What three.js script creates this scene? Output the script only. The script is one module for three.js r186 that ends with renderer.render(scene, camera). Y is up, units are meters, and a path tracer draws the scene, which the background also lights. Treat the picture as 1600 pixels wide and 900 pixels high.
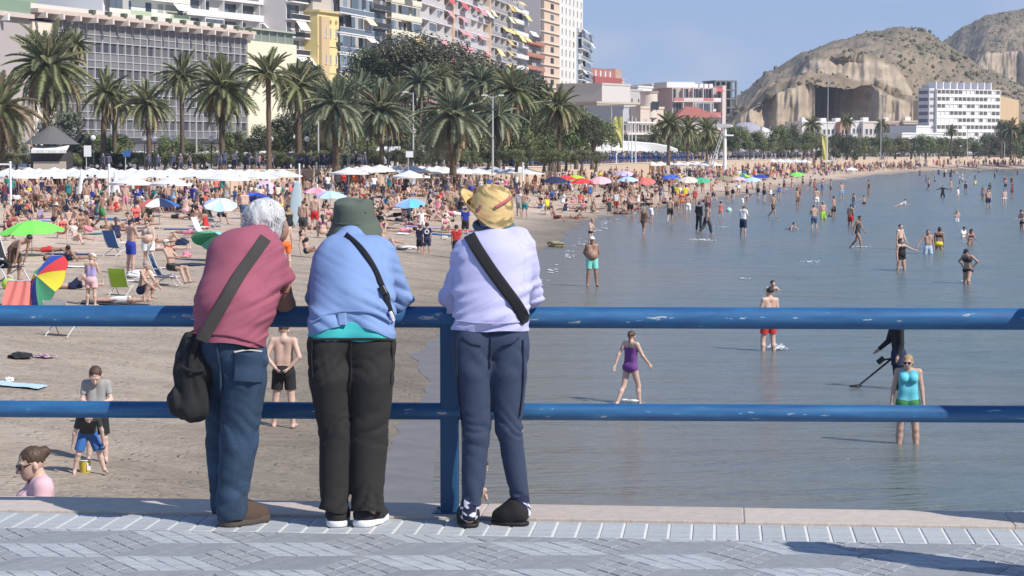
import * as THREE from 'three';
import { mergeGeometries } from 'three/addons/utils/BufferGeometryUtils.js';
import { ImprovedNoise } from 'three/addons/math/ImprovedNoise.js';
import { RoundedBoxGeometry } from 'three/addons/geometries/RoundedBoxGeometry.js';

// ---------------------------------------------------------------- camera, sky, sun, exposure
const F = 3370, EYE = 4.7, PITCH = Math.atan((450 - 235) / F);     // focal length in pixels of a 1600 x 900 picture
const scene = new THREE.Scene();
const camera = new THREE.PerspectiveCamera(2 * Math.atan(450 / F) * 180 / Math.PI, 16 / 9, 0.5, 6000);
camera.position.set(0, EYE, 0);
camera.rotation.x = -PITCH;
const renderer = new THREE.WebGLRenderer({ antialias: true });
renderer.setSize(1024, 576);
renderer.toneMapping = THREE.LinearToneMapping;
renderer.toneMappingExposure = 1.14;
renderer.shadowMap.enabled = true;

const SUN_EL = 44 * Math.PI / 180;
const SUN_DIR = new THREE.Vector3(0.8 * Math.cos(SUN_EL), Math.sin(SUN_EL), 0.6 * Math.cos(SUN_EL));
const sun = new THREE.DirectionalLight(new THREE.Color(1.0, 0.955, 0.89), 4.6);
sun.position.copy(SUN_DIR).multiplyScalar(300).add(new THREE.Vector3(0, 0, -150));
sun.target.position.set(0, 0, -150);
sun.castShadow = true;
sun.shadow.mapSize.set(4096, 4096);
Object.assign(sun.shadow.camera, { left: -260, right: 260, top: 260, bottom: -260, near: 1, far: 900 });
scene.add(sun, sun.target);

const noiseGen = new ImprovedNoise();
const n3 = (x, y, z) => noiseGen.noise(x, y, z);
const fbm = (x, y, z, o = 4) => { let s = 0, a = 0.5; for (let i = 0; i < o; i++) { s += a * n3(x, y, z + i * 7.3); x *= 2.03; y *= 2.03; z *= 2.03; a *= 0.5; } return s; };
const clamp = (v, a = 0, b = 1) => Math.min(b, Math.max(a, v));
const lerp = (a, b, t) => a + (b - a) * t;
const sstep = (a, b, v) => { const t = clamp((v - a) / (b - a)); return t * t * (3 - 2 * t); };
function rng(seed) { let s = seed >>> 0; return () => { s = (s + 0x6D2B79F5) >>> 0; let t = Math.imul(s ^ (s >>> 15), 1 | s); t = (t + Math.imul(t ^ (t >>> 7), 61 | t)) ^ t; return ((t ^ (t >>> 14)) >>> 0) / 4294967296; }; }
const pick = (r, a) => a[Math.floor(r() * a.length) % a.length];

{ // computed sky: pale haze at the horizon, bluer above, thin cloud wisps
  const W = 2048, H = 1024, d = new Float32Array(W * H * 4);
  for (let j = 0; j < H; j++) {
    const el = ((j + 0.5) / H - 0.5) * Math.PI, e = Math.max(el, 0);
    const a = Math.exp(-e * 9), b = Math.exp(-e * 2.2);
    for (let i = 0; i < W; i++) {
      const az = ((i + 0.5) / W) * Math.PI * 2;
      let r = lerp(lerp(0.10, 0.25, b), 0.42, a * 0.74), g = lerp(lerp(0.20, 0.39, b), 0.52, a * 0.72), bl = lerp(lerp(0.46, 0.66, b), 0.70, a * 0.72);
      const u = az * 9, cy = Math.sin(el) * 60;
      let c = sstep(0.10, 0.42, fbm(u * 2.3 * Math.cos(el), cy * 0.9, 3.1, 4) + 0.12) * sstep(0.004, 0.02, el) * 0.42;
      r = lerp(r, 0.50, c); g = lerp(g, 0.53, c); bl = lerp(bl, 0.66, c);
      if (el < 0) { r *= 0.6; g *= 0.62; bl *= 0.66; }
      const k = (j * W + i) * 4; d[k] = r; d[k + 1] = g; d[k + 2] = bl; d[k + 3] = 1;
    }
  }
  const t = new THREE.DataTexture(d, W, H, THREE.RGBAFormat, THREE.FloatType);
  t.mapping = THREE.EquirectangularReflectionMapping; t.magFilter = THREE.LinearFilter; t.minFilter = THREE.LinearFilter;
  t.colorSpace = THREE.LinearSRGBColorSpace; t.needsUpdate = true;
  scene.background = t; scene.environment = t;
}
scene.fog = new THREE.FogExp2(new THREE.Color(0.62, 0.70, 0.82), 0.00016);

// ---------------------------------------------------------------- helpers
const V = (x, y, z) => new THREE.Vector3(x, y, z);
const used = {};
function numbered(n) { if (!(n in used)) { used[n] = 0; return n; } used[n]++; return n + '_' + String(used[n]).padStart(3, '0'); }
function tag(o, label, category, group, kind) {
  if (label) o.userData.label = label; if (category) o.userData.category = category;
  if (group) o.userData.group = group; if (kind) o.userData.kind = kind; return o;
}
function thing(name, label, category, pos = [0, 0, 0], turn = 0, group) {
  const o = new THREE.Group(); o.name = numbered(name); scene.add(o); o.position.set(...pos); o.rotation.y = turn;
  return tag(o, label, category, group);
}
function part(parent, name, geo, m) {
  const o = new THREE.Mesh(geo, m); o.name = name; o.castShadow = o.receiveShadow = true; parent.add(o); return o;
}
function struct(name, geo, m) { const o = part(scene, numbered(name), geo, m); o.userData.kind = 'structure'; return o; }
const UNIT = new THREE.BoxGeometry(1, 1, 1);
function box(parent, name, m, x, y, z, w, h, d, ry = 0, rx = 0, rz = 0) {
  const o = part(parent, name, UNIT, m); o.position.set(x, y, z); o.scale.set(w, h, d); if (ry || rx || rz) o.rotation.set(rx, ry, rz); return o;
}
const C = (r, g, b) => new THREE.Color().setRGB(r, g, b);
const matCache = {};
function M(r, g, b, rough = 0.85, extra) {
  const k = [r, g, b, rough, extra ? JSON.stringify(extra) : ''].join();
  return matCache[k] || (matCache[k] = new (extra ? THREE.MeshPhysicalMaterial : THREE.MeshStandardMaterial)({ color: C(r, g, b), roughness: rough, side: THREE.DoubleSide, ...(extra || {}) }));
}
// texture from a function (u, v in 0..1) -> [r, g, b] linear-ish sRGB bytes or grey
function tex(w, h, fn, srgb = true) {
  const d = new Uint8Array(w * h * 4);
  for (let j = 0; j < h; j++) for (let i = 0; i < w; i++) {
    const c = fn(i / w, j / h, i, j), k = (j * w + i) * 4;
    if (typeof c === 'number') d[k] = d[k + 1] = d[k + 2] = clamp(c) * 255; else { d[k] = clamp(c[0]) * 255; d[k + 1] = clamp(c[1]) * 255; d[k + 2] = clamp(c[2]) * 255; }
    d[k + 3] = 255;
  }
  const t = new THREE.DataTexture(d, w, h); t.magFilter = THREE.LinearFilter; t.minFilter = THREE.LinearMipmapLinearFilter; t.generateMipmaps = true;
  t.wrapS = t.wrapT = THREE.RepeatWrapping; if (srgb) t.colorSpace = THREE.SRGBColorSpace; t.needsUpdate = true; return t;
}
// tileable fbm on the unit square
function tfbm(u, v, f, o = 4, seed = 0) {
  const a = u * Math.PI * 2, b = v * Math.PI * 2, R = f / (Math.PI * 2);
  let s = 0, am = 0.5, k = R;
  for (let i = 0; i < o; i++) { s += am * n3(Math.cos(a) * k + seed, Math.sin(a) * k + Math.cos(b) * k * 1.31, Math.sin(b) * k + seed * 1.7); k *= 2; am *= 0.5; }
  return s;
}
// pixel rays of the 1600 x 900 picture
const cp = Math.cos(PITCH), sp = Math.sin(PITCH);
function ray(px, py) { const x = (px - 800) / F, y = (450 - py) / F; return V(x, y * cp - sp, -(cp + y * sp)); }
function atDepth(px, py, d) { const r = ray(px, py), k = d / -r.z; return V(r.x * k, EYE + r.y * k, -d); }
function atHeight(px, py, Y) { const r = ray(px, py), k = (Y - EYE) / r.y; return V(r.x * k, Y, r.z * k); }
const xAt = (px, d) => (px - 800) / F * d;                          // good to a pixel
const yAt = (py, d) => EYE + (235 - py) * d / F;

// ---------------------------------------------------------------- beach ground
const WL = [[648, 840], [656, 790], [668, 700], [680, 640], [708, 560], [766, 500], [845, 440], [880, 400], [905, 375], [955, 345], [1005, 330], [1100, 318], [1180, 305], [1235, 295], [1300, 285], [1365, 276], [1420, 269], [1500, 265.5], [1600, 263.5], [1800, 262], [2100, 260.5]]
  .map(([px, py]) => { const p = atHeight(px, py, 0); return [-p.z, p.x]; });
function waterX(d) {
  if (d <= WL[0][0]) return WL[0][1];
  for (let i = 1; i < WL.length; i++) if (d < WL[i][0]) { const t = (d - WL[i - 1][0]) / (WL[i][0] - WL[i - 1][0]); return lerp(WL[i - 1][1], WL[i][1], t); }
  const a = WL[WL.length - 2], b = WL[WL.length - 1]; return b[1] + (d - b[0]) * (b[1] - a[1]) / (b[0] - a[0]);
}
function shoreDist(x, d) { // metres inland of the water line, roughly
  const sl = (waterX(d + 4) - waterX(d - 4)) / 8; const wob = 0.5 * n3(d * 0.11, x * 0.05, 4.2) * clamp(d / 60);
  return (waterX(d) - x) / Math.sqrt(1 + sl * sl) + wob;
}
function groundY(x, d) {
  const s = shoreDist(x, d);
  if (s < 0) return Math.max(-1.2, s * 0.05);
  const drift = 0.72 * sstep(21, 15, d) * sstep(-2.5, -3.6, x);   // sand heaped against the sea wall
  return drift + 0.95 * sstep(-2, 14, s) - 0.95 * sstep(-2, 14, 0) * (1 - clamp(s / 6)) + 0.75 * clamp((s - 14) / 50) + 0.02 * n3(x * 0.5, d * 0.25, 1) * clamp(s / 4);
}
function onGround(px, py, min = -9) { // where a pixel ray meets the sand (or the water when min = 0)
  let lo = 8, hi = 1500; const r = ray(px, py);
  const f = d => { const k = d / -r.z; return EYE + r.y * k - Math.max(min, groundY(r.x * k, d)); };
  if (f(hi) > 0) return atDepth(px, py, hi);
  let d = 9; while (d < hi && f(d) > 0) d *= 1.02;
  lo = d / 1.02; hi = d;
  for (let i = 0; i < 30; i++) { const m = (lo + hi) / 2; if (f(m) > 0) lo = m; else hi = m; }
  return atDepth(px, py, hi);
}
function gridGeo(rows, cols, fn, color) { // fn(i, j) -> [x, y, z, u, v]
  const p = [], uv = [], col = [], ix = [];
  for (let i = 0; i <= rows; i++) for (let j = 0; j <= cols; j++) { const q = fn(i, j); p.push(q[0], q[1], q[2]); uv.push(q[3] ?? q[0], q[4] ?? q[2]); if (color) col.push(...color(q, i, j)); }
  for (let i = 0; i < rows; i++) for (let j = 0; j < cols; j++) { const a = i * (cols + 1) + j, b = a + 1, c = a + cols + 1, e = c + 1; ix.push(a, b, e, a, e, c); }
  const g = new THREE.BufferGeometry();
  g.setAttribute('position', new THREE.Float32BufferAttribute(p, 3)); g.setAttribute('uv', new THREE.Float32BufferAttribute(uv, 2));
  if (color) g.setAttribute('color', new THREE.Float32BufferAttribute(col, 3));
  g.setIndex(ix); g.computeVertexNormals(); return g;
}
function merge(list) {
  return mergeGeometries(list.map(g => { const q = g.index ? g.toNonIndexed() : g; for (const k of Object.keys(q.attributes)) if (!['position', 'normal', 'uv', 'color'].includes(k)) q.deleteAttribute(k); return q; }), false);
}
function bx(x, y, z, w, h, d, ry = 0) { const g = new THREE.BoxGeometry(w, h, d); if (ry) g.rotateY(ry); g.translate(x, y, z); return g; }
function tube(pts, r, seg = 6, n) { const c = new THREE.CatmullRomCurve3(pts); return new THREE.TubeGeometry(c, n || Math.max(4, pts.length * 3), r, seg, false); }
function bar(a, b, r0, r1 = r0, seg = 8) { const d = V().subVectors(b, a), L = d.length(); const g = new THREE.CylinderGeometry(r1, r0, L, seg); g.translate(0, L / 2, 0); g.applyQuaternion(new THREE.Quaternion().setFromUnitVectors(V(0, 1, 0), d.normalize())); g.translate(a.x, a.y, a.z); return g; }

// ---------------------------------------------------------------- setting: sand, sea, promenades, hills
const sandBump = tex(1024, 1024, (u, v) => {
  let h = 0.5 + 0.5 * tfbm(u, v, 26, 5, 2) + 0.35 * tfbm(u, v, 90, 3, 9);
  return h;
}, false);
{ // footprints pressed into the same relief
  const r = rng(11), W = 1024, d = sandBump.image.data;
  for (let n = 0; n < 620; n++) {
    const cx = r() * W, cy = r() * W, a = r() * 6.28, L = 11 + r() * 7, w = 5 + r() * 4, dp = 40 + r() * 70;
    for (let y = -20; y <= 20; y++) for (let x = -20; x <= 20; x++) {
      const X = (x * Math.cos(a) + y * Math.sin(a)) / L, Y = (-x * Math.sin(a) + y * Math.cos(a)) / w, q = Math.hypot(X, Y);
      if (q > 1.6) continue;
      const k = (((Math.floor(cy + y) + W) % W) * W + (Math.floor(cx + x) + W) % W) * 4, dv = q < 1 ? -dp * (1 - q * q) : dp * 0.5 * Math.sin((q - 1) / 0.6 * Math.PI);
      d[k] = d[k + 1] = d[k + 2] = clamp((d[k] + dv) / 255) * 255;
    }
  }
}
const sandTone = tex(512, 512, (u, v) => { const t = 0.95 + 0.2 * tfbm(u, v, 7, 4, 5) + 0.16 * tfbm(u, v, 60, 3, 1); return [t, t * 0.99, t * 0.975]; });
const sandUV = (t, s) => { const c = t.clone(); c.repeat.set(s, s); c.needsUpdate = true; return c; };
const mSand = new THREE.MeshStandardMaterial({ color: 0xffffff, vertexColors: true, roughness: 0.95, map: sandUV(sandTone, 0.11), bumpMap: sandUV(sandBump, 0.14), bumpScale: 0.05, side: THREE.DoubleSide });
const BL = [[60, -110], [120, -62], [165, -38], [190, -18], [225, 3], [300, 19], [480, 71], [620, 140], [800, 255], [1200, 520]];
function backX(d) {
  if (d <= BL[0][0]) return BL[0][1];
  for (let i = 1; i < BL.length; i++) if (d < BL[i][0]) { const t = (d - BL[i - 1][0]) / (BL[i][0] - BL[i - 1][0]); return lerp(BL[i - 1][1], BL[i][1], t); }
  return BL[BL.length - 1][1];
}
const PROM_Y = 2.9;
{
  const rows = 330, cols = 150, d0 = 11.5, d1 = 900;
  const P = (i, j) => {
    const d = d0 * Math.pow(d1 / d0, i / rows), t = j / cols;
    const x1 = waterX(d) + 6 + d * 0.12, x0 = Math.max(Math.min(backX(d), waterX(d) - 8) - 1, -d * 0.34 - 16), x = x1 + (x0 - x1) * Math.pow(t, 1.25);
    return [x, groundY(x, d), -d];
  };
  struct('beach_sand', gridGeo(rows, cols, P, q => {
    const d = -q[2], s = shoreDist(q[0], d), n = fbm(q[0] * 0.12, d * 0.06, 8, 4);
    const dry = sstep(6, 22, s + n * 8 + (d - 60) * 0.12), wet = 1 - sstep(0.6, 6, s + n * 3);
    let c = [lerp(0.375, 0.62, dry), lerp(0.31, 0.49, dry), lerp(0.238, 0.378, dry)];
    return c.map(v => v * (1 - 0.42 * wet) * (1 + 0.22 * n));
  }), mSand);
  // the strip the last waves ran over: dark, smooth and mirroring
  const mWet = new THREE.MeshPhysicalMaterial({ color: C(0.185, 0.158, 0.125), roughness: 0.3, specularIntensity: 1, ior: 1.36, map: sandUV(sandTone, 0.3), bumpMap: sandUV(sandTone, 0.35), bumpScale: 0.004, side: THREE.DoubleSide });
  struct('wet_sand', gridGeo(300, 12, (i, j) => {
    const d = 13 * Math.pow(420 / 13, i / 300), sl = (waterX(d + 4) - waterX(d - 4)) / 8, wid = (1.25 + 0.9 * n3(d * 0.16, 3.3, 1) + 0.5 * n3(d * 0.6, 1.3, 1)) * lerp(0.5, 1, sstep(40, 90, d));
    const x = waterX(d) + (0.5 * n3(d * 0.11, waterX(d) * 0.05, 4.2) * clamp(d / 60) + 1.0 - j / 12 * (1.0 + wid)) * Math.sqrt(1 + sl * sl);
    return [x, groundY(x, d) + 0.006, -d];
  }), mWet);
}
{ // sea: swell in the mesh, ripples in the relief
  const ripple = tex(1024, 1024, (u, v) => 0.5 + (0.35 + 0.9 * sstep(-0.25, 0.3, tfbm(u, v, 3, 2, 8))) * (0.5 * tfbm(u, v * 1, 11, 5, 3) + 0.18 * tfbm(v, u, 40, 3, 6)), false);
  const rp = ripple.clone(); rp.repeat.set(0.075, 0.27); rp.needsUpdate = true;
  const mSea = new THREE.MeshPhysicalMaterial({ color: 0xffffff, vertexColors: true, roughness: 0.2, ior: 1.33, bumpMap: rp, bumpScale: 0.32, side: THREE.DoubleSide });
  const rows = 560, cols = 190, d0 = 13, d1 = 1400;
  struct('sea', gridGeo(rows, cols, (i, j) => {
    const d = d0 * Math.pow(d1 / d0, i / rows), x0 = waterX(d) - 3.2 - d * 0.02, x1 = waterX(d) + 14 + d * 0.62, x = x0 + (x1 - x0) * Math.pow(j / cols, 1.15);
    const s = clamp((x - waterX(d)) / 6), far = 1 / (1 + d / 160);
    const y = s * (0.085 * fbm(x * 0.13 + 3, d * 0.42, 2, 4) + 0.06 * Math.sin(d * 0.62 + x * 0.14 + 2.5 * n3(x * 0.06, d * 0.06, 5)) * (0.4 + n3(x * 0.05, d * 0.05, 9))) * (0.45 + far);
    return [x, y, -d];
  }, q => {
    const d = -q[2], k = clamp(-shoreDist(q[0], d) / (10 + d * 0.05)), n = fbm(q[0] * 0.07, d * 0.05, 2, 3), a = clamp(sstep(0, 1, k) + n * 0.8);
    return [lerp(0.175, 0.112, a), lerp(0.165, 0.152, a), lerp(0.137, 0.156, a)];
  }), mSea);
  // foam: thin broken lace
  const mFoam = M(0.62, 0.64, 0.65, 0.8);
  function foam(px, py, w, d, n, seed) {
    const r = rng(seed), c = onGround(px, py, 0), L = [];
    for (let i = 0; i < n; i++) {
      const x = (r() - 0.5) * w * (0.4 + r()), z = (r() - 0.5) * d * (0.4 + r()), s = 0.015 + 0.035 * r() * r();
      const g = new THREE.SphereGeometry(s, 6, 4); g.scale(1.5 + r(), 0.5, 2.5); g.translate(c.x + x, Math.max(0.03, c.y) + 0.02, c.z + z); L.push(g);
    }
    return merge(L);
  }
  const foams = [[1098, 376, 1.0, 2.6, 70, 1], [1215, 545, 0.4, 1.3, 50, 2], [1262, 410, 0.9, 1.2, 14, 3], [1345, 387, 0.9, 0.7, 22, 4], [1130, 356, 1.2, 0.7, 20, 5], [983, 629, 0.3, 0.25, 12, 6], [1165, 437, 0.4, 0.5, 8, 8], [1408, 420, 0.4, 0.4, 8, 9], [1510, 441, 0.4, 0.4, 9, 10]];
  tag(part(scene, 'foam', merge(foams.map(a => foam(...a))), mFoam), 'white foam splashed up round the bathers', 'foam', null, 'stuff');
  const r = rng(5), L = [];
  for (let d = 62; d < 320; d += 0.16 + d * 0.0016) {
    const sl = (waterX(d + 2) - waterX(d - 2)) / 4, wob = 0.5 * n3(d * 0.11, waterX(d) * 0.05, 4.2);
    if (fbm(d * 0.35, 2, 7, 3) < 0.06) continue;
    const x = waterX(d) + (wob + (r() - 0.5) * 0.5 + 0.1) * Math.sqrt(1 + sl * sl), s = 0.012 + r() * 0.025 + d * 0.00012;
    const g = new THREE.SphereGeometry(s, 5, 3); g.scale(2.4, 0.3, 3 + d * 0.03); g.translate(x, Math.max(0.01, groundY(x, d)) + 0.012, -d); L.push(g);
  }
  tag(part(scene, numbered('foam'), merge(L), mFoam), 'thin broken foam line along the water edge', 'foam', null, 'stuff');
}
{ // land behind the beach and its low retaining wall
  const mLand = new THREE.MeshStandardMaterial({ color: C(0.36, 0.31, 0.27), roughness: 0.95, map: sandUV(sandTone, 0.05), side: THREE.DoubleSide });
  struct('seafront_ground', gridGeo(120, 10, (i, j) => { const d = 60 + 1900 * Math.pow(i / 120, 1.5), x = backX(d) - 700 * Math.pow(j / 10, 2) - (d > 900 ? 0 : 0); return [x, PROM_Y + (d > 640 ? (d - 640) * 0.01 : 0), -d]; }), mLand);
  struct('far_land', gridGeo(30, 40, (i, j) => { const d = 640 + i * 45, x = backX(d) - 40 + j * 45; return [x, PROM_Y + 0.2 + sstep(0, 8, j) * 0 + (d - 640) * 0.008, -d]; }), mLand);
  const w = thing('retaining_wall', 'low pale wall between the sand and the palm promenade', 'wall');
  const mw = M(0.55, 0.43, 0.32, 0.9), cap = M(0.62, 0.55, 0.46, 0.85);
  for (let i = 0; i < 46; i++) {
    const d = 100 * Math.pow(8, i / 46), e = 100 * Math.pow(8, (i + 1) / 46), a = V(backX(d), 0, -d), b = V(backX(e), 0, -e), L = a.distanceTo(b), ry = Math.atan2(-(b.z - a.z), b.x - a.x);
    box(w, 'wall_section', mw, (a.x + b.x) / 2, 1.95, (a.z + b.z) / 2, L * 0.998, 2.1, 0.5, ry);
    box(w, 'coping', cap, (a.x + b.x) / 2, 3.03, (a.z + b.z) / 2, L * 0.998, 0.1, 0.62, ry);
  }
}
// ---- the promenade underfoot
{
  const FLOOR = EYE - 1.75, o = atHeight(700, 790, FLOOR), ROT = -5.5 * Math.PI / 180;
  const pr = new THREE.Group(); pr.name = 'promenade'; scene.add(pr); pr.position.copy(o); pr.rotation.y = ROT; pr.userData.kind = 'structure';
  const joint = M(0.66, 0.64, 0.61, 0.95);
  const speck = tex(256, 256, (u, v) => { const t = 0.93 + 0.10 * tfbm(u, v, 9, 4, 3) + 0.15 * tfbm(u, v, 60, 2, 8); return [t, t, t]; });
  const pm = (r, g, b) => { const m = new THREE.MeshStandardMaterial({ color: C(r, g, b), roughness: 0.72, map: sandUV(speck, 2.2), bumpMap: sandUV(speck, 6), bumpScale: 0.0015, side: THREE.DoubleSide }); return m; };
  part(pr, 'joint_bed', bx(0, -0.0995, 3.2, 16, 0.19, 5.6), joint);
  const paverGeo = (poly, yTop, inset = 0.003, bev = 0.004, depth = 0.012) => { // convex polygon [[x, z]] -> chamfered block
    const n = poly.length, c = poly.reduce((a, p) => [a[0] + p[0] / n, a[1] + p[1] / n], [0, 0]);
    const shrink = k => poly.map(p => { const dx = p[0] - c[0], dz = p[1] - c[1], L = Math.hypot(dx, dz) || 1; return [p[0] - dx / L * k * 1.5, p[1] - dz / L * k * 1.5]; });
    const rings = [[shrink(inset + bev), yTop], [shrink(inset), yTop - bev], [shrink(inset), yTop - depth]];
    const p = [], uv = [], tri = (a, b, d) => { for (const q of [a, b, d]) { p.push(...q); uv.push(q[0], q[2]); } }, at = (k, i) => { const q = rings[k][0][(i + n) % n]; return [q[0], rings[k][1], q[1]]; };
    for (let i = 1; i < n - 1; i++) tri(at(0, 0), at(0, i + 1), at(0, i));
    for (let k = 0; k < 2; k++) for (let i = 0; i < n; i++) { tri(at(k, i), at(k, i + 1), at(k + 1, i)); tri(at(k, i + 1), at(k + 1, i + 1), at(k + 1, i)); }
    const g = new THREE.BufferGeometry(); g.setAttribute('position', new THREE.Float32BufferAttribute(p, 3)); g.setAttribute('uv', new THREE.Float32BufferAttribute(uv, 2)); g.computeVertexNormals(); return g;
  };
  const r = rng(77);
  // coping stones of pale pink limestone along the drop
  const stone = [[0.57, 0.48, 0.41], [0.54, 0.46, 0.395], [0.59, 0.505, 0.43]].map(c => pm(...c));
  for (let i = -5; i < 6; i++) { const x0 = i * 1.25 + 0.2, z = [[x0, 0], [x0 + 1.249, 0], [x0 + 1.249, 0.40], [x0, 0.40]]; part(pr, 'coping_stone', paverGeo(z.map(q => [q[0], q[1]]), 0.012 + r() * 0.002, 0.0004, 0.004, 0.16), pick(r, stone)); }
  // ribbed edge slabs, 10 cm wide
  const slabM = [[0.46, 0.48, 0.49], [0.43, 0.45, 0.462], [0.48, 0.497, 0.505]].map(c => pm(...c));
  const slabG = [];
  for (let k = 0; k < 4; k++) slabG.push(paverGeo([[-0.0475, k * 0.1], [0.0475, k * 0.1], [0.0475, k * 0.1 + 0.099], [-0.0475, k * 0.1 + 0.099]], 0.0, 0.0004, 0.003, 0.012));
  const slab = merge(slabG);
  for (let i = -32; i < 34; i++) { const s = part(pr, 'edge_slab', slab, pick(r, slabM)); s.position.set(i * 0.105, (r() - 0.5) * 0.002, 0.405); }
  // tumbling-block pattern of rhombs, each cut into smaller setts
  const tones = { light: [[0.44, 0.463, 0.475], [0.415, 0.437, 0.45], [0.465, 0.483, 0.493]], mid: [[0.335, 0.343, 0.355], [0.312, 0.322, 0.335], [0.357, 0.363, 0.372]], dark: [[0.29, 0.302, 0.315], [0.27, 0.283, 0.298], [0.305, 0.315, 0.327]] };
  for (const k in tones) tones[k] = tones[k].map(c => pm(...c));
  const E = 0.365, dir = a => [Math.cos(a * Math.PI / 180) * E, -Math.sin(a * Math.PI / 180) * E];   // local z points to the viewer
  const off = -5.5, A = dir(72 + off), B = dir(-48 + off), D = dir(192 + off), add = (p, q, k = 1) => [p[0] + q[0] * k, p[1] + q[1] * k];
  const l1 = [A[0] - D[0], A[1] - D[1]], l2 = [B[0] - A[0], B[1] - A[1]];   // lattice steps
  const clip = (poly, f) => { const out = []; for (let i = 0; i < poly.length; i++) { const a = poly[i], b = poly[(i + 1) % poly.length], fa = f(a), fb = f(b); if (fa >= 0) out.push(a); if ((fa >= 0) !== (fb >= 0)) { const t = fa / (fa - fb); out.push([lerp(a[0], b[0], t), lerp(a[1], b[1], t)]); } } return out; };
  const pieces = [];
  for (let i = -30; i < 30; i++) for (let j = -30; j < 30; j++) {
    const c = [0.15 + i * l1[0] + j * l2[0], 1.30 + i * l1[1] + j * l2[1]];
    if (Math.abs(c[0]) > 4.2 || c[1] < 0.2 || c[1] > 3.6) continue;
    for (const [kind, p, q, nu, nv] of [['mid', A, B, 4, 4], ['light', B, D, 4, 4], ['dark', D, A, 4, 1]])
      for (let u = 0; u < nu; u++) for (let v = 0; v < nv; v++) {
        let poly = [[u, v], [u + 1, v], [u + 1, v + 1], [u, v + 1]].map(([s, t]) => add(add(c, p, s / nu), q, t / nv));
        poly = clip(poly, a => a[1] - 0.812); if (poly.length < 3) continue;
        let ar = 0; poly.forEach((a, k) => { const b = poly[(k + 1) % poly.length]; ar += a[0] * b[1] - a[1] * b[0]; });
        if (Math.abs(ar) < 0.0006) continue;
        if (ar > 0) poly.reverse();
        pieces.push({ poly, kind, x: c[0], z: poly.reduce((s, a) => s + a[1], 0) / poly.length });
      }
  }
  const seen = q => Math.abs(q.x) < 2.55 && q.z < 1.95 && q.z > 0.8;
  pieces.sort((a, b) => (seen(b) - seen(a)) || b.z - a.z);
  const rest = { light: [], mid: [], dark: [] };
  pieces.forEach((q, i) => {
    const g = paverGeo(q.poly, (r() - 0.5) * 0.003, 0.0026, 0.002);
    if (i < 298) part(pr, 'paver', g, pick(r, tones[q.kind])); else rest[q.kind].push(g);
  });
  for (const k in rest) if (rest[k].length) { const o = part(pr, 'paver_field', merge(rest[k]), tones[k][0]); o.userData.kind = 'stuff'; }
  // sea wall below the coping
  part(pr, 'sea_wall', bx(0, -1.75, 1.6, 16, 3.2, 3.0), M(0.42, 0.38, 0.33, 0.9));
}
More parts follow.
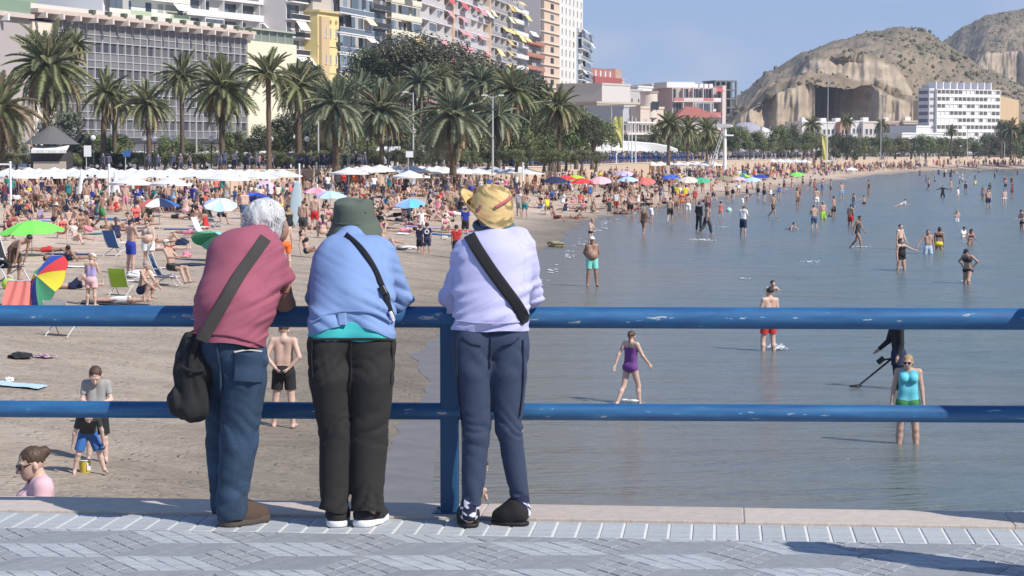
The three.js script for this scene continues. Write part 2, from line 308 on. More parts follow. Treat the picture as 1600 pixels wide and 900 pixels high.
// ---- the blue railing
{
  const base = atHeight(703, 803, EYE - 1.75), rl = thing('railing', 'blue tubular railing along the promenade edge with worn flaking paint', 'railing', [base.x, base.y, base.z], -2.5 * Math.PI / 180);
  const worn = (seed, W, top) => tex(2048, 256, (u, v, i, j) => {   // u along, v round the tube
    const up = Math.exp(-Math.pow((v - 0.5) / 0.13, 2)), n = fbm(u * 90, v * 9, seed, 4), m = fbm(u * 20, v * 5, seed + 9, 3), f = fbm(u * 260, v * 26, seed + 4, 3);
    let c = [0.13 + 0.06 * m, 0.35 + 0.11 * m + 0.07 * n, 0.53 + 0.11 * m + 0.07 * n];
    const dust = clamp(up * (0.34 + 0.7 * m + 0.3 * n)) * 0.55; c = [lerp(c[0], 0.42, dust), lerp(c[1], 0.52, dust), lerp(c[2], 0.66, dust)];
    const chip = sstep(0.445, 0.50, n * 0.75 + f * 0.45 + up * 0.235 - 0.02); if (chip > 0) c = [lerp(c[0], 0.72, chip), lerp(c[1], 0.72, chip), lerp(c[2], 0.72, chip)];
    const rust = sstep(0.36, 0.42, f * 0.6 + n * 0.4 + up * 0.1); return [lerp(c[0], 0.30, rust * 0.7), lerp(c[1], 0.26, rust * 0.7), lerp(c[2], 0.26, rust * 0.7)];
  });
  const tubeGeo = (rad, L) => { const g = new THREE.CylinderGeometry(rad, rad, L, 40, 60, false, Math.PI); g.rotateZ(-Math.PI / 2); const uv = g.attributes.uv; for (let i = 0; i < uv.count; i++) { const u = uv.getX(i); uv.setXY(i, uv.getY(i), u); } 
    // slightly uneven tube
    const p = g.attributes.position; for (let i = 0; i < p.count; i++) { const k = 1 + 0.008 * n3(p.getX(i) * 2.2, p.getY(i) * 9, rad * 50); p.setY(i, p.getY(i) * k); p.setZ(i, p.getZ(i) * k); } g.computeVertexNormals(); return g; };
  const mt = new THREE.MeshPhysicalMaterial({ map: worn(3, 1, 1), roughness: 0.5, side: THREE.DoubleSide }), ml = new THREE.MeshPhysicalMaterial({ map: worn(21, 1, 1), roughness: 0.45, side: THREE.DoubleSide });
  part(rl, 'top_rail', tubeGeo(0.0515, 12), mt).position.set(0.4, 0.952, 0.0);
  part(rl, 'lower_rail', tubeGeo(0.041, 12), ml).position.set(0.4, 0.498, 0.0);
  const mp = new THREE.MeshPhysicalMaterial({ color: C(0.02, 0.085, 0.19), roughness: 0.5, side: THREE.DoubleSide });
  for (const X of [0, -4.6, 4.6]) {
    const p = part(rl, 'post', new RoundedBoxGeometry(0.088, 1.0, 0.05, 3, 0.008), mp); p.position.set(X, 0.49, 0.012);
    const q = part(rl, 'post_plate', new RoundedBoxGeometry(0.026, 0.98, 0.11, 2, 0.004), mp); q.position.set(X + 0.072, 0.48, -0.02);
    part(rl, 'base_plate', new RoundedBoxGeometry(0.2, 0.016, 0.16, 2, 0.004), mp).position.set(X + 0.02, 0.008, 0);
    for (const bxx of [-0.06, 0.1]) for (const bz of [-0.055, 0.055]) { const b = part(rl, 'bolt', new THREE.CylinderGeometry(0.009, 0.009, 0.014, 6), M(0.3, 0.31, 0.33, 0.4, { metalness: 0.8 })); b.position.set(X + bxx, 0.022, bz); }
    const hk = part(rl, 'hook', new THREE.TorusGeometry(0.014, 0.0035, 6, 12, Math.PI * 1.3), M(0.5, 0.52, 0.55, 0.35, { metalness: 0.9 })); hk.position.set(X + 0.045, 0.8, 0.045);
  }
}
// ---- hills: a rock sheet swept along the ridge, cliffs in its lower half
function hill(name, ridge, dFoot, dRidge, cliffs, seed, label, notch) {
  const CT = [[1085, 210], [1130, 196], [1165, 168], [1200, 140], [1250, 124], [1300, 124], [1370, 134], [1440, 165], [1500, 185], [1560, 196], [1800, 212]], cliffTop = px => { for (let i = 1; i < CT.length; i++) if (px <= CT[i][0]) return lerp(CT[i - 1][1], CT[i][1], clamp((px - CT[i - 1][0]) / (CT[i][0] - CT[i - 1][0]))); return 212; };
  const R = px => { for (let i = 1; i < ridge.length; i++) if (px <= ridge[i][0]) { const t = clamp((px - ridge[i - 1][0]) / (ridge[i][0] - ridge[i - 1][0])); return lerp(ridge[i - 1][1], ridge[i][1], t * t * (3 - 2 * t) * 0.5 + t * 0.5); } return ridge[ridge.length - 1][1]; };
  const p0 = ridge[0][0], p1 = ridge[ridge.length - 1][0], cols = 420, rows = 96;
  const hash = [];
  const geo = gridGeo(rows, cols, (i, j) => {
    const px = lerp(p0, p1, j / cols), x = xAt(px, dRidge), top = Math.max(5, yAt(R(px), dRidge)), t = i / rows;
    // profile: pieces of wall and slope, [share of rows, height share, depth share]
    const prof = cliffs(px, ((235 - cliffTop(px)) * 745 / F + 2.7) / top); let h, dd, wall = 0;
    if (t > 0.9) { const k = (t - 0.9) / 0.1; h = top * (1 - 0.5 * k); dd = dRidge + k * 160; }
    else {
      let a = t / 0.9, done = 0, H = 0, Dp = 0; h = 0; dd = 0;
      for (const [sr, sh, sd, w] of prof) { const k = clamp((a - done) / sr); h += sh * k; Dp += sd * k; if (a > done && a <= done + sr) wall = w; done += sr; }
      h *= top; dd = lerp(dFoot, dRidge, Dp);
    }
    const wallish = wall;
    const gully = fbm(x * 0.055, h * 0.012, seed, 4) * 20 + fbm(x * 0.16, h * 0.02, seed + 3, 3) * 8 + fbm(x * 0.5, h * 0.12, seed + 6, 3) * 3.5;
    let e = (wallish ? gully * (0.6 + 0.6 * sstep(1280, 1130, px)) : fbm(x * 0.03, dd * 0.03, seed + 5, 4) * 14) * sstep(0, 0.06, t);
    if (notch && wallish && t < 0.4) e += notch(px);
    hash.push(wallish);
    const ridgeRough = fbm(x * 0.09, 3, seed + 8, 4) * 2.6;
    const y = h + (wallish ? 0 : fbm(x * 0.05, dd * 0.05, seed + 2, 4) * 7 * sstep(0.1, 0.3, t) * (1 - 0.85 * sstep(0.6, 0.88, t))) + ridgeRough * 0.6 * sstep(0.5, 0.9, t) + 1.2 * fbm(x * 0.3, dd * 0.3 + h * 0.3, seed, 3);
    return [x * (dd + e) / dRidge, y, -(dd + e)];
  }, (q, i, j) => {
    const w = hash[i * (cols + 1) + j], n = fbm(q[0] * 0.06, q[1] * 0.09, q[2] * 0.06, 4), f = fbm(q[0] * 0.4, q[1] * 0.5, q[2] * 0.3, 3), st = n3(q[0] * 0.02, q[1] * 0.55 + n * 2, 3);
    const dk = 1 - 0.25 * sstep(0.05, 0.45, n3(q[0] * 0.3, q[1] * 0.05, 8) + 0.4 * f); let c = w ? [(0.41 + 0.2 * n + 0.09 * st) * dk, (0.325 + 0.16 * n + 0.07 * st) * dk, (0.235 + 0.12 * n + 0.05 * st) * dk] : [0.285 + 0.18 * n + 0.06 * st, 0.212 + 0.14 * n + 0.045 * st, 0.142 + 0.1 * n + 0.03 * st];
    const g = (w ? sstep(0.22, 0.34, n + f * 0.6) * 0.5 : sstep(-0.08, 0.2, n * 0.8 + f * 0.9 - 0.03 + sstep(0.7, 0.85, i / rows) * 0.2) * 0.7);
    c = [lerp(c[0], 0.085, g), lerp(c[1], 0.088, g), lerp(c[2], 0.05, g)];
    return c.map(v => Math.max(0.03, v * (1 + 0.35 * f)));
  });
  const o = struct(name, geo, new THREE.MeshStandardMaterial({ vertexColors: true, color: 0xffffff, roughness: 1, side: THREE.DoubleSide }));
  // scrub growing on the slopes
  const r = rng(seed * 31 + 7), pos = geo.attributes.position, leaf = new THREE.IcosahedronGeometry(1, 1), lp = leaf.attributes.position;
  for (let i = 0; i < lp.count; i++) { const k = 0.75 + 0.5 * n3(lp.getX(i) * 2.3, lp.getY(i) * 2.3, lp.getZ(i) * 2.3 + 4); lp.setXYZ(i, lp.getX(i) * k, lp.getY(i) * k * 0.75, lp.getZ(i) * k); }
  leaf.computeVertexNormals();
  const spots = [];
  for (let i = 8; i < rows * 0.93; i++) for (let j = 0; j < cols; j++) { const k = i * (cols + 1) + j; if (hash[k] || r() > 0.15) continue; if (fbm(pos.getX(k) * 0.05, pos.getY(k) * 0.05, seed + 1, 3) + r() * 0.5 + sstep(0.6, 0.9, i / rows) * 0.3 > 0.3) spots.push(k); }
  const im = new THREE.InstancedMesh(leaf, M(1, 1, 1, 0.95), spots.length), mm = new THREE.Matrix4(), qq = new THREE.Quaternion();
  spots.forEach((k, n) => { const s = 0.35 + 1.0 * r() * r() + (r() < 0.04 ? 1.2 : 0); mm.compose(V(pos.getX(k) + r() * 2, pos.getY(k) + s * 0.2, pos.getZ(k)), qq.setFromEuler(new THREE.Euler(r(), r() * 6, r())), V(s, s, s)); im.setMatrixAt(n, mm); const t = r(); im.setColorAt(n, C(0.10 + 0.07 * t, 0.092 + 0.05 * t, 0.055 + 0.03 * t)); });
  im.name = numbered('scrub'); im.castShadow = im.receiveShadow = true; scene.add(im); tag(im, label, 'scrub', null, 'stuff');
}
hill('hill', [[1085, 200], [1128, 165], [1150, 150], [1200, 112], [1250, 84], [1300, 65], [1350, 52], [1400, 44], [1440, 49], [1470, 66], [1500, 84], [1540, 108], [1600, 132], [1700, 168], [1800, 200]], 720, 960, (px, c0) => {
  const c1 = Math.min(0.7, c0), up = 0.13 * sstep(1235, 1265, px) * (1 - sstep(1400, 1440, px));
  return [[0.34, c1, 0.05, 1], [0.10, 0.05, 0.10, 0], [0.12, up, 0.05, up > 0.05 ? 1 : 0], [0.44, 0.95 - c1 - up, 0.80, 0]];
}, 4, 'dark scrub dotted over the tan hill behind the hotel', px => px > 1272 && px < 1378 ? 34 * (1 - (px - 1272) / 106) * sstep(1270, 1276, px) : (px > 1452 && px < 1600 ? -18 * sstep(1560, 1566, px) * (1 - sstep(1590, 1598, px)) : 0));
hill('hill', [[1380, 150], [1440, 95], [1475, 62], [1500, 42], [1540, 25], [1570, 18], [1600, 16], [1660, 14], [1740, 30], [1850, 80]], 1130, 1350, px => {
  const c = 0.3 + 0.2 * sstep(1480, 1540, px); return [[0.3, 0.3, 0.25, 0], [0.2, c - 0.15, 0.06, 1], [0.5, 0.85 - c, 0.69, 0]];
}, 17, 'dark scrub on the second hill at the right');

// ---------------------------------------------------------------- bodies: smooth field of tapered limbs, meshed with surface nets
const cap = (a, b, ra, rb, k = 0.02, o = {}) => ({ t: 0, a, b, ra, rb, k, ...o });
const ell = (c, r, k = 0.02, o = {}) => ({ t: 1, c, r, k, ...o });       // o.q: quaternion of the ellipsoid's own frame
const _w = V(), _w2 = V();
function primDist(p, x, y, z) {
  if (p.t === 0) {
    const ax = p.a.x, ay = p.a.y, az = p.a.z, bx_ = p.b.x - ax, by = p.b.y - ay, bz = p.b.z - az, qx = x - ax, qy = y - ay, qz = z - az;
    const L2 = bx_ * bx_ + by * by + bz * bz || 1e-9; let t = (qx * bx_ + qy * by + qz * bz) / L2; t = t < 0 ? 0 : t > 1 ? 1 : t; p._t = t;
    let dx = qx - bx_ * t, dy = qy - by * t, dz = qz - bz * t;
    if (p.f) { const s = (dx * p.f.x + dy * p.f.y + dz * p.f.z) * (p.fk - 1); dx += p.f.x * s; dy += p.f.y * s; dz += p.f.z * s; }
    return Math.sqrt(dx * dx + dy * dy + dz * dz) - (p.ra + (p.rb - p.ra) * t);
  }
  let dx = x - p.c.x, dy = y - p.c.y, dz = z - p.c.z;
  if (p.q) { _w.set(dx, dy, dz).applyQuaternion(p.qi || (p.qi = p.q.clone().invert())); dx = _w.x; dy = _w.y; dz = _w.z; }
  const r = p.r, a = dx / r[0], b = dy / r[1], c = dz / r[2], k0 = Math.sqrt(a * a + b * b + c * c), k1 = Math.sqrt((a / r[0]) ** 2 + (b / r[1]) ** 2 + (c / r[2]) ** 2);
  p._t = 0.5; return k1 < 1e-9 ? -Math.min(...r) : k0 * (k0 - 1) / k1;
}
function primBox(p, m) {
  if (p.t === 0) { const R = Math.max(p.ra, p.rb) / Math.min(1, p.fk || 1) + m; return [Math.min(p.a.x, p.b.x) - R, Math.min(p.a.y, p.b.y) - R, Math.min(p.a.z, p.b.z) - R, Math.max(p.a.x, p.b.x) + R, Math.max(p.a.y, p.b.y) + R, Math.max(p.a.z, p.b.z) + R]; }
  const R = Math.max(...p.r) + m; return [p.c.x - R, p.c.y - R, p.c.z - R, p.c.x + R, p.c.y + R, p.c.z + R];
}
function fieldMesh(prims, cell, warp) {
  let lo = [1e9, 1e9, 1e9], hi = [-1e9, -1e9, -1e9];
  for (const p of prims) if (!p.cut) { const b = primBox(p, cell * 2.5); for (let i = 0; i < 3; i++) { lo[i] = Math.min(lo[i], b[i]); hi[i] = Math.max(hi[i], b[i + 3]); } }
  const n = lo.map((l, i) => Math.ceil((hi[i] - l) / cell) + 1), [nx, ny, nz] = n, g = new Float32Array(nx * ny * nz).fill(0.3);
  for (const p of prims) {
    const b = primBox(p, 0.06 + cell * 2), s = [0, 1, 2].map(i => Math.max(0, Math.floor((b[i] - lo[i]) / cell))), e = [0, 1, 2].map(i => Math.min(n[i] - 1, Math.ceil((b[i + 3] - lo[i]) / cell)));
    for (let k = s[2]; k <= e[2]; k++) for (let j = s[1]; j <= e[1]; j++) for (let i = s[0]; i <= e[0]; i++) {
      const q = (k * ny + j) * nx + i; let d = primDist(p, lo[0] + i * cell, lo[1] + j * cell, lo[2] + k * cell), v = g[q];
      if (p.cut) { d = -d; const h = Math.max(p.k - Math.abs(v - d), 0); g[q] = Math.max(v, d) + h * h / (4 * p.k); }
      else { const h = Math.max(p.k - Math.abs(v - d), 0); g[q] = Math.min(v, d) - h * h / (4 * p.k); }
    }
  }
  if (warp) for (let k = 0; k < nz; k++) for (let j = 0; j < ny; j++) for (let i = 0; i < nx; i++) { const q = (k * ny + j) * nx + i; if (Math.abs(g[q]) < 0.08) g[q] += warp(lo[0] + i * cell, lo[1] + j * cell, lo[2] + k * cell); }
  // surface nets
  const id = new Int32Array(nx * ny * nz).fill(-1), P = [], ix = [], at = (i, j, k) => (k * ny + j) * nx + i;
  const E = [[0, 1], [0, 2], [0, 4], [1, 3], [1, 5], [2, 3], [2, 6], [3, 7], [4, 5], [4, 6], [5, 7], [6, 7]];
  const v = new Float32Array(8);
  for (let k = 0; k < nz - 1; k++) for (let j = 0; j < ny - 1; j++) for (let i = 0; i < nx - 1; i++) {
    let m = 0; for (let c = 0; c < 8; c++) { v[c] = g[at(i + (c & 1), j + ((c >> 1) & 1), k + (c >> 2))]; if (v[c] < 0) m |= 1 << c; }
    if (m === 0 || m === 255) continue;
    let x = 0, y = 0, z = 0, w = 0;
    for (const [a, b] of E) if ((v[a] < 0) !== (v[b] < 0)) { const t = v[a] / (v[a] - v[b]); x += (a & 1) + ((b & 1) - (a & 1)) * t; y += ((a >> 1) & 1) + (((b >> 1) & 1) - ((a >> 1) & 1)) * t; z += (a >> 2) + ((b >> 2) - (a >> 2)) * t; w++; }
    id[at(i, j, k)] = P.length / 3; P.push(lo[0] + (i + x / w) * cell, lo[1] + (j + y / w) * cell, lo[2] + (k + z / w) * cell);
  }
  const quad = (a, b, c, d, f) => { if (a < 0 || b < 0 || c < 0 || d < 0) return; if (f) ix.push(a, b, c, a, c, d); else ix.push(a, c, b, a, d, c); };
  for (let k = 1; k < nz - 1; k++) for (let j = 1; j < ny - 1; j++) for (let i = 1; i < nx - 1; i++) {
    const s = g[at(i, j, k)] < 0;
    if (s !== (g[at(i + 1, j, k)] < 0)) quad(id[at(i, j - 1, k - 1)], id[at(i, j, k - 1)], id[at(i, j, k)], id[at(i, j - 1, k)], s);
    if (s !== (g[at(i, j + 1, k)] < 0)) quad(id[at(i - 1, j, k - 1)], id[at(i - 1, j, k)], id[at(i, j, k)], id[at(i, j, k - 1)], s);
    if (s !== (g[at(i, j, k + 1)] < 0)) quad(id[at(i - 1, j - 1, k)], id[at(i, j - 1, k)], id[at(i, j, k)], id[at(i - 1, j, k)], s);
  }
  const geo = new THREE.BufferGeometry(); geo.setAttribute('position', new THREE.Float32BufferAttribute(P, 3)); geo.setIndex(ix); geo.computeVertexNormals();
  return geo;
}
const fieldAt = (prims, x, y, z) => { let v = 0.5; for (const p of prims) { let d = primDist(p, x, y, z); if (p.cut) { d = -d; const h = Math.max(p.k - Math.abs(v - d), 0); v = Math.max(v, d) + h * h / (4 * p.k); } else { const h = Math.max(p.k - Math.abs(v - d), 0); v = Math.min(v, d) - h * h / (4 * p.k); } } return v; };
function addUV(g, s = 1) { const p = g.attributes.position, n = g.attributes.normal, u = []; for (let i = 0; i < p.count; i++) { const ax = Math.abs(n.getX(i)), az = Math.abs(n.getZ(i)); u.push((az >= ax ? p.getX(i) : p.getZ(i)) * s, p.getY(i) * s); } g.setAttribute('uv', new THREE.Float32BufferAttribute(u, 2)); return g; }
// keep the side of a mesh where f > 0, cutting triangles on the line; pts pushed out by swell(i)
function cutMesh(geo, f, swell) {
  const p = geo.attributes.position, n = geo.attributes.normal, ix = geo.index.array, P = [], map = new Map();
  const put = i => { let k = map.get(i); if (k === undefined) { k = P.length / 3; const s = swell ? (typeof swell === 'function' ? swell(i) : swell) : 0; P.push(p.getX(i) + n.getX(i) * s, p.getY(i) + n.getY(i) * s, p.getZ(i) + n.getZ(i) * s); map.set(i, k); } return k; };
  const mid = (i, j) => { const key = i < j ? i + '_' + j : j + '_' + i; let k = map.get(key); if (k === undefined) { const t = f[i] / (f[i] - f[j]), a = put(i), b = put(j); k = P.length / 3; for (let c = 0; c < 3; c++) P.push(lerp(P[a * 3 + c], P[b * 3 + c], t)); map.set(key, k); } return k; };
  const I = [];
  for (let t = 0; t < ix.length; t += 3) {
    const q = [ix[t], ix[t + 1], ix[t + 2]], s = q.map(i => f[i] > 0), c = s[0] + s[1] + s[2];
    if (c === 3) I.push(put(q[0]), put(q[1]), put(q[2]));
    else if (c === 1) { const k = s.indexOf(true), a = q[k], b = q[(k + 1) % 3], d = q[(k + 2) % 3]; I.push(put(a), mid(a, b), mid(a, d)); }
    else if (c === 2) { const k = s.indexOf(false), a = q[k], b = q[(k + 1) % 3], d = q[(k + 2) % 3], m1 = mid(b, a), m2 = mid(d, a); I.push(put(b), put(d), m2, put(b), m2, m1); }
  }
  const g = new THREE.BufferGeometry(); g.setAttribute('position', new THREE.Float32BufferAttribute(P, 3)); g.setIndex(I); g.computeVertexNormals(); return g;
}
const rotTo = (a, b, f) => new THREE.Quaternion().setFromUnitVectors(a, b);
// ---- the human figure. Pose angles in degrees; it faces +z, its left side is +x.
const D2R = Math.PI / 180;
const limb = (side, pitch, out, q) => V(Math.sin(out * D2R) * side, -Math.cos(pitch * D2R) * Math.cos(out * D2R), Math.sin(pitch * D2R) * Math.cos(out * D2R)).applyQuaternion(q);
function joints(o) { // -> joint positions for a figure 1.7 m tall standing; lying and sitting poses are turned as a whole
  const J = {}, body = new THREE.Quaternion().setFromEuler(new THREE.Euler((o.tilt || 0) * D2R, 0, (o.roll || 0) * D2R));
  const child = o.child ? 1 : 0, headS = 1 + 0.28 * child, legS = 1 - 0.10 * child;
  J.q = body; J.headS = headS;
  J.hip = V(0, 0, 0);
  const chestQ = body.clone().multiply(new THREE.Quaternion().setFromEuler(new THREE.Euler((o.lean || 0) * D2R, (o.twist || 0) * D2R, (o.side || 0) * D2R)));
  const midQ = body.clone().multiply(new THREE.Quaternion().setFromEuler(new THREE.Euler((o.lean || 0) * 0.45 * D2R, 0, (o.side || 0) * 0.5 * D2R)));
  J.chestQ = chestQ;
  J.waist = V(0, 0.19, 0.005).applyQuaternion(midQ);
  J.chest = J.waist.clone().add(V(0, 0.23, -0.012).applyQuaternion(chestQ));
  J.neck = J.chest.clone().add(V(0, 0.115, -0.012).applyQuaternion(chestQ));
  const headQ = chestQ.clone().multiply(new THREE.Quaternion().setFromEuler(new THREE.Euler((o.nod || 0) * D2R, (o.look || 0) * D2R, (o.cock || 0) * D2R, 'YXZ')));
  J.headQ = headQ; J.head = J.neck.clone().add(V(0, 0.135 * (1 + 0.2 * child), 0.03).applyQuaternion(headQ));
  for (const [n, s] of [['L', 1], ['R', -1]]) {
    const arm = o['arm' + n] || o.arm || [0, 8, 8, 4], leg = o['leg' + n] || o.leg || [0, 3, 0, 0], W = o.wide || 1;
    J['sh' + n] = J.chest.clone().add(V(s * 0.172 * W, 0.075 + (o.shrug || 0), -0.01).applyQuaternion(chestQ));
    J['el' + n] = J['sh' + n].clone().addScaledVector(limb(s, arm[0], arm[1], chestQ), 0.285);
    J['wr' + n] = J['el' + n].clone().addScaledVector(limb(s, arm[2], arm[3], chestQ), 0.25);
    J['ha' + n] = J['wr' + n].clone().addScaledVector(limb(s, arm[4] ?? arm[2], arm[5] ?? arm[3], chestQ), 0.155);
    J['hj' + n] = V(s * 0.088 * (o.hipW || 1), -0.03, 0).applyQuaternion(body);
    J['kn' + n] = J['hj' + n].clone().addScaledVector(limb(s, leg[0], leg[1], body), 0.42 * legS);
    J['an' + n] = J['kn' + n].clone().addScaledVector(limb(s, leg[2], leg[3], body), 0.40 * legS);
    const fd = leg[4] ?? (leg[2] + 84);
    J['to' + n] = J['an' + n].clone().addScaledVector(limb(s, fd, (leg[5] ?? 10), body), 0.175);
  }
  let low = 1e9; for (const k in J) if (J[k].isVector3) { const r = /to/.test(k) ? 0.025 : /an/.test(k) ? 0.06 : /hip|hj/.test(k) ? 0.105 : /waist|chest/.test(k) ? 0.10 : /head/.test(k) ? 0.105 : /kn/.test(k) ? 0.055 : 0.03; low = Math.min(low, J[k].y - r); }
  const up = V(0, -low + (o.raise || 0), 0); for (const k in J) if (J[k].isVector3) J[k].add(up);
  return J;
}
// body: build in { fat, female, child }
function bodyPrims(J, b = {}) {
  const fat = b.fat || 0, fem = b.female || 0, fr = V(0, 0, 1).applyQuaternion(J.q), cf = V(0, 0, 1).applyQuaternion(J.chestQ), T = b.thin || 1, P = [];
  const tr = (r, o) => ({ reg: 'torso', ...o, f: o && o.f || fr, fk: o && o.fk || 1.25 });
  const lat = (c, q, x, y, z) => c.clone().add(V(x, y, z).applyQuaternion(q));
  const hw = 0.062 + 0.012 * fem + 0.02 * fat, ww = 0.055 - 0.008 * fem + 0.045 * fat, cw = 0.085 - 0.008 * fem + 0.02 * fat;
  for (const s of [1, -1]) {
    P.push(cap(lat(J.hip, J.q, s * hw, -0.01, -0.005), lat(J.waist, J.chestQ, s * ww, 0, 0), 0.098 + 0.014 * fem + 0.03 * fat, 0.086 + 0.05 * fat, 0.05, tr(0, { c0: 0, c1: 0.45 })));
    P.push(cap(lat(J.waist, J.chestQ, s * ww, 0, 0), lat(J.chest, J.chestQ, s * cw, 0.03, 0), 0.086 + 0.05 * fat, 0.088 + 0.02 * fat, 0.05, tr(0, { f: cf, fk: 1.22, c0: 0.45, c1: 0.92 })));
    P.push(cap(J.neck.clone().addScaledVector(V(0, 1, 0).applyQuaternion(J.chestQ), -0.02), J[s > 0 ? 'shL' : 'shR'], 0.05, 0.052 * T, 0.04, { reg: 'torso', c0: 1.05, c1: 1.0 }));
  }
  P.push(ell(lat(J.hip, J.q, 0, -0.02, -0.045), [0.15 + 0.02 * fem + 0.03 * fat, 0.10, 0.085 + 0.02 * fat], 0.05, { q: J.q, reg: 'torso', c: undefined, c0: 0, c1: 0 }));
  P[P.length - 1].c = lat(J.hip, J.q, 0, -0.02, -0.045);
  if (fat) P.push(ell(lat(J.waist, J.chestQ, 0, -0.03, 0.05 + 0.05 * fat), [0.13 + 0.05 * fat, 0.15, 0.09 + 0.07 * fat], 0.06, { q: J.chestQ, reg: 'torso', c0: 0.4, c1: 0.4 }));
  if (fem) for (const s of [1, -1]) P.push(ell(lat(J.chest, J.chestQ, s * 0.075, -0.03, 0.085), [0.068, 0.066, 0.062], 0.04, { reg: 'torso', c0: 0.75, c1: 0.75 }));
  for (const n of ['L', 'R']) {
    P.push(cap(J['sh' + n], J['el' + n], 0.051 * T + 0.012 * fat, 0.039 * T + 0.008 * fat, 0.03, { reg: 'arm', c0: 0, c1: 1 }));
    P.push(cap(J['el' + n], J['wr' + n], 0.041 * T + 0.006 * fat, 0.027 * T, 0.02, { reg: 'arm', c0: 1, c1: 2 }));
    if (!b.fingers) { const w = J['wr' + n], h = J['ha' + n]; P.push(cap(w, w.clone().lerp(h, 0.55), 0.027, 0.034, 0.02, { reg: 'arm', c0: 2, c1: 2.5, f: b.palm && b.palm[n] || cf, fk: 1.0 })); P.push(cap(w.clone().lerp(h, 0.5), h, 0.030, 0.016, 0.02, { reg: 'arm', c0: 2.5, c1: 3 })); }
    P.push(cap(J['hj' + n], J['kn' + n], 0.088 * T + 0.02 * fat + 0.008 * fem, 0.056 * T + 0.01 * fat, 0.035, { reg: 'leg', c0: 0, c1: 1 }));
    const mid = J['kn' + n].clone().lerp(J['an' + n], 0.3).add(V(0, 0, -0.018).applyQuaternion(J.q));
    P.push(cap(J['kn' + n], mid, 0.054 * T, 0.057 * T + 0.008 * fat, 0.025, { reg: 'leg', c0: 1, c1: 1.3 }));
    P.push(cap(mid, J['an' + n], 0.057 * T + 0.008 * fat, 0.036, 0.025, { reg: 'leg', c0: 1.3, c1: 2 }));
    const heel = J['an' + n].clone().add(V().subVectors(J['an' + n], J['to' + n]).multiplyScalar(0.2)).addScaledVector(V().subVectors(J['an' + n], J['kn' + n]).normalize(), 0.04);
    P.push(cap(J['an' + n], heel, 0.037, 0.031, 0.02, { reg: 'leg', c0: 2, c1: 2.2 }));
    P.push(cap(J['an' + n].clone().addScaledVector(V().subVectors(J['an' + n], J['kn' + n]).normalize(), 0.025), J['to' + n], 0.036, 0.022, 0.02, { reg: 'leg', c0: 2, c1: 3 }));
  }
  P.push(cap(J.neck.clone().addScaledVector(V(0, 1, 0).applyQuaternion(J.chestQ), -0.03), J.head.clone().add(V(0, -0.03, -0.015).applyQuaternion(J.headQ)), 0.056 * T + 0.01 * fat, 0.05 * T + 0.006 * fat, 0.03, { reg: 'neck', c0: 1, c1: 1.3 }));
  return P;
}
function headPrims(J, b = {}) {
  const s = J.headS, q = J.headQ, at = (x, y, z) => J.head.clone().add(V(x, y, z).multiplyScalar(s).applyQuaternion(q)), P = [], R = r => r.map(v => v * s), o = { reg: 'head', q };
  P.push(ell(at(0, 0.022, -0.012), R([0.077, 0.09, 0.097]), 0.02, o));
  P.push(ell(at(0, -0.04, 0.03), R([0.060, 0.072, 0.066]), 0.035, o));
  P.push(ell(at(0, -0.085, 0.062), R([0.026, 0.022, 0.024]), 0.03, o));
  if (!b.noFace) {
    P.push(cap(at(0, 0.012, 0.088), at(0, -0.03, 0.112), 0.009 * s, 0.015 * s, 0.014, { reg: 'head' }));
    for (const e of [1, -1]) {
      P.push(ell(at(e * 0.079, -0.018, -0.008), R([0.012, 0.032, 0.02]), 0.008, o));
      P.push(cap(at(e * 0.03, 0.006, 0.106), at(e * 0.036, 0.002, 0.104), 0.015 * s, 0.015 * s, 0.012, { reg: 'head', cut: 1 }));
      P.push(ell(at(e * 0.031, 0.002, 0.078), R([0.0135, 0.012, 0.0125]), 0.004, o));
      P.push(cap(at(e * 0.014, 0.028, 0.088), at(e * 0.048, 0.026, 0.074), 0.008 * s, 0.007 * s, 0.012, { reg: 'head' }));
    }
    P.push(cap(at(-0.02, -0.062, 0.086), at(0.02, -0.062, 0.086), 0.0085 * s, 0.0085 * s, 0.008, { reg: 'head' }));
    P.push(cap(at(-0.026, -0.0555, 0.096), at(0.026, -0.0555, 0.096), 0.0022 * s, 0.0022 * s, 0.005, { reg: 'head', cut: 1 }));
  }
  return P;
}
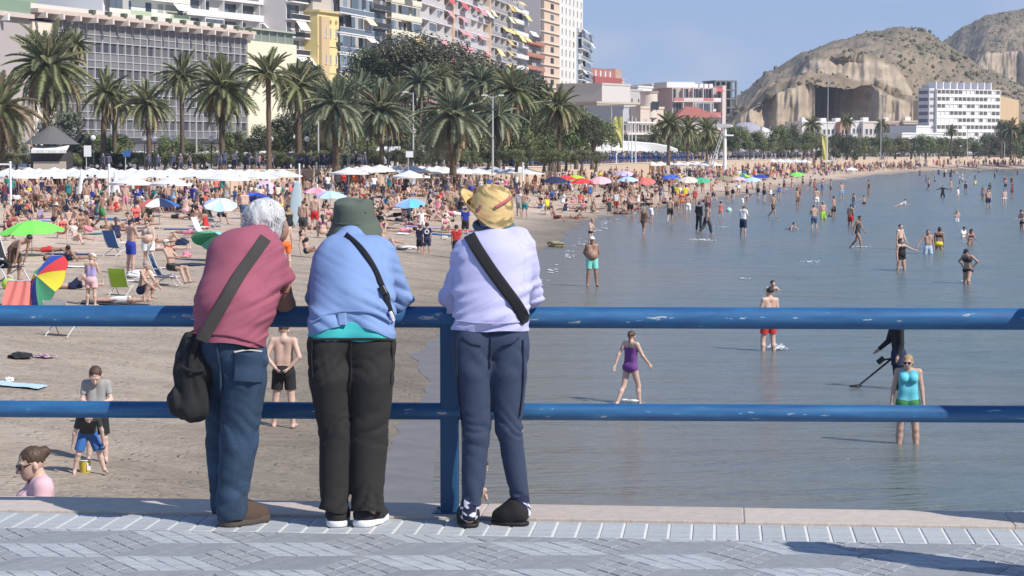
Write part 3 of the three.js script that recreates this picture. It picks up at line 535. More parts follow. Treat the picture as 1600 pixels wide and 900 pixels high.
// a hand with palm, four bent fingers of different lengths and a thumb; along: towards the knuckles, back: out of the back of the hand
function handPrims(w, along, back, side, curl = 25, s = 1, thumbSide = 1) {
  const P = [], a = along.clone().normalize(), bk = back.clone().addScaledVector(a, -back.dot(a)).normalize(), x = V().crossVectors(a, bk).normalize().multiplyScalar(thumbSide);
  const at = (u, v, n) => w.clone().addScaledVector(x, u * s).addScaledVector(a, v * s).addScaledVector(bk, n * s);
  P.push(cap(at(0.012, 0.0, 0), at(0.022, 0.085, 0), 0.02 * s, 0.017 * s, 0.012, { reg: 'arm' })); P.push(cap(at(-0.01, 0.0, 0), at(-0.026, 0.08, 0), 0.02 * s, 0.015 * s, 0.012, { reg: 'arm' })); P.push(cap(at(0, 0.02, 0), at(0, 0.085, 0.002), 0.019 * s, 0.017 * s, 0.012, { reg: 'arm' }));
  [[0.030, 0.092, 0.072, 0], [0.0095, 0.098, 0.080, 3], [-0.0115, 0.094, 0.074, 6], [-0.030, 0.084, 0.058, 10]].forEach(([u, v, L, ex]) => {
    let p = at(u, v, 0), ang = 0; const seg = [0.46, 0.3, 0.24];
    for (let i = 0; i < 3; i++) { ang += (curl + ex) * (i ? 1.1 : 0.8) * D2R; const d = a.clone().multiplyScalar(Math.cos(ang)).addScaledVector(bk, -Math.sin(ang)).addScaledVector(x, u * 1.2), e = p.clone().addScaledVector(d, L * seg[i] * s); P.push(cap(p, e, (0.0098 - i * 0.0011) * s, (0.0088 - i * 0.0011) * s, 0.004, { reg: 'arm' })); p = e; }
  });
  const t0 = at(0.026, 0.028, -0.004), t1 = at(0.052, 0.062, -0.014), t2 = at(0.056, 0.092, -0.022 - curl * 0.0003);
  P.push(cap(t0, t1, 0.0145 * s, 0.0115 * s, 0.008, { reg: 'arm' })); P.push(cap(t1, t2, 0.0112 * s, 0.0088 * s, 0.004, { reg: 'arm' }));
  return P;
}
// per-vertex zone numbers: torso 0 (crotch) .. 1 (shoulders), legs 0 .. -3, arms 10 .. 13, head 20
function zones(geo, prims) {
  const p = geo.attributes.position, z = new Float32Array(p.count);
  for (let i = 0; i < p.count; i++) {
    let best = 1e9; for (const q of prims) { if (q.cut) continue; const d = primDist(q, p.getX(i), p.getY(i), p.getZ(i)); if (d < best) { best = d; const c = lerp(q.c0 || 0, q.c1 || 0, q._t); z[i] = q.reg === 'leg' ? -c : q.reg === 'arm' ? 10 + c : q.reg === 'head' ? 20 : q.reg === 'neck' ? c : c; } }
  }
  // soften the numbers along the surface so that hems are level
  const ix = geo.index.array, kind = v => v >= 19 ? 3 : v >= 9 ? 2 : 1; let cur = z;
  for (let it = 0; it < 2; it++) { const s = new Float32Array(p.count), c = new Float32Array(p.count); for (let t = 0; t < ix.length; t += 3) for (let a = 0; a < 3; a++) { const i = ix[t + a], j = ix[t + (a + 1) % 3]; if (kind(cur[i]) === kind(cur[j])) { s[i] += cur[j]; c[i]++; s[j] += cur[i]; c[j]++; } } const nx = cur.slice(); for (let i = 0; i < p.count; i++) if (c[i]) nx[i] = (cur[i] + s[i] / c[i]) / 2; cur = nx; }
  return cur;
}
const figCache = {};
function figure(key, pose, build, cell) {
  const k = key + JSON.stringify(build) + cell; if (figCache[k]) return figCache[k];
  const J = joints({ ...pose, child: build.child }), bp = bodyPrims(J, build), hp = headPrims(J, { noFace: cell > 0.022 });
  let prims = bp, geo;
  if (cell > 0.022) { prims = [...bp, ...hp]; geo = fieldMesh(prims, cell); }
  else {
    const extra = [];
    if (build.fingers) for (const n of ['L', 'R']) { const w = J['wr' + n], al = V().subVectors(J['ha' + n], w), s = n === 'L' ? 1 : -1; const bk = (build.backs && build.backs[n]) ? V(...build.backs[n]) : V(s, 0, 0).applyQuaternion(J.chestQ); extra.push(fieldMesh(handPrims(w, al, bk, s, (build.curl || 28), 0.95, (build.thumb && build.thumb[n]) || (n === 'L' ? -1 : 1)), 0.0045)); }
    geo = fieldMesh(bp, cell); const hg = fieldMesh(hp, Math.min(cell, 0.0075));
    const all = [geo, hg, ...extra], P = [], I = []; let o = 0; for (const g of all) { P.push(...g.attributes.position.array); for (const i of g.index.array) I.push(i + o); o += g.attributes.position.count; }
    const m = new THREE.BufferGeometry(); m.setAttribute('position', new THREE.Float32BufferAttribute(P, 3)); m.setIndex(I); m.computeVertexNormals(); geo = m; prims = [...bp, ...hp];
  }
  return figCache[k] = { J, prims, geo, z: zones(geo, prims), g: {}, cell };
}
const TOPS = { // garments as zone windows: [torso lo, torso hi, arm hi, leg lo (negative)]
  tee: [0.12, 1.04, 10.62, 9, 0.014], long: [0.1, 1.04, 12.0, 9, 0.016], vest: [0.1, 0.98, 9.9, 9, 0.01], bra: [0.66, 0.84, 9.5, 9, 0.012], suit: [-0.08, 0.86, 9.5, 9, 0.009], dress: [-0.75, 1.0, 10.2, 9, 0.03],
  trunks: [-0.62, 0.22, 9, 9, 0.02], brief: [-0.12, 0.14, 9, 9, 0.01], shorts: [-0.85, 0.24, 9, 9, 0.028], skirt: [-0.55, 0.25, 9, 9, 0.04], pants: [-1.9, 0.24, 9, 9, 0.022], wetsuit: [-1.9, 1.05, 11.9, 9, 0.01],
};
function garment(f, kind) {
  if (f.g[kind]) return f.g[kind];
  const [lo, hi, ah, , sw] = TOPS[kind], n = f.z.length, s = new Float32Array(n);
  for (let i = 0; i < n; i++) { const z = f.z[i]; s[i] = z >= 19 ? -1 : z >= 9.9 ? (hi > 0.95 ? (ah - z) : -1) : Math.min(z - lo, hi - z); }
  const loose = lo < -0.3;
  return f.g[kind] = addUV(cutMesh(f.geo, s, i => sw * (loose ? clamp(0.5 - f.z[i] * 1.1, 0.45, 1.3) : 1) + f.cell * 0.12));
}
function hairGeo(f, style) {
  const k = 'hair' + style; if (f.g[k]) return f.g[k];
  const J = f.J, s = J.headS, q = J.headQ, at = (x, y, z) => J.head.clone().add(V(x, y, z).multiplyScalar(s).applyQuaternion(q)), o = { q }, P = [];
  const c = Math.max(f.cell * 0.55, 0.007);
  P.push(ell(at(0, 0.036, -0.02), [0.083 * s, 0.086 * s, 0.097 * s], 0.02, o));
  if (style === 'long') { const d = V(0, -1, 0).lerp(V(0, -1, -0.35).applyQuaternion(J.chestQ), 0.6).normalize(); P.push(cap(at(0, 0, -0.06), at(0, -0.02, -0.075).addScaledVector(d, 0.24), 0.075 * s, 0.045 * s, 0.04)); }
  if (style === 'bob') P.push(ell(at(0, -0.03, -0.045), [0.085 * s, 0.085 * s, 0.07 * s], 0.03, o));
  if (style === 'bun') P.push(ell(at(0, 0.05, -0.115), [0.042 * s, 0.042 * s, 0.042 * s], 0.02, o));
  if (style === 'pony') { P.push(ell(at(0, 0.04, -0.11), [0.03 * s, 0.03 * s, 0.03 * s], 0.02, o)); P.push(cap(at(0, 0.03, -0.125), at(0, -0.15, -0.13), 0.028 * s, 0.014, 0.02)); }
  P.push(ell(at(0, -0.045, 0.075), [0.075 * s, 0.085 * s, 0.085 * s], 0.012, { ...o, cut: 1 }));
  return f.g[k] = addUV(fieldMesh(P, c, c < 0.01 ? (x, y, z) => 0.006 * n3(x * 60, y * 22, z * 60) : null));
}
function hatGeo(f, kind) {
  const k = 'hat' + kind; if (f.g[k]) return f.g[k];
  const s = f.J.headS, L = [];
  if (kind === 'cap') { const d = new THREE.SphereGeometry(0.096, 16, 8, 0, Math.PI * 2, 0, Math.PI / 2); d.scale(0.94, 0.98, 1.1); L.push(d); const v = new THREE.CylinderGeometry(0.085, 0.09, 0.008, 14, 1, false, -1.2, 2.4); v.scale(1, 1, 1.15); v.translate(0, 0.004, 0.075); L.push(v); }
  else L.push(new THREE.LatheGeometry([[0, 0.105], [0.05, 0.10], [0.082, 0.075], [0.094, 0.01], [0.15, -0.02], [0.17, -0.035], [0.168, -0.039], [0.1, -0.002]].map(a => new THREE.Vector2(a[0], a[1])), 20));
  const g = merge(L); g.scale(s, s, s); g.translate(0, 0.045 * s, -0.008); g.applyQuaternion(f.J.headQ); g.translate(f.J.head.x, f.J.head.y, f.J.head.z); return f.g[k] = g;
}
const POSES = {
  stand: { armL: [2, 9, 12, 4], armR: [-2, 9, 10, 4], legL: [2, 5, -2, 3], legR: [-2, 5, -3, 3] },
  relax: { armL: [8, 12, 34, -8], armR: [-6, 8, 6, 3], legL: [6, 6, -5, 4], legR: [-1, 3, -2, 2], side: 2 },
  walk: { armL: [-22, 8, -6, 5], armR: [22, 8, 40, 2], legL: [24, 3, 4, 2], legR: [-16, 3, -38, 2], lean: 4 },
  stride: { armL: [24, 7, 42, 2], armR: [-20, 8, -4, 5], legL: [-18, 3, -42, 2], legR: [26, 3, 8, 2], lean: 5 },
  akimbo: { armL: [-14, 44, 20, -40], armR: [-14, 44, 20, -40], legL: [2, 8, -2, 6], legR: [-2, 6, -3, 4] },
  cross: { armL: [22, 14, 96, -52], armR: [22, 14, 92, -52], legL: [2, 6, -2, 4], legR: [-2, 5, -3, 3] },
  behind: { armL: [-24, 16, -12, -32], armR: [-24, 16, -12, -32], legL: [2, 6, -2, 5], legR: [-2, 5, -3, 4] },
  hold: { armL: [22, 10, 84, -18], armR: [20, 12, 92, -14], legL: [3, 5, -3, 3], legR: [-2, 5, -4, 3], nod: 24, lean: 4 },
  point: { armL: [20, 62, 26, 70], armR: [0, 10, 14, 4], legL: [4, 8, -4, 5], legR: [-6, 6, -8, 4] },
  spread: { armL: [8, 74, 14, 80], armR: [8, 66, 14, 76], legL: [6, 12, -6, 10], legR: [-6, 12, -14, 10] },
  phone: { armL: [26, 12, 128, -22], armR: [2, 10, 14, 4], legL: [2, 5, -2, 3], legR: [-3, 5, -5, 3] },
  head: { armL: [30, 60, 148, -30], armR: [-4, 9, 10, 4], legL: [2, 6, -2, 4], legR: [-3, 5, -4, 3] },
  bend: { lean: 78, nod: -20, armL: [62, 6, 54, 2], armR: [70, 8, 60, 2], legL: [12, 8, -10, 5], legR: [4, 8, -14, 5] },
  crouch: { lean: 34, armL: [50, 10, 62, -12], armR: [44, 10, 60, -12], legL: [112, 16, -32, 8, 70], legR: [108, 18, -36, 8, 66] },
  sit: { lean: 14, armL: [48, 12, 60, -10], armR: [44, 12, 64, -10], legL: [122, 10, -26, 4, 66], legR: [116, 14, -30, 6, 62] },        // knees drawn up
  sitback: { lean: -22, armL: [-34, 20, -10, 6], armR: [-36, 22, -8, 8], legL: [96, 8, 78, 4, 140], legR: [112, 12, 30, 6, 110] },
  sitflat: { lean: 6, nod: 16, armL: [30, 10, 76, -16], armR: [32, 10, 72, -14], legL: [90, 10, 86, 6, 158], legR: [90, 12, 84, 8, 156] },
  kneel: { lean: 12, armL: [30, 10, 66, -10], armR: [34, 10, 60, -10], legL: [70, 10, -84, 4, -78], legR: [66, 12, -86, 6, -80] },
  chair: { lean: -16, armL: [24, 16, 72, 4], armR: [22, 16, 74, 4], legL: [88, 8, 14, 4, 92], legR: [84, 10, 22, 6, 98], raise: 0 },
  supine: { tilt: -90, armL: [4, 16, 6, 8], armR: [30, 40, 120, -60], legL: [2, 8, 0, 8], legR: [44, 10, -52, 6, 40] },
  supine2: { tilt: -90, armL: [2, 20, 4, 14], armR: [2, 18, 6, 10], legL: [1, 7, 0, 7], legR: [2, 8, 0, 8] },
  prone: { tilt: 90, nod: -30, look: 30, armL: [150, 40, 176, -40], armR: [150, 40, 176, -40], legL: [0, 8, -2, 6, 20], legR: [2, 8, 0, 6, 20] },
  proneup: { tilt: 78, nod: -66, armL: [82, 14, 150, -20], armR: [80, 14, 148, -20], legL: [-4, 8, -14, 6, 10], legR: [0, 8, -60, 6, 10] },
  lounge: { tilt: -52, armL: [10, 14, 40, -6], armR: [14, 14, 52, -10], legL: [46, 6, 26, 4, 106], legR: [54, 8, 10, 6, 96] },
  swim: { tilt: 60, nod: -50, armL: [110, 24, 130, 10], armR: [60, 30, 80, 20], legL: [0, 6, -8, 4, 20], legR: [-10, 6, -20, 4, 20] },
};
const SKIN = [[0.58, 0.385, 0.30], [0.50, 0.32, 0.24], [0.42, 0.26, 0.19], [0.34, 0.195, 0.135], [0.25, 0.135, 0.09], [0.62, 0.43, 0.35]].map(c => M(...c, 0.55));
const HAIR = { dark: M(0.022, 0.016, 0.012, 0.6), brown: M(0.075, 0.042, 0.024, 0.6), fair: M(0.34, 0.235, 0.12, 0.65), grey: M(0.34, 0.32, 0.30, 0.7), white: M(0.72, 0.70, 0.67, 0.8), red: M(0.2, 0.07, 0.03, 0.6) };
const CLOTH = { black: [0.014, 0.014, 0.016], charcoal: [0.045, 0.047, 0.05], navy: [0.016, 0.025, 0.075], blue: [0.022, 0.045, 0.34], mid: [0.04, 0.13, 0.36], sky: [0.22, 0.42, 0.66], aqua: [0.13, 0.52, 0.60], mint: [0.22, 0.66, 0.56], teal: [0.02, 0.22, 0.22], green: [0.05, 0.22, 0.07], lime: [0.38, 0.62, 0.05], yellow: [0.80, 0.66, 0.05], orange: [0.78, 0.16, 0.03], red: [0.52, 0.03, 0.03], coral: [0.70, 0.16, 0.13], pink: [0.68, 0.24, 0.32], rose: [0.72, 0.45, 0.48], purple: [0.15, 0.05, 0.22], lilac: [0.42, 0.34, 0.60], white: [0.78, 0.78, 0.76], cream: [0.66, 0.60, 0.48], grey: [0.33, 0.32, 0.31], brown: [0.12, 0.07, 0.045], khaki: [0.28, 0.24, 0.15], maroon: [0.15, 0.025, 0.04], denim: [0.06, 0.10, 0.18], light: [0.45, 0.55, 0.66] };
const cloth = n => M(...CLOTH[n], 0.88);
// o: px, py (foot in the photograph) or pos; h (m); pose; yaw (deg, 0 faces the viewer); skin; hair: 'style colour'; wear: ['trunks navy', ...]; fat, female, child; cell
function person(o, label, group) {
  const build = {}; for (const k of ['fat', 'female', 'child', 'thin', 'fingers', 'curl', 'backs', 'thumb']) if (o[k]) build[k] = o[k];
  const pos = o.pos || (p => [p.x, p.y, p.z])(onGround(o.px, o.py, o.min ?? -0.02 - (o.deep || 0)));
  const h = o.h || 1.7, d = Math.abs(pos[2]), pxh = h * F / d;
  const cell = o.cell || (pxh > 105 ? 0.014 : pxh > 55 ? 0.022 : pxh > 26 ? 0.034 : 0.046);
  const pose = typeof o.pose === 'string' ? POSES[o.pose] : (o.pose || POSES.stand), f = figure(typeof o.pose === 'string' ? o.pose : o.key || JSON.stringify(o.pose || ''), pose, build, cell);
  const t = thing('person', label, 'person', [pos[0], pos[1] + (o.lift || 0) - (o.deep || 0), pos[2]], (o.yaw || 0) * D2R, group);
  const S = h / (o.child ? 1.69 : 1.7); t.scale.setScalar(S);
  part(t, 'body', f.geo, o.skinM || SKIN[o.skin ?? 1]);
  if (o.hair) { const [st, c] = o.hair.split(' '); part(t, 'hair', hairGeo(f, st), HAIR[c]); }
  if (o.hat) { const [st, c] = o.hat.split(' '); part(t, st === 'cap' ? 'cap' : 'sun_hat', hatGeo(f, st), cloth(c)); }
  const nm = { tee: 'shirt', long: 'shirt', vest: 'vest', bra: 'bikini_top', suit: 'swimsuit', dress: 'dress', trunks: 'swim_trunks', brief: 'swim_briefs', shorts: 'shorts', skirt: 'skirt', pants: 'trousers', wetsuit: 'wetsuit' };
  for (const w of o.wear || []) { const [k, c] = w.split(' '); part(t, nm[k], garment(f, k), typeof o.mat === 'object' && o.mat[k] || cloth(c)); }
  if (o.shades) { const L = [], s = f.J.headS; for (const e of [1, -1]) { const g = new THREE.SphereGeometry(0.023, 10, 8); g.scale(1.15, 0.85, 0.35); g.translate(e * 0.032, 0.004, 0.098); L.push(g); L.push(bx(e * 0.07, 0.008, 0.045, 0.006, 0.007, 0.1)); } L.push(bx(0, 0.01, 0.104, 0.03, 0.005, 0.005)); const g = merge(L); g.scale(s, s, s); g.applyQuaternion(f.J.headQ); g.translate(f.J.head.x, f.J.head.y, f.J.head.z); part(t, 'sunglasses', g, M(0.012, 0.01, 0.01, 0.2)); }
  t.userData.fig = undefined; delete t.userData.fig; t._fig = f; return t;
}

// ---------------------------------------------------------------- the three people leaning on the railing, seen from behind
{
  const FY = EYE - 1.75, knit = tex(256, 256, (u, v) => 0.5 + 0.22 * Math.sin(u * 6.283 * 40) * Math.sin(v * 6.283 * 40) + 0.3 * tfbm(u, v, 30, 3, 2), false);
  const fab = (r, g, b, rep = 6, bs = 0.0015, o = {}) => { const m = new THREE.MeshPhysicalMaterial({ color: C(r, g, b), roughness: 0.9, bumpMap: sandUV(knit, rep), bumpScale: bs, side: THREE.DoubleSide, sheen: 0.25, sheenRoughness: 0.6, ...o }); return m; };
  function hero(px0, label) {
    const o = atDepth(px0, 825, 10); o.y = FY;
    const t = thing('person', label, 'person', [o.x, o.y, o.z]);
    const H = (px, py, z = 0) => atDepth(px, py, 10 - z).sub(o);
    const c = (a, b, ra, rb, k = 0.04, e = {}) => cap(H(...a), H(...b), ra, rb, k, e);
    // first place where the picture ray meets a field, pushed out a little
    const hit = (prims, px, py, off = 0.006) => { const p = H(px, py, 0.7), q = H(px, py, -0.9), d = q.clone().sub(p), L = d.length(); d.divideScalar(L); let s = 0; for (let i = 0; i < 200 && s < L; i++) { const f = fieldAt(prims, p.x + d.x * s, p.y + d.y * s, p.z + d.z * s); if (f < 0.001) break; s += Math.max(0.001, f * 0.7); } if (s >= L) return null; return p.clone().addScaledVector(d, s - off); };
    const strap = (prims, pts, w, th = 0.004) => { // pts: [px, py]; a webbing band lying on the cloth
      const cv = new THREE.CatmullRomCurve3(pts.map(p => V(p[0], p[1], 0))), N = 60, rows = [];
      for (let i = 0; i <= N; i++) {
        const p = cv.getPoint(i / N), tn = cv.getTangent(i / N), nx = -tn.y, ny = tn.x, row = [];
        for (const s of [-1, -0.4, 0.4, 1]) { const h = hit(prims, p.x + nx * w * 337 / 2 * s, p.y + ny * w * 337 / 2 * s, 0.005); row.push(h || (rows.length ? rows[rows.length - 1][row.length].clone() : H(p.x, p.y, 0.1))); }
        rows.push(row);
      }
      const zs = rows.map(q => q.map(v => v.z)); rows.forEach((q, i) => q.forEach((v, k) => { for (let j = -3; j <= 3; j++) for (let m = 0; m < 4; m++) { const o2 = zs[clamp(i + j, 0, N)][m], base = (zs[clamp(i + 4, 0, N)][k] - zs[clamp(i - 4, 0, N)][k]) / 8 * j, zz = o2 - base; if (zz > v.z && zz < v.z + 0.025) v.z = lerp(v.z, zz, 0.8); } }));
      for (let it = 0; it < 4; it++) for (let i = 1; i < N; i++) for (let k = 0; k < 4; k++) { const m = rows[i - 1][k].clone().add(rows[i + 1][k]).multiplyScalar(0.5); if (m.z > rows[i][k].z) rows[i][k].lerp(m, 0.7); }
      for (let it = 0; it < 4; it++) { const old = rows.map(q => q.map(v => v.clone())); for (let i = 1; i < N; i++) for (let k = 0; k < 4; k++) rows[i][k].lerp(old[i - 1][k].clone().add(old[i + 1][k]).multiplyScalar(0.5), 0.6); }
      const P = [], uv = [], I = [], push = (v, u, w2) => { P.push(v.x, v.y, v.z); uv.push(u, w2); return P.length / 3 - 1; };
      const ring = rows.map((row, i) => { const out = row.map((v, k) => push(v.clone().add(V(0, 0, th)), k * 0.3, i * 0.2)), inn = row.map((v, k) => push(v.clone().add(V(0, 0, -0.006)), k * 0.3, i * 0.2)).reverse(); return [...out, ...inn]; });
      for (let i = 0; i < N; i++) for (let k = 0; k < 8; k++) { const a = ring[i][k], b = ring[i][(k + 1) % 8], d = ring[i + 1][k], e = ring[i + 1][(k + 1) % 8]; I.push(a, d, b, b, d, e); }
      const g = new THREE.BufferGeometry(); g.setAttribute('position', new THREE.Float32BufferAttribute(P, 3)); g.setAttribute('uv', new THREE.Float32BufferAttribute(uv, 2)); g.setIndex(I); g.computeVertexNormals(); return g;
    };
    const cloth3 = (prims, cell, keep, warp, swell) => { let g = fieldMesh(prims, cell, warp); if (keep) { const p = g.attributes.position, f = new Float32Array(p.count); for (let i = 0; i < p.count; i++) f[i] = keep(p.getX(i), p.getY(i), p.getZ(i)); g = cutMesh(g, f, swell); } return addUV(g); };
    return { t, H, c, strap, cloth3, hit, o };
  }
  // trouser folds: shallow creases, denser towards knee back and hem
  const creases = (amp, sd, dir = 1) => (x, y, z) => { // narrow valleys between smooth panels; thick behind the knee, at the seat and over the shoe
    const w = 0.18 + 0.8 * Math.exp(-Math.pow((y - 0.46) / 0.08, 2)) + 1.0 * Math.exp(-Math.pow((y - 0.1) / 0.08, 2)) + 0.75 * Math.exp(-Math.pow((y - 0.76) / 0.07, 2)), q = n3(x * 5 + sd, y * 4, z * 5) * 0.16;
    const v = (a, b) => Math.pow(1 - Math.min(1, Math.abs(n3(a, b, sd)) * 1.6), 2.6);
    return amp * (w * (v(x * 4 + y * 3 * dir, (y + q) * 11 + dir * x * 7) + 0.35 * v(x * 6 - y * 3, (y - q) * 17 - dir * x * 12) - 0.4) + 0.5 * n3(x * 6, y * 5 + sd, z * 6)); };
  function shoe(t, H, heel, toe, mats, o = {}) { // heel, toe: floor points in local metres
    const d = V().subVectors(toe, heel), L = d.length(), a = Math.atan2(d.x, d.z), W = o.w || 0.047, q = (u, y, s) => V(s, y, u), P = [];
    P.push(cap(q(0.045, 0.05, 0), q(L * 0.5, 0.045, 0), W * 0.92, W, 0.04), cap(q(L * 0.5, 0.045, 0.004), q(L - 0.05, 0.036, 0.004), W, W * 0.9, 0.04), cap(q(0.05, 0.06, 0), q(0.07, o.high || 0.1, 0), W * 0.85, W * 0.75, 0.03), cap(q(0.06, 0.09, 0), q(L * 0.55, 0.07, 0), W * 0.6, W * 0.55, 0.03));
    P.push({ ...ell(V(0, -0.055, L / 2), [0.4, 0.06, 0.6], 0.01), cut: 1 });
    const place = g => { g.rotateY(a); g.translate(heel.x, 0, heel.z); return addUV(g, 1); };
    const s = part(t, 'shoe', place(fieldMesh(P, 0.0065)), mats[0]);
    const so = [cap(q(0.042, 0.016, 0), q(L * 0.5, 0.016, 0), W * 1.0, W * 0.98, 0.03), cap(q(L * 0.5, 0.016, 0.003), q(L - 0.048, 0.018, 0.004), W * 1.02, W * 0.96, 0.03), { ...ell(V(0, 0.3 + (o.sole || 0.028), L / 2), [3, 0.3, 3], 0.004), cut: 1 }, { ...ell(V(0, -0.299, L / 2), [3, 0.3, 3], 0.004), cut: 1 }];
    part(s, 'sole', place(fieldMesh(so, 0.006)), mats[1]);
    if (o.laces) { const G = []; for (let i = 0; i < 4; i++) G.push(tube([q(L * (0.42 + i * 0.075), 0.088 - i * 0.009, -0.03), q(L * (0.45 + i * 0.075), 0.1 - i * 0.009, 0), q(L * (0.42 + i * 0.075), 0.088 - i * 0.009, 0.03)], 0.004, 5, 8)); part(s, 'laces', place(merge(G)), mats[2] || mats[1]); }
    if (o.trim) { const G = []; G.push(tube([q(0.03, 0.045, W * 0.9), q(L * 0.35, 0.06, W * 1.0), q(L * 0.62, 0.035, W * 1.03)], 0.006, 5, 10)); part(s, 'trim', place(merge(G)), mats[2] || mats[1]); }
    return s;
  }
  // ---------- 1: white-haired man in a rose T-shirt
  {
    const { t, H, c, strap, cloth3 } = hero(365, 'white-haired man in rose T-shirt and jeans leaning on the blue railing');
    const skin = M(0.42, 0.22, 0.15, 0.6), elbow = [446, 476, -0.34];
    const headC = H(415, 346, -0.27);
    const body = [
      c([366, 520, -0.05], [374, 470, -0.09], 0.085, 0.10), c([374, 470, -0.09], [388, 405, -0.16], 0.10, 0.11), c([395, 395, -0.16], [412, 362, -0.24], 0.07, 0.062),
      ell(headC, [0.082, 0.098, 0.09], 0.03), ell(headC.clone().add(V(0.045, -0.04, -0.05)), [0.06, 0.07, 0.06], 0.03), ell(headC.clone().add(V(0.075, -0.02, 0.012)), [0.014, 0.034, 0.024], 0.008), cap(headC.clone().add(V(0.07, -0.01, -0.07)), headC.clone().add(V(0.085, -0.03, -0.1)), 0.012, 0.015, 0.02),
      c([428, 408, -0.14], elbow, 0.056, 0.046, 0.03), c(elbow, [400, 476, -0.44], 0.046, 0.034, 0.02), c([345, 415, -0.22], [362, 474, -0.40], 0.05, 0.04, 0.03), c([362, 474, -0.40], [392, 474, -0.47], 0.04, 0.032, 0.02),
      c([375, 575, 0], [368, 690, 0.0], 0.08, 0.055), c([368, 690, 0], [358, 800, 0.02], 0.055, 0.04), c([347, 575, -0.11], [347, 690, -0.16], 0.07, 0.05), c([347, 690, -0.16], [348, 800, -0.14], 0.05, 0.036),
    ];
    const bg = fieldMesh(body, 0.009);
    const hands = [handPrims(H(401, 476, -0.435), V(-1, -0.05, -0.5), V(0, 1, 0.1), 0, 22, 1.05, 1), handPrims(H(391, 474, -0.465), V(0.9, -0.05, -0.5), V(0, 1, 0.1), 0, 22, 1.05, -1)].map(h => fieldMesh(h, 0.005));
    part(t, 'body', merge([bg, ...hands]), skin);
    const jeans = [
      c([356, 538, 0.0], [366, 548, -0.03], 0.142, 0.14), c([349, 560, -0.02], [352, 585, -0.06], 0.098, 0.095), c([384, 562, 0.0], [380, 588, 0.02], 0.108, 0.104, 0.03),
      c([381, 590, 0.01], [373, 690, 0.0], 0.108, 0.088, 0.02), c([373, 690, 0.0], [362, 792, 0.015], 0.088, 0.07, 0.02), c([349, 590, -0.12], [347, 690, -0.16], 0.095, 0.078, 0.01), c([347, 690, -0.16], [349, 792, -0.14], 0.078, 0.062, 0.01),
      c([361, 776, 0.015], [360, 800, 0.018], 0.076, 0.07, 0.012),
    ];
    const fold = creases(0.0095, 3, 1), dn = tex(512, 512, (u, v) => { const k = 0.8 + 0.35 * tfbm(u, v, 5, 4, 2) + 0.2 * tfbm(u, v, 70, 2, 4); return [0.215 * k, 0.315 * k, 0.425 * k]; });
    const mJ = new THREE.MeshPhysicalMaterial({ map: sandUV(dn, 1.6), roughness: 0.9, bumpMap: sandUV(knit, 10), bumpScale: 0.001, side: THREE.DoubleSide });
    const jg = cloth3(jeans, 0.0085, (x, y, z) => y - 0.032 - 0.006 * Math.sin(x * 60), fold);
    const jn = part(t, 'jeans', jg, mJ);
    const pocketM = new THREE.MeshPhysicalMaterial({ map: sandUV(dn, 2.1), color: C(0.86, 0.88, 0.92), roughness: 0.9, side: THREE.DoubleSide });
    part(jn, 'back_pocket', strap(jeans, [[388, 550], [389, 575], [388, 596]], 0.13, 0.004), pocketM);
    const stitch = M(0.50, 0.46, 0.38, 0.8);
    part(jn, 'pocket_welt', strap(jeans, [[366, 550], [386, 547], [410, 549]], 0.008, 0.007), stitch);
    part(jn, 'seam', strap(jeans, [[338, 530], [340, 552], [344, 580], [346, 610]], 0.008, 0.004), pocketM);
    const tee = [
      c([357, 540, 0.0], [368, 478, -0.05], 0.168, 0.182), c([366, 478, -0.05], [384, 410, -0.13], 0.182, 0.165), c([360, 402, -0.13], [368, 425, -0.10], 0.110, 0.13), c([408, 405, -0.13], [402, 440, -0.10], 0.112, 0.12),
      c([368, 388, -0.17], [418, 390, -0.18], 0.072, 0.072), c([420, 402, -0.13], [439, 438, -0.18], 0.070, 0.068, 0.035), c([395, 385, -0.16], [409, 366, -0.22], 0.08, 0.072, 0.03), c([352, 410, -0.2], [360, 440, -0.3], 0.075, 0.075, 0.03),
    ];
    const vl = (a, b, s) => Math.pow(1 - Math.min(1, Math.abs(n3(a, b, s)) * 1.7), 3.2) - 0.28;
    const folds = (x, y, z) => { const low = sstep(1.15, 0.85, y), side = sstep(0.02, 0.2, x); return 0.011 * n3(x * 5 - y * 6, y * 26 - x * 12, 2) * (0.25 + low * 0.9 + side * 0.7) + 0.005 * n3(x * 13, y * 42 - x * 22, 7) * (low + side) + 0.006 * n3(x * 9, y * 9, 4) + 0.006 * (0.25 + low * 0.6 + side) * vl(x * 3 - y * 3, y * 15 - x * 9, 6); };
    const hem = x => H(0, 529, 0).y - (0.018 * sstep(-0.05, 0.15, x)) * 2.2 + 0.006 * Math.sin(x * 23), sl = H(444, 442, -0.18), sdir = H(439, 438, -0.18).sub(H(420, 402, -0.13)).normalize(), nk = H(412, 361, -0.235), nd = nk.clone().sub(H(397, 383, -0.16)).normalize();
    const mT = fab(0.315, 0.085, 0.125, 5, 0.0012);
    const sh = part(t, 't_shirt', cloth3(tee, 0.0085, (x, y, z) => Math.min(y - hem(x), (x > sl.x - 0.14 && y < H(0, 395, 0).y && y > H(0, 462, 0).y) ? -((x - sl.x) * sdir.x + (y - sl.y) * sdir.y + (z - sl.z) * sdir.z) : 1, -((x - nk.x) * nd.x + (y - nk.y) * nd.y + (z - nk.z) * nd.z)), folds), mT);
    part(sh, 'hem_seam', strap(tee, [[300, 519], [325, 521], [360, 524], [390, 532], [415, 541]], 0.012, 0.003), mT);
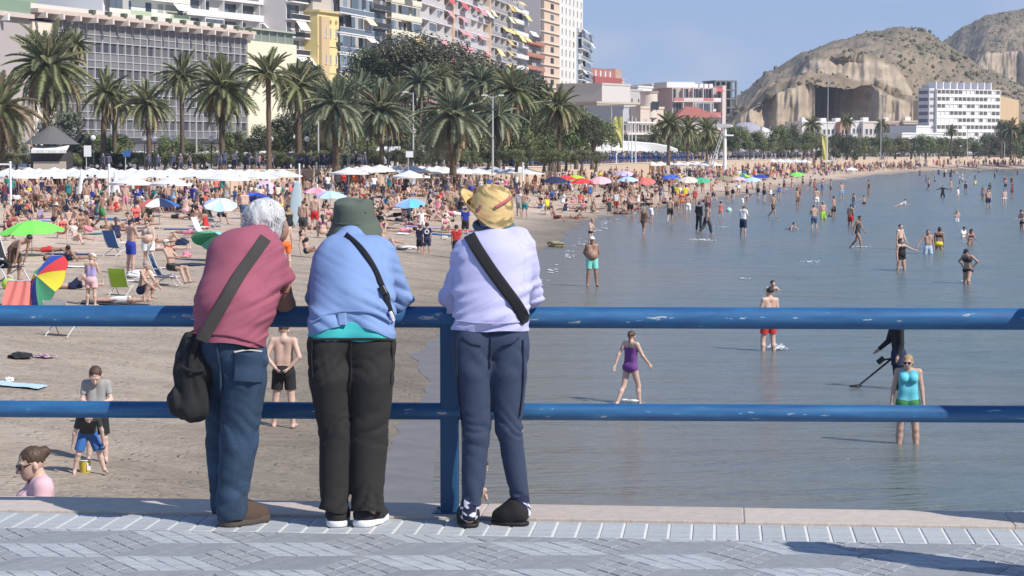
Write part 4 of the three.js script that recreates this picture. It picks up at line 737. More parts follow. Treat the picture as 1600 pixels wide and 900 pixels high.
    // fluffy white hair with the pink scalp showing at the crown
    const hp = [ell(headC.clone().add(V(-0.004, 0.016, 0.012)), [0.098, 0.098, 0.102], 0.02), ell(headC.clone().add(V(-0.01, -0.055, 0.035)), [0.082, 0.062, 0.07], 0.03), ell(headC.clone().add(V(-0.06, -0.02, 0.0)), [0.05, 0.07, 0.07], 0.03), ell(headC.clone().add(V(0.1, -0.05, -0.08)), [0.08, 0.08, 0.09], 0.02, { cut: 1 })];
    let hg = fieldMesh(hp, 0.0045, (x, y, z) => 0.007 * n3(x * 30, y * 14, z * 30) + 0.005 * n3(x * 80, y * 26, z * 80));
    { const p = hg.attributes.position, f = new Float32Array(p.count), cr = H(424, 322, -0.17); for (let i = 0; i < p.count; i++) { const dx = p.getX(i) - cr.x, dy = p.getY(i) - cr.y, dz = (p.getZ(i) - cr.z) * 0.35; f[i] = Math.hypot(dx * 0.9, dy, dz) - 0.011 + 0.014 * n3(p.getX(i) * 70, p.getY(i) * 40, 3); } hg = cutMesh(hg, f); }
    const strand = tex(256, 256, (u, v) => 0.5 + 0.5 * tfbm(u, v * 0.999, 44, 3, 2), false), st2 = strand.clone(); st2.repeat.set(9, 2); st2.needsUpdate = true;
    const hm = new THREE.MeshPhysicalMaterial({ color: C(0.62, 0.615, 0.60), bumpMap: st2, bumpScale: 0.008, roughness: 0.8, side: THREE.DoubleSide, sheen: 0.6, sheenRoughness: 0.4 });
    const hr = part(t, 'hair', addUV(hg), hm);
    { const r = rng(9), L = []; for (let i = 0; i < 260; i++) { const a = r() * 6.28, e = -0.9 + r() * 1.5, dir = V(Math.cos(a) * Math.cos(e), Math.sin(e), Math.sin(a) * Math.cos(e)); if (dir.x > 0.6 && dir.z < 0.1) continue; const s = headC.clone().add(V(-0.004, e < -0.4 ? -0.03 : 0.012, 0.012)).addScaledVector(dir, 0.088), fl = V(dir.x * 0.5 - 0.1 + (r() - 0.5) * 0.5, -0.8, dir.z * 0.4).normalize(), len = 0.02 + r() * 0.022, m = s.clone().addScaledVector(fl, len * 0.5).addScaledVector(dir, 0.006), e2 = s.clone().addScaledVector(fl, len).addScaledVector(dir, 0.009); L.push(tube([s, m, e2], 0.0016, 3, 3)); } part(hr, 'hair_tufts', merge(L), hm); }
    part(t, 'scalp', (() => { const g = new THREE.SphereGeometry(1, 20, 14); g.scale(0.088, 0.09, 0.094); g.translate(headC.x + 0.001, headC.y + 0.017, headC.z + 0.012); return g; })(), M(0.66, 0.45, 0.40, 0.6));
    // shoes
    const brown = fab(0.085, 0.052, 0.036, 14, 0.0012), soleM = M(0.075, 0.06, 0.05, 0.8);
    shoe(t, H, V(-0.045, 0, 0.05), V(0.15, 0, -0.13), [brown, soleM, M(0.45, 0.40, 0.33, 0.8)], { laces: 1, trim: 1, w: 0.052, sole: 0.036 });
    shoe(t, H, V(-0.06, 0, -0.08), V(0.06, 0, -0.30), [brown, soleM, M(0.45, 0.40, 0.33, 0.8)], { w: 0.05, sole: 0.036 });
    // black shoulder bag hanging at his left hip
    const bo = H(297, 600, 0.03), bag = thing('shoulder_bag', 'soft black shoulder bag hanging from the white-haired man by a wide strap', 'bag', [t.position.x, t.position.y, t.position.z]);
    const bp = [c([303, 535, 0.03], [300, 575, 0.03], 0.058, 0.075, 0.05), c([300, 575, 0.03], [294, 630, 0.03], 0.076, 0.078, 0.05), c([281, 628, 0.03], [303, 640, 0.03], 0.05, 0.055, 0.05), c([308, 560, 0.02], [313, 615, 0.02], 0.045, 0.04, 0.05)];
    const mb = fab(0.016, 0.016, 0.017, 8, 0.002), pouch = part(bag, 'pouch', cloth3(bp, 0.008, null, (x, y, z) => 0.02 * n3(x * 22 + y * 3, y * 6, z * 14) + 0.007 * n3(x * 40, y * 14, z * 20)), mb);
    part(bag, 'strap', strap([...tee, ...bp], [[416, 371], [398, 396], [374, 430], [350, 472], [328, 510], [316, 532]], 0.056, 0.005), fab(0.05, 0.044, 0.042, 12, 0.001));
    part(bag, 'side_strap', strap([...tee, ...bp], [[319, 520], [308, 535], [300, 556], [297, 585]], 0.022, 0.005), mb);
    part(bag, 'flap_edge', strap(bp, [[283, 572], [300, 580], [318, 578]], 0.014, 0.006), mb);
  }
  // ---------- 2: person in a blue cardigan and dark green bucket hat
  {
    const { t, H, c, strap, cloth3 } = hero(555, 'person in periwinkle blue cardigan, black trousers and dark green bucket hat at railing');
    const skin = M(0.45, 0.25, 0.18, 0.6), hc = H(553, 346, -0.40);
    const body = [c([550, 500, -0.07], [555, 420, -0.23], 0.09, 0.10), c([555, 400, -0.27], [554, 362, -0.36], 0.06, 0.055), ell(hc, [0.078, 0.1, 0.092], 0.03), c([600, 410, -0.24], [621, 470, -0.33], 0.045, 0.038, 0.02), c([621, 470, -0.33], [585, 474, -0.45], 0.038, 0.028, 0.02), c([515, 410, -0.26], [500, 470, -0.36], 0.045, 0.038, 0.02), c([500, 470, -0.36], [530, 474, -0.46], 0.038, 0.028, 0.02),
      c([522, 560, 0], [526, 690, 0], 0.075, 0.055), c([526, 690, 0], [524, 800, 0.02], 0.055, 0.04), c([578, 560, 0], [572, 690, 0], 0.075, 0.055), c([572, 690, 0], [574, 800, 0.02], 0.055, 0.04)];
    const hands = [handPrims(H(585, 474, -0.45), V(-1, -0.05, -0.3), V(0, 1, 0.1), 0, 20, 0.95, 1), handPrims(H(530, 474, -0.46), V(1, -0.05, -0.3), V(0, 1, 0.1), 0, 20, 0.95, -1)].map(h => fieldMesh(h, 0.005));
    part(t, 'body', merge([fieldMesh(body, 0.009), ...hands]), skin);
    const legs = [c([516, 532, 0], [583, 532, 0], 0.098, 0.098, 0.05), c([515, 545, 0.01], [518, 590, 0.02], 0.102, 0.108, 0.04), c([583, 545, 0.01], [580, 590, 0.02], 0.10, 0.108, 0.04), c([518, 590, 0.02], [526, 690, 0], 0.104, 0.080, 0.008), c([526, 690, 0], [522, 793, 0.02], 0.080, 0.072, 0.008), c([580, 590, 0.02], [576, 690, 0], 0.106, 0.090, 0.008), c([576, 690, 0], [573, 793, 0.02], 0.090, 0.076, 0.008)];
    part(t, 'trousers', cloth3(legs, 0.0085, (x, y) => Math.min(y - 0.075 - 0.01 * Math.sin(x * 30), H(0, 524, 0).y - y), creases(0.0125, 9, -1)), fab(0.022, 0.020, 0.019, 9, 0.0012));
    for (const pts of [[[549, 532], [549, 560], [548, 590], [547, 615]], [[488, 533], [487, 560], [489, 590]], [[612, 533], [613, 560], [611, 600]]]) part(t, 'seam', strap(legs, pts, 0.005, 0.002), fab(0.016, 0.015, 0.015, 9));
    part(t, 'waistband', strap(legs, [[484, 531], [515, 530], [550, 530], [585, 530], [615, 531]], 0.012, 0.003), fab(0.02, 0.018, 0.018, 9));
    const tors = k => [c([519, 520, 0], [529, 415, -0.19], 0.113 + k, 0.118 + k, 0.05), c([581, 520, 0], [576, 415, -0.19], 0.113 + k, 0.115 + k, 0.05), c([528, 395, -0.25], [582, 397, -0.25], 0.085 + k, 0.085 + k, 0.05), c([550, 470, -0.06], [552, 420, -0.16], 0.13 + k, 0.13 + k, 0.05)];
    const cv = x => Math.pow((x + 0.02) / 0.2, 2), up = H(0, 524, 0).y, car = [...tors(0), c([598, 402, -0.24], [622, 462, -0.31], 0.066, 0.06, 0.03), c([622, 468, -0.31], [585, 474, -0.44], 0.058, 0.045, 0.03), c([512, 405, -0.26], [499, 465, -0.34], 0.066, 0.058, 0.03), c([499, 465, -0.34], [530, 474, -0.45], 0.055, 0.045, 0.03), c([545, 385, -0.28], [553, 366, -0.35], 0.075, 0.07, 0.03)];
    const fd = (x, y, z) => { const low = sstep(1.15, 0.9, y), r = sstep(0.02, 0.2, x); return 0.009 * n3(x * 5 + y * 5, y * 22 + x * 9, 5) * (0.3 + low + r * 0.7) + 0.006 * n3(x * 11, y * 34 + x * 20, 8) * (0.3 + low * 0.8 + r) + 0.007 * n3(x * 8, y * 7, z * 8 + 2) + 0.005 * (0.3 + low * 0.7 + r * 0.8) * (Math.pow(1 - Math.min(1, Math.abs(n3(x * 3 + y * 3, y * 14 + x * 8, 21)) * 1.7), 3.2) - 0.28); };
    const mC = fab(0.20, 0.30, 0.53, 6, 0.0016), tl = tors(-0.02);
    part(t, 'under_shirt', cloth3([...tl, c([519, 530, 0], [581, 530, 0], 0.104, 0.104, 0.05)], 0.009, (x, y) => Math.min(y - up + 0.018 + 0.004 * Math.sin(x * 40), up + 0.14 - y), (x, y, z) => 0.006 * n3(x * 14, y * 30, 3)), fab(0.045, 0.42, 0.42, 5, 0.001));
    const cd = part(t, 'cardigan', cloth3(car, 0.0085, (x, y, z) => Math.min(y - (up + 0.052 - 0.066 * cv(x)), Math.max(H(0, 358, -0.3).y - y, 0.02 - 0)), fd, 0.004), mC);
    part(cd, 'waistband_seam', strap(car, [[487, 505], [510, 492], [545, 486], [585, 490], [612, 503]], 0.010, 0.003), mC);
    part(cd, 'pleat', strap(car, [[534, 489], [535, 498], [536, 507]], 0.045, 0.006), mC);
    // dark green bucket hat
    const hatP = [[0, 0.108], [0.03, 0.107], [0.078, 0.098], [0.092, 0.088], [0.097, 0.06], [0.103, 0.015], [0.106, 0.0], [0.118, -0.022], [0.134, -0.05], [0.139, -0.058], [0.136, -0.061], [0.12, -0.04], [0.1, -0.002]].map(a => new THREE.Vector2(a[0], a[1]));
    const hat = new THREE.LatheGeometry(hatP, 56), mHat = fab(0.105, 0.128, 0.098, 16, 0.0012);
    { const p = hat.attributes.position; for (let i = 0; i < p.count; i++) { const x = p.getX(i), y = p.getY(i), z = p.getZ(i), e = y < 0 ? -y * 6 : 0; p.setXYZ(i, x * (1 + 0.07 * n3(x * 16, y * 14, z * 16)) - 0.012 * e, y + 0.016 * n3(x * 13, 2 + y * 8, z * 13) - 0.02 * e * (x < 0 ? 0.9 : 0), z); } hat.computeVertexNormals(); hat.rotateZ(0.06); hat.rotateX(0.16); hat.translate(hc.x + 0.002, hc.y + 0.004, hc.z + 0.01); }
    const ht = part(t, 'bucket_hat', hat, mHat);
    const seam = new THREE.TorusGeometry(0.1075, 0.003, 5, 48); seam.rotateX(Math.PI / 2 + 0.16); seam.translate(hc.x, hc.y + 0.006, hc.z + 0.01); part(ht, 'hat_band', seam, mHat);
    for (const [x, y] of [[-0.03, 0.06], [0.02, 0.055], [0.06, 0.05]]) { const g = new THREE.CylinderGeometry(0.005, 0.005, 0.006, 8); g.rotateX(Math.PI / 2); const a = x / 0.1; g.translate(hc.x + x, hc.y + y - 0.005, hc.z + 0.098 * Math.cos(a) + 0.012); part(ht, 'eyelet', g, M(0.02, 0.025, 0.02, 0.5)); }
    const blk = fab(0.02, 0.02, 0.022, 9, 0.001), wh = M(0.76, 0.76, 0.76, 0.6);
    shoe(t, H, V(-0.082, 0, 0.07), V(-0.085, 0, -0.19), [blk, wh, wh], { w: 0.05, sole: 0.03, trim: 0 });
    shoe(t, H, V(0.025, 0, 0.06), V(0.125, 0, -0.17), [blk, wh, wh], { w: 0.052, sole: 0.034, laces: 1, trim: 0 });
    const bag = thing('bag_strap', 'thin black shoulder strap with buckle across the blue cardigan', 'strap', [t.position.x, t.position.y, t.position.z]);
    const mS = fab(0.016, 0.017, 0.02, 12, 0.001);
    part(bag, 'webbing', strap(car, [[541, 365], [556, 378], [574, 400], [589, 426], [598, 448], [606, 470], [613, 492]], 0.027, 0.005), mS);
    part(bag, 'loose_end', strap(car, [[600, 450], [607, 460], [609, 478], [612, 494]], 0.012, 0.006), mS);
    const bk = H(599, 452, -0.0), hb = car; part(bag, 'buckle', strap(hb, [[596, 447], [599, 453], [602, 459]], 0.036, 0.012), M(0.02, 0.02, 0.02, 0.35));
    part(bag, 'clip', strap(hb, [[610, 486], [613, 493], [616, 501]], 0.02, 0.01), M(0.7, 0.7, 0.72, 0.4));
  }
  // ---------- 3: person in a lavender jumper and straw-coloured hat
  {
    const { t, H, c, strap, cloth3 } = hero(770, 'person in pale lavender jumper, navy trousers and yellow patterned sun hat at railing');
    const skin = M(0.5, 0.28, 0.2, 0.6), hc = H(769, 327, -0.22);
    const body = [c([767, 500, -0.05], [772, 420, -0.14], 0.08, 0.09), c([772, 395, -0.16], [772, 345, -0.22], 0.058, 0.055), ell(hc, [0.078, 0.1, 0.092], 0.03), c([725, 400, -0.16], [706, 470, -0.24], 0.044, 0.038, 0.02), c([706, 470, -0.24], [728, 476, -0.44], 0.038, 0.028, 0.02), c([822, 398, -0.15], [833, 466, -0.24], 0.044, 0.036, 0.02), c([833, 466, -0.24], [812, 478, -0.44], 0.036, 0.028, 0.02),
      c([742, 560, 0], [746, 680, 0.02], 0.07, 0.05), c([746, 680, 0.02], [733, 808, 0.05], 0.05, 0.036), c([795, 560, 0], [797, 670, 0.0], 0.07, 0.05), c([797, 670, 0.0], [814, 800, -0.02], 0.05, 0.036)];
    const hands = [handPrims(H(728, 476, -0.44), V(0.4, -0.05, -1), V(0, 1, 0.1), 0, 26, 0.95, -1), handPrims(H(812, 478, -0.44), V(-0.5, -0.05, -1), V(0, 1, 0.1), 0, 26, 0.95, 1)].map(h => fieldMesh(h, 0.005));
    part(t, 'body', merge([fieldMesh(body, 0.009), ...hands]), skin);
    const legs = [c([740, 522, 0], [794, 522, 0], 0.095, 0.095, 0.05), c([739, 545, 0.02], [741, 580, 0.02], 0.096, 0.092, 0.04), c([796, 545, 0.02], [794, 580, 0.02], 0.092, 0.09, 0.04), c([741, 580, 0.02], [744, 675, 0.03], 0.09, 0.067, 0.014), c([744, 675, 0.03], [737, 790, 0.05], 0.066, 0.047, 0.014), c([794, 580, 0.02], [795, 668, 0.02], 0.09, 0.063, 0.014), c([795, 668, 0.02], [812, 778, -0.015], 0.062, 0.045, 0.014)];
    part(t, 'trousers', cloth3(legs, 0.008, (x, y) => Math.min(y - (x < 0 ? 0.105 : 0.138) - 0.004 * Math.sin(x * 50), H(0, 513, 0).y - y), creases(0.0115, 14, 1)), fab(0.034, 0.050, 0.095, 8, 0.0014));
    for (const pts of [[[767, 520], [767, 545], [766, 575]], [[722, 526], [735, 536], [752, 540]], [[783, 540], [800, 536], [812, 527]], [[714, 530], [715, 600], [722, 670]], [[818, 530], [818, 600], [813, 650]]]) part(t, 'seam', strap(legs, pts, 0.005, 0.002), fab(0.022, 0.032, 0.065, 8));
    const tors = [c([741, 512, 0], [750, 412, -0.11], 0.098, 0.122, 0.05), c([793, 512, 0], [796, 410, -0.11], 0.098, 0.114, 0.05), c([748, 386, -0.18], [806, 382, -0.18], 0.084, 0.084, 0.05), c([770, 460, -0.03], [772, 410, -0.09], 0.115, 0.12, 0.05), c([772, 378, -0.18], [772, 354, -0.22], 0.08, 0.07, 0.03), c([768, 516, 0], [768, 500, 0], 0.12, 0.12, 0.05)];
    const jum = [...tors, c([726, 398, -0.16], [706, 466, -0.22], 0.062, 0.056, 0.03), c([706, 468, -0.22], [726, 476, -0.42], 0.054, 0.042, 0.03), c([820, 394, -0.15], [832, 460, -0.22], 0.058, 0.052, 0.03), c([832, 464, -0.22], [813, 478, -0.42], 0.05, 0.042, 0.03)];
    const fd = (x, y, z) => { const low = sstep(1.2, 0.95, y), arm = sstep(0.11, 0.2, Math.abs(x)); return 0.011 * n3(x * 4 - y * 4, y * 24 - x * 7, 9) * (0.25 + low * 0.9 + arm * 0.6) + 0.006 * n3(x * 12, y * 40 - x * 16, 4) * (low + arm) + 0.006 * n3(x * 8, y * 8, z * 7 + 5) + 0.006 * (0.3 + low * 0.8 + arm * 0.6) * (Math.pow(1 - Math.min(1, Math.abs(n3(x * 3 - y * 2, y * 15 - x * 6, 33)) * 1.7), 3.2) - 0.28); };
    const mJ = fab(0.50, 0.49, 0.72, 7, 0.002, { sheen: 0.5 });
    const ju = part(t, 'jumper', cloth3(jum, 0.0085, (x, y) => Math.min(y - H(0, 515, 0).y - 0.003 * Math.sin(x * 30), H(0, 351, -0.2).y - y), fd), mJ);
    part(ju, 'hem_band', strap(jum, [[712, 501], [740, 504], [770, 505], [800, 504], [821, 501]], 0.008, 0.003), mJ);
    const collar = new THREE.TorusGeometry(0.085, 0.016, 8, 32); collar.scale(1, 0.9, 1); collar.rotateX(Math.PI / 2 + 0.3); const cp_ = H(771, 352, -0.21); collar.translate(cp_.x, cp_.y, cp_.z); part(t, 'collar', collar, fab(0.09, 0.13, 0.16, 8));
    // hat: soft crown and a wide brim turned up at the left
    const hatTex = tex(512, 256, (u, v) => { const n = tfbm(u, v, 9, 3, 2), m = tfbm(u, v, 22, 3, 7); let c = [0.84 + 0.12 * m, 0.72 + 0.12 * m, 0.49 + 0.1 * m]; const o = sstep(0.02, 0.24, n); c = c.map((a, i) => lerp(a, [0.45, 0.40, 0.25][i], o * 0.75)); const rd = sstep(0.2, 0.28, tfbm(u, v, 5, 2, 11)); return c.map((a, i) => lerp(a, [0.74, 0.50, 0.40][i], rd * 0.45)); });
    const pr = [[0, 0.118], [0.035, 0.115], [0.072, 0.1], [0.094, 0.066], [0.102, 0.02], [0.105, -0.006], [0.12, -0.034], [0.138, -0.066], [0.145, -0.082], [0.141, -0.084], [0.116, -0.04], [0.1, -0.008]].map(a => new THREE.Vector2(a[0], a[1]));
    const hat = new THREE.LatheGeometry(pr, 64), mHat = new THREE.MeshPhysicalMaterial({ map: hatTex, roughness: 0.85, bumpMap: sandUV(knit, 3), bumpScale: 0.002, side: THREE.DoubleSide });
    { const p = hat.attributes.position; for (let i = 0; i < p.count; i++) { let x = p.getX(i), y = p.getY(i), z = p.getZ(i); const r = Math.hypot(x, z) || 1e-6, e = clamp((r - 0.105) / 0.04), left = Math.pow(clamp(0.42 + 0.58 * ((-x / r) * 0.9 - z / r * 0.42)), 1.5) * (y < 0.01 ? 1 : 0); y += e * left * 0.165; x *= 1 - 0.27 * e * (1 - left) + 0.1 * e * left; z *= 1 - 0.24 * e; x += 0.004 * n3(x * 30, y * 30, z * 30); y += 0.012 * n3(x * 14, 5, z * 14) * (0.4 + e); p.setXYZ(i, x, y, z); } hat.computeVertexNormals(); hat.rotateZ(-0.08); hat.rotateX(0.1); hat.translate(hc.x - 0.002, hc.y + 0.002, hc.z + 0.0); }
    const ht = part(t, 'sun_hat', hat, mHat);
    const stripe = (a0, a1, y0, y1) => { const P = []; for (let i = 0; i <= 12; i++) { const k = i / 12, a = lerp(a0, a1, k), y = lerp(y0, y1, k); P.push(V(hc.x + 0.108 * Math.sin(a), hc.y + y, hc.z + 0.108 * Math.cos(a))); } const g = new THREE.TubeGeometry(new THREE.CatmullRomCurve3(P), 24, 0.008, 6); return g; };
    part(ht, 'hat_ribbon', stripe(0.15, 0.95, 0.012, 0.058), M(0.45, 0.12, 0.14, 0.8)); part(ht, 'hat_ribbon', stripe(-0.75, -0.5, -0.02, 0.02), M(0.48, 0.16, 0.16, 0.8));
    const blk = fab(0.014, 0.013, 0.014, 9, 0.001), bs = M(0.012, 0.012, 0.013, 0.7), sock = (() => { const s = tex(128, 128, (u, v) => { const k = sstep(0.0, 0.12, tfbm(u, v, 7, 2, 4)); return k > 0.5 ? [0.86, 0.86, 0.88] : [0.13, 0.15, 0.26]; }); return new THREE.MeshStandardMaterial({ map: sandUV(s, 3), roughness: 0.9, side: THREE.DoubleSide }); })();
    for (const [a, b] of [[[735, 785, 0.05], [733, 803, 0.05]], [[812, 775, -0.015], [815, 800, -0.02]]]) part(t, 'sock', addUV(fieldMesh([c(a, b, 0.044, 0.044, 0.02)], 0.007)), sock);
    shoe(t, H, V(-0.108, 0, 0.085), V(-0.12, 0, -0.15), [blk, bs], { w: 0.046, sole: 0.02 });
    shoe(t, H, V(0.165, 0, 0.02), V(-0.01, 0, -0.055), [blk, bs], { w: 0.045, sole: 0.02 });
    const bag = thing('bag_strap', 'wide black shoulder strap running diagonally across the lavender jumper', 'strap', [t.position.x, t.position.y, t.position.z]);
    part(bag, 'webbing', strap(jum, [[733, 366], [744, 386], [765, 418], [790, 452], [812, 482], [823, 503]], 0.055, 0.005), fab(0.016, 0.016, 0.018, 12, 0.001));
  }
  // two more visitors just outside the picture at the right; their shadows fall into it
  const st = (x, z, h, yaw, wear, hair, label) => person({ pos: [x, FY, z], h, pose: 'relax', yaw, skin: 1, hair, wear, cell: 0.02 }, label);
  st(2.62, -8.5, 1.68, 170, ['tee white', 'pants denim'], 'short grey', 'person in white T-shirt standing on the promenade beyond the right edge');
  st(2.95, -9.75, 1.66, 190, ['long navy', 'pants khaki'], 'short brown', 'person in navy jumper at the railing beyond the right edge');
}

// ---------------------------------------------------------------- buildings behind the beach
const GLASS = M(0.035, 0.042, 0.052, 0.12), GLASS2 = M(0.10, 0.12, 0.14, 0.2), GLASS3 = M(0.22, 0.27, 0.30, 0.25), DARK = M(0.03, 0.03, 0.035, 0.8), WHITE = M(0.78, 0.76, 0.73, 0.8), CREAM = M(0.72, 0.64, 0.50, 0.85), CURTAIN = M(0.42, 0.40, 0.37, 0.9);
const AWN = { yellow: M(0.76, 0.62, 0.26, 0.9), ochre: M(0.68, 0.46, 0.16, 0.9), cream: M(0.78, 0.70, 0.45, 0.9), red: M(0.55, 0.10, 0.11, 0.9), pink: M(0.68, 0.30, 0.32, 0.9), white: M(0.75, 0.73, 0.70, 0.9), orange: M(0.62, 0.25, 0.09, 0.9), green: M(0.12, 0.3, 0.16, 0.9), blue: M(0.12, 0.2, 0.42, 0.9) };
function block(name, label, a) { // a: xL, dL, xR, dR (pixels and depths of the front's two edges), top (pixel row of the roof at the left edge), base, deep
  const p = V(xAt(a.xL, a.dL), a.base ?? PROM_Y, -a.dL), q = V(xAt(a.xR, a.dR), 0, -a.dR), W = Math.hypot(q.x - p.x, q.z - p.z), H = yAt(a.top, a.dL) - p.y;
  const t = thing(name, label, 'building', [p.x, p.y, p.z], Math.atan2(-(q.z - p.z), q.x - p.x));
  t._u = px => { // distance along the front that falls on pixel column px
    const k = (px - 800) / F, dx = (q.x - p.x) / W, dz = (-(q.z - p.z)) / W; return (k * a.dL - p.x) / (dx - k * dz); };
  t._d = u => a.dL + u * (-(q.z - p.z)) / W;
  t._v = (py, px) => yAt(py, t._d(t._u(px))) - p.y;
  t._W = W; t._H = H; t._deep = a.deep || 14; return t;
}
const wall = (t, name, m, u0, u1, v0, v1, z0, z1) => box(t, name, m, (u0 + u1) / 2, (v0 + v1) / 2, (z0 + z1) / 2, Math.abs(u1 - u0), Math.abs(v1 - v0), Math.abs(z1 - z0));
// storeys of balconies: bays between u0 and u1, counted from the roof down
function balconies(t, u0, u1, vTop, fh, floors, nb, r, o) {
  const bw = (u1 - u0) / nb, dep = o.dep || 1.3;
  wall(t, 'wall', o.wall, u0, u1, Math.max(0, vTop - fh * floors - 6), vTop + 0.02, -(t._deep), -dep);
  for (let f = 0; f < floors; f++) {
    const y = vTop - fh * (f + 1);
    if (y < -1) break;
    wall(t, 'slab', o.slab, u0 - 0.05, u1 + 0.05, y, y + 0.24, -dep + 0.02, 0.03);
    for (let b = 0; b < nb; b++) {
      const a = u0 + b * bw, e = a + bw, closed = r() < (o.closed ?? 0.2), n = o.panes || 2;
      if (o.solid) wall(t, 'parapet', pick(r, o.parapets), a + 0.02, e - 0.02, y + 0.24, y + 0.24 + (o.ph || 0.9), -0.1, 0.06);
      else { wall(t, 'railing', o.rail || GLASS2, a + 0.02, e - 0.02, y + 0.3, y + 1.12, -0.05, 0.0); wall(t, 'handrail', o.slab, a, e, y + 1.12, y + 1.2, -0.08, 0.04); }
      const zz = closed ? -0.16 : -dep + 0.05, w = (bw - 0.5) / n, y0 = closed && o.solid ? y + 0.26 + (o.ph || 0.9) : y + 0.3;
      for (let k = 0; k < n; k++) if (r() < 0.86) wall(t, 'window', pick(r, closed ? [GLASS2, GLASS3, GLASS2, CURTAIN] : [GLASS, GLASS, GLASS2, CURTAIN]), a + 0.25 + k * w + 0.06, a + 0.25 + (k + 1) * w - 0.06, y0, y + fh - 0.35, zz - 0.04, zz);
      if (closed) wall(t, 'window_frame', o.slab, a + 0.15, e - 0.15, y + fh - 0.34, y + fh - 0.02, zz - 0.08, zz + 0.03);
      if (o.div && (b || o.divAll)) wall(t, 'partition', o.slab, a - 0.08, a + 0.08, y + 0.24, y + fh, -dep, -0.12);
      if (r() < (o.awn ?? 0.25)) { // awning let down in front
        const m = AWN[pick(r, o.awnings)], drop = 0.9 + r() * 0.9, aw = bw * (0.6 + 0.35 * r()), off = (bw - aw) * r(), g = box(t, 'awning', m, a + off + aw / 2, y + fh - 0.15 - drop / 2, 0.35 + drop * 0.3, aw, 0.05, Math.hypot(drop, 1.1)); g.rotation.x = Math.atan2(drop, 1.1);
      }
      if (r() < 0.12) wall(t, 'air_conditioner', WHITE, a + 0.4, a + 1.2, y + 1.4, y + 2.0, -dep, -dep + 0.35);
    }
  }
}
// plain walls with window openings: pane set back behind a frame and a sill
function windows(t, u0, u1, v0, v1, nu, nv, ww, wh, r, o = {}) {
  const du = (u1 - u0) / nu, dv = (v1 - v0) / nv, z = o.z || 0;
  for (let j = 0; j < nv; j++) for (let i = 0; i < nu; i++) {
    if (o.skip && o.skip(i, j)) continue;
    const u = u0 + (i + 0.5) * du, v = v0 + (j + 0.5) * dv;
    const w = wall(t, 'window', pick(r, o.glass || [GLASS, GLASS, GLASS2, CURTAIN]), u - ww / 2, u + ww / 2, v - wh / 2, v + wh / 2, z - 0.05, z + 0.02);
    if (!o.bare) { const f = o.frame || WHITE; for (const s of [-1, 1]) wall(t, 'jamb', f, u + s * ww / 2 - 0.05, u + s * ww / 2 + 0.05, v - wh / 2, v + wh / 2 + 0.06, z, z + 0.12); wall(t, 'sill', f, u - ww / 2 - 0.1, u + ww / 2 + 0.1, v - wh / 2 - 0.1, v - wh / 2, z, z + 0.18); }
    if (o.awn && r() < o.awn) { const drop = 0.9, g = box(t, 'awning', AWN[pick(r, o.awnings)], u, v + wh / 2 - drop / 2, z + 0.4, ww * 1.25, 0.05, 1.3); g.rotation.x = 0.75; }
  }
}
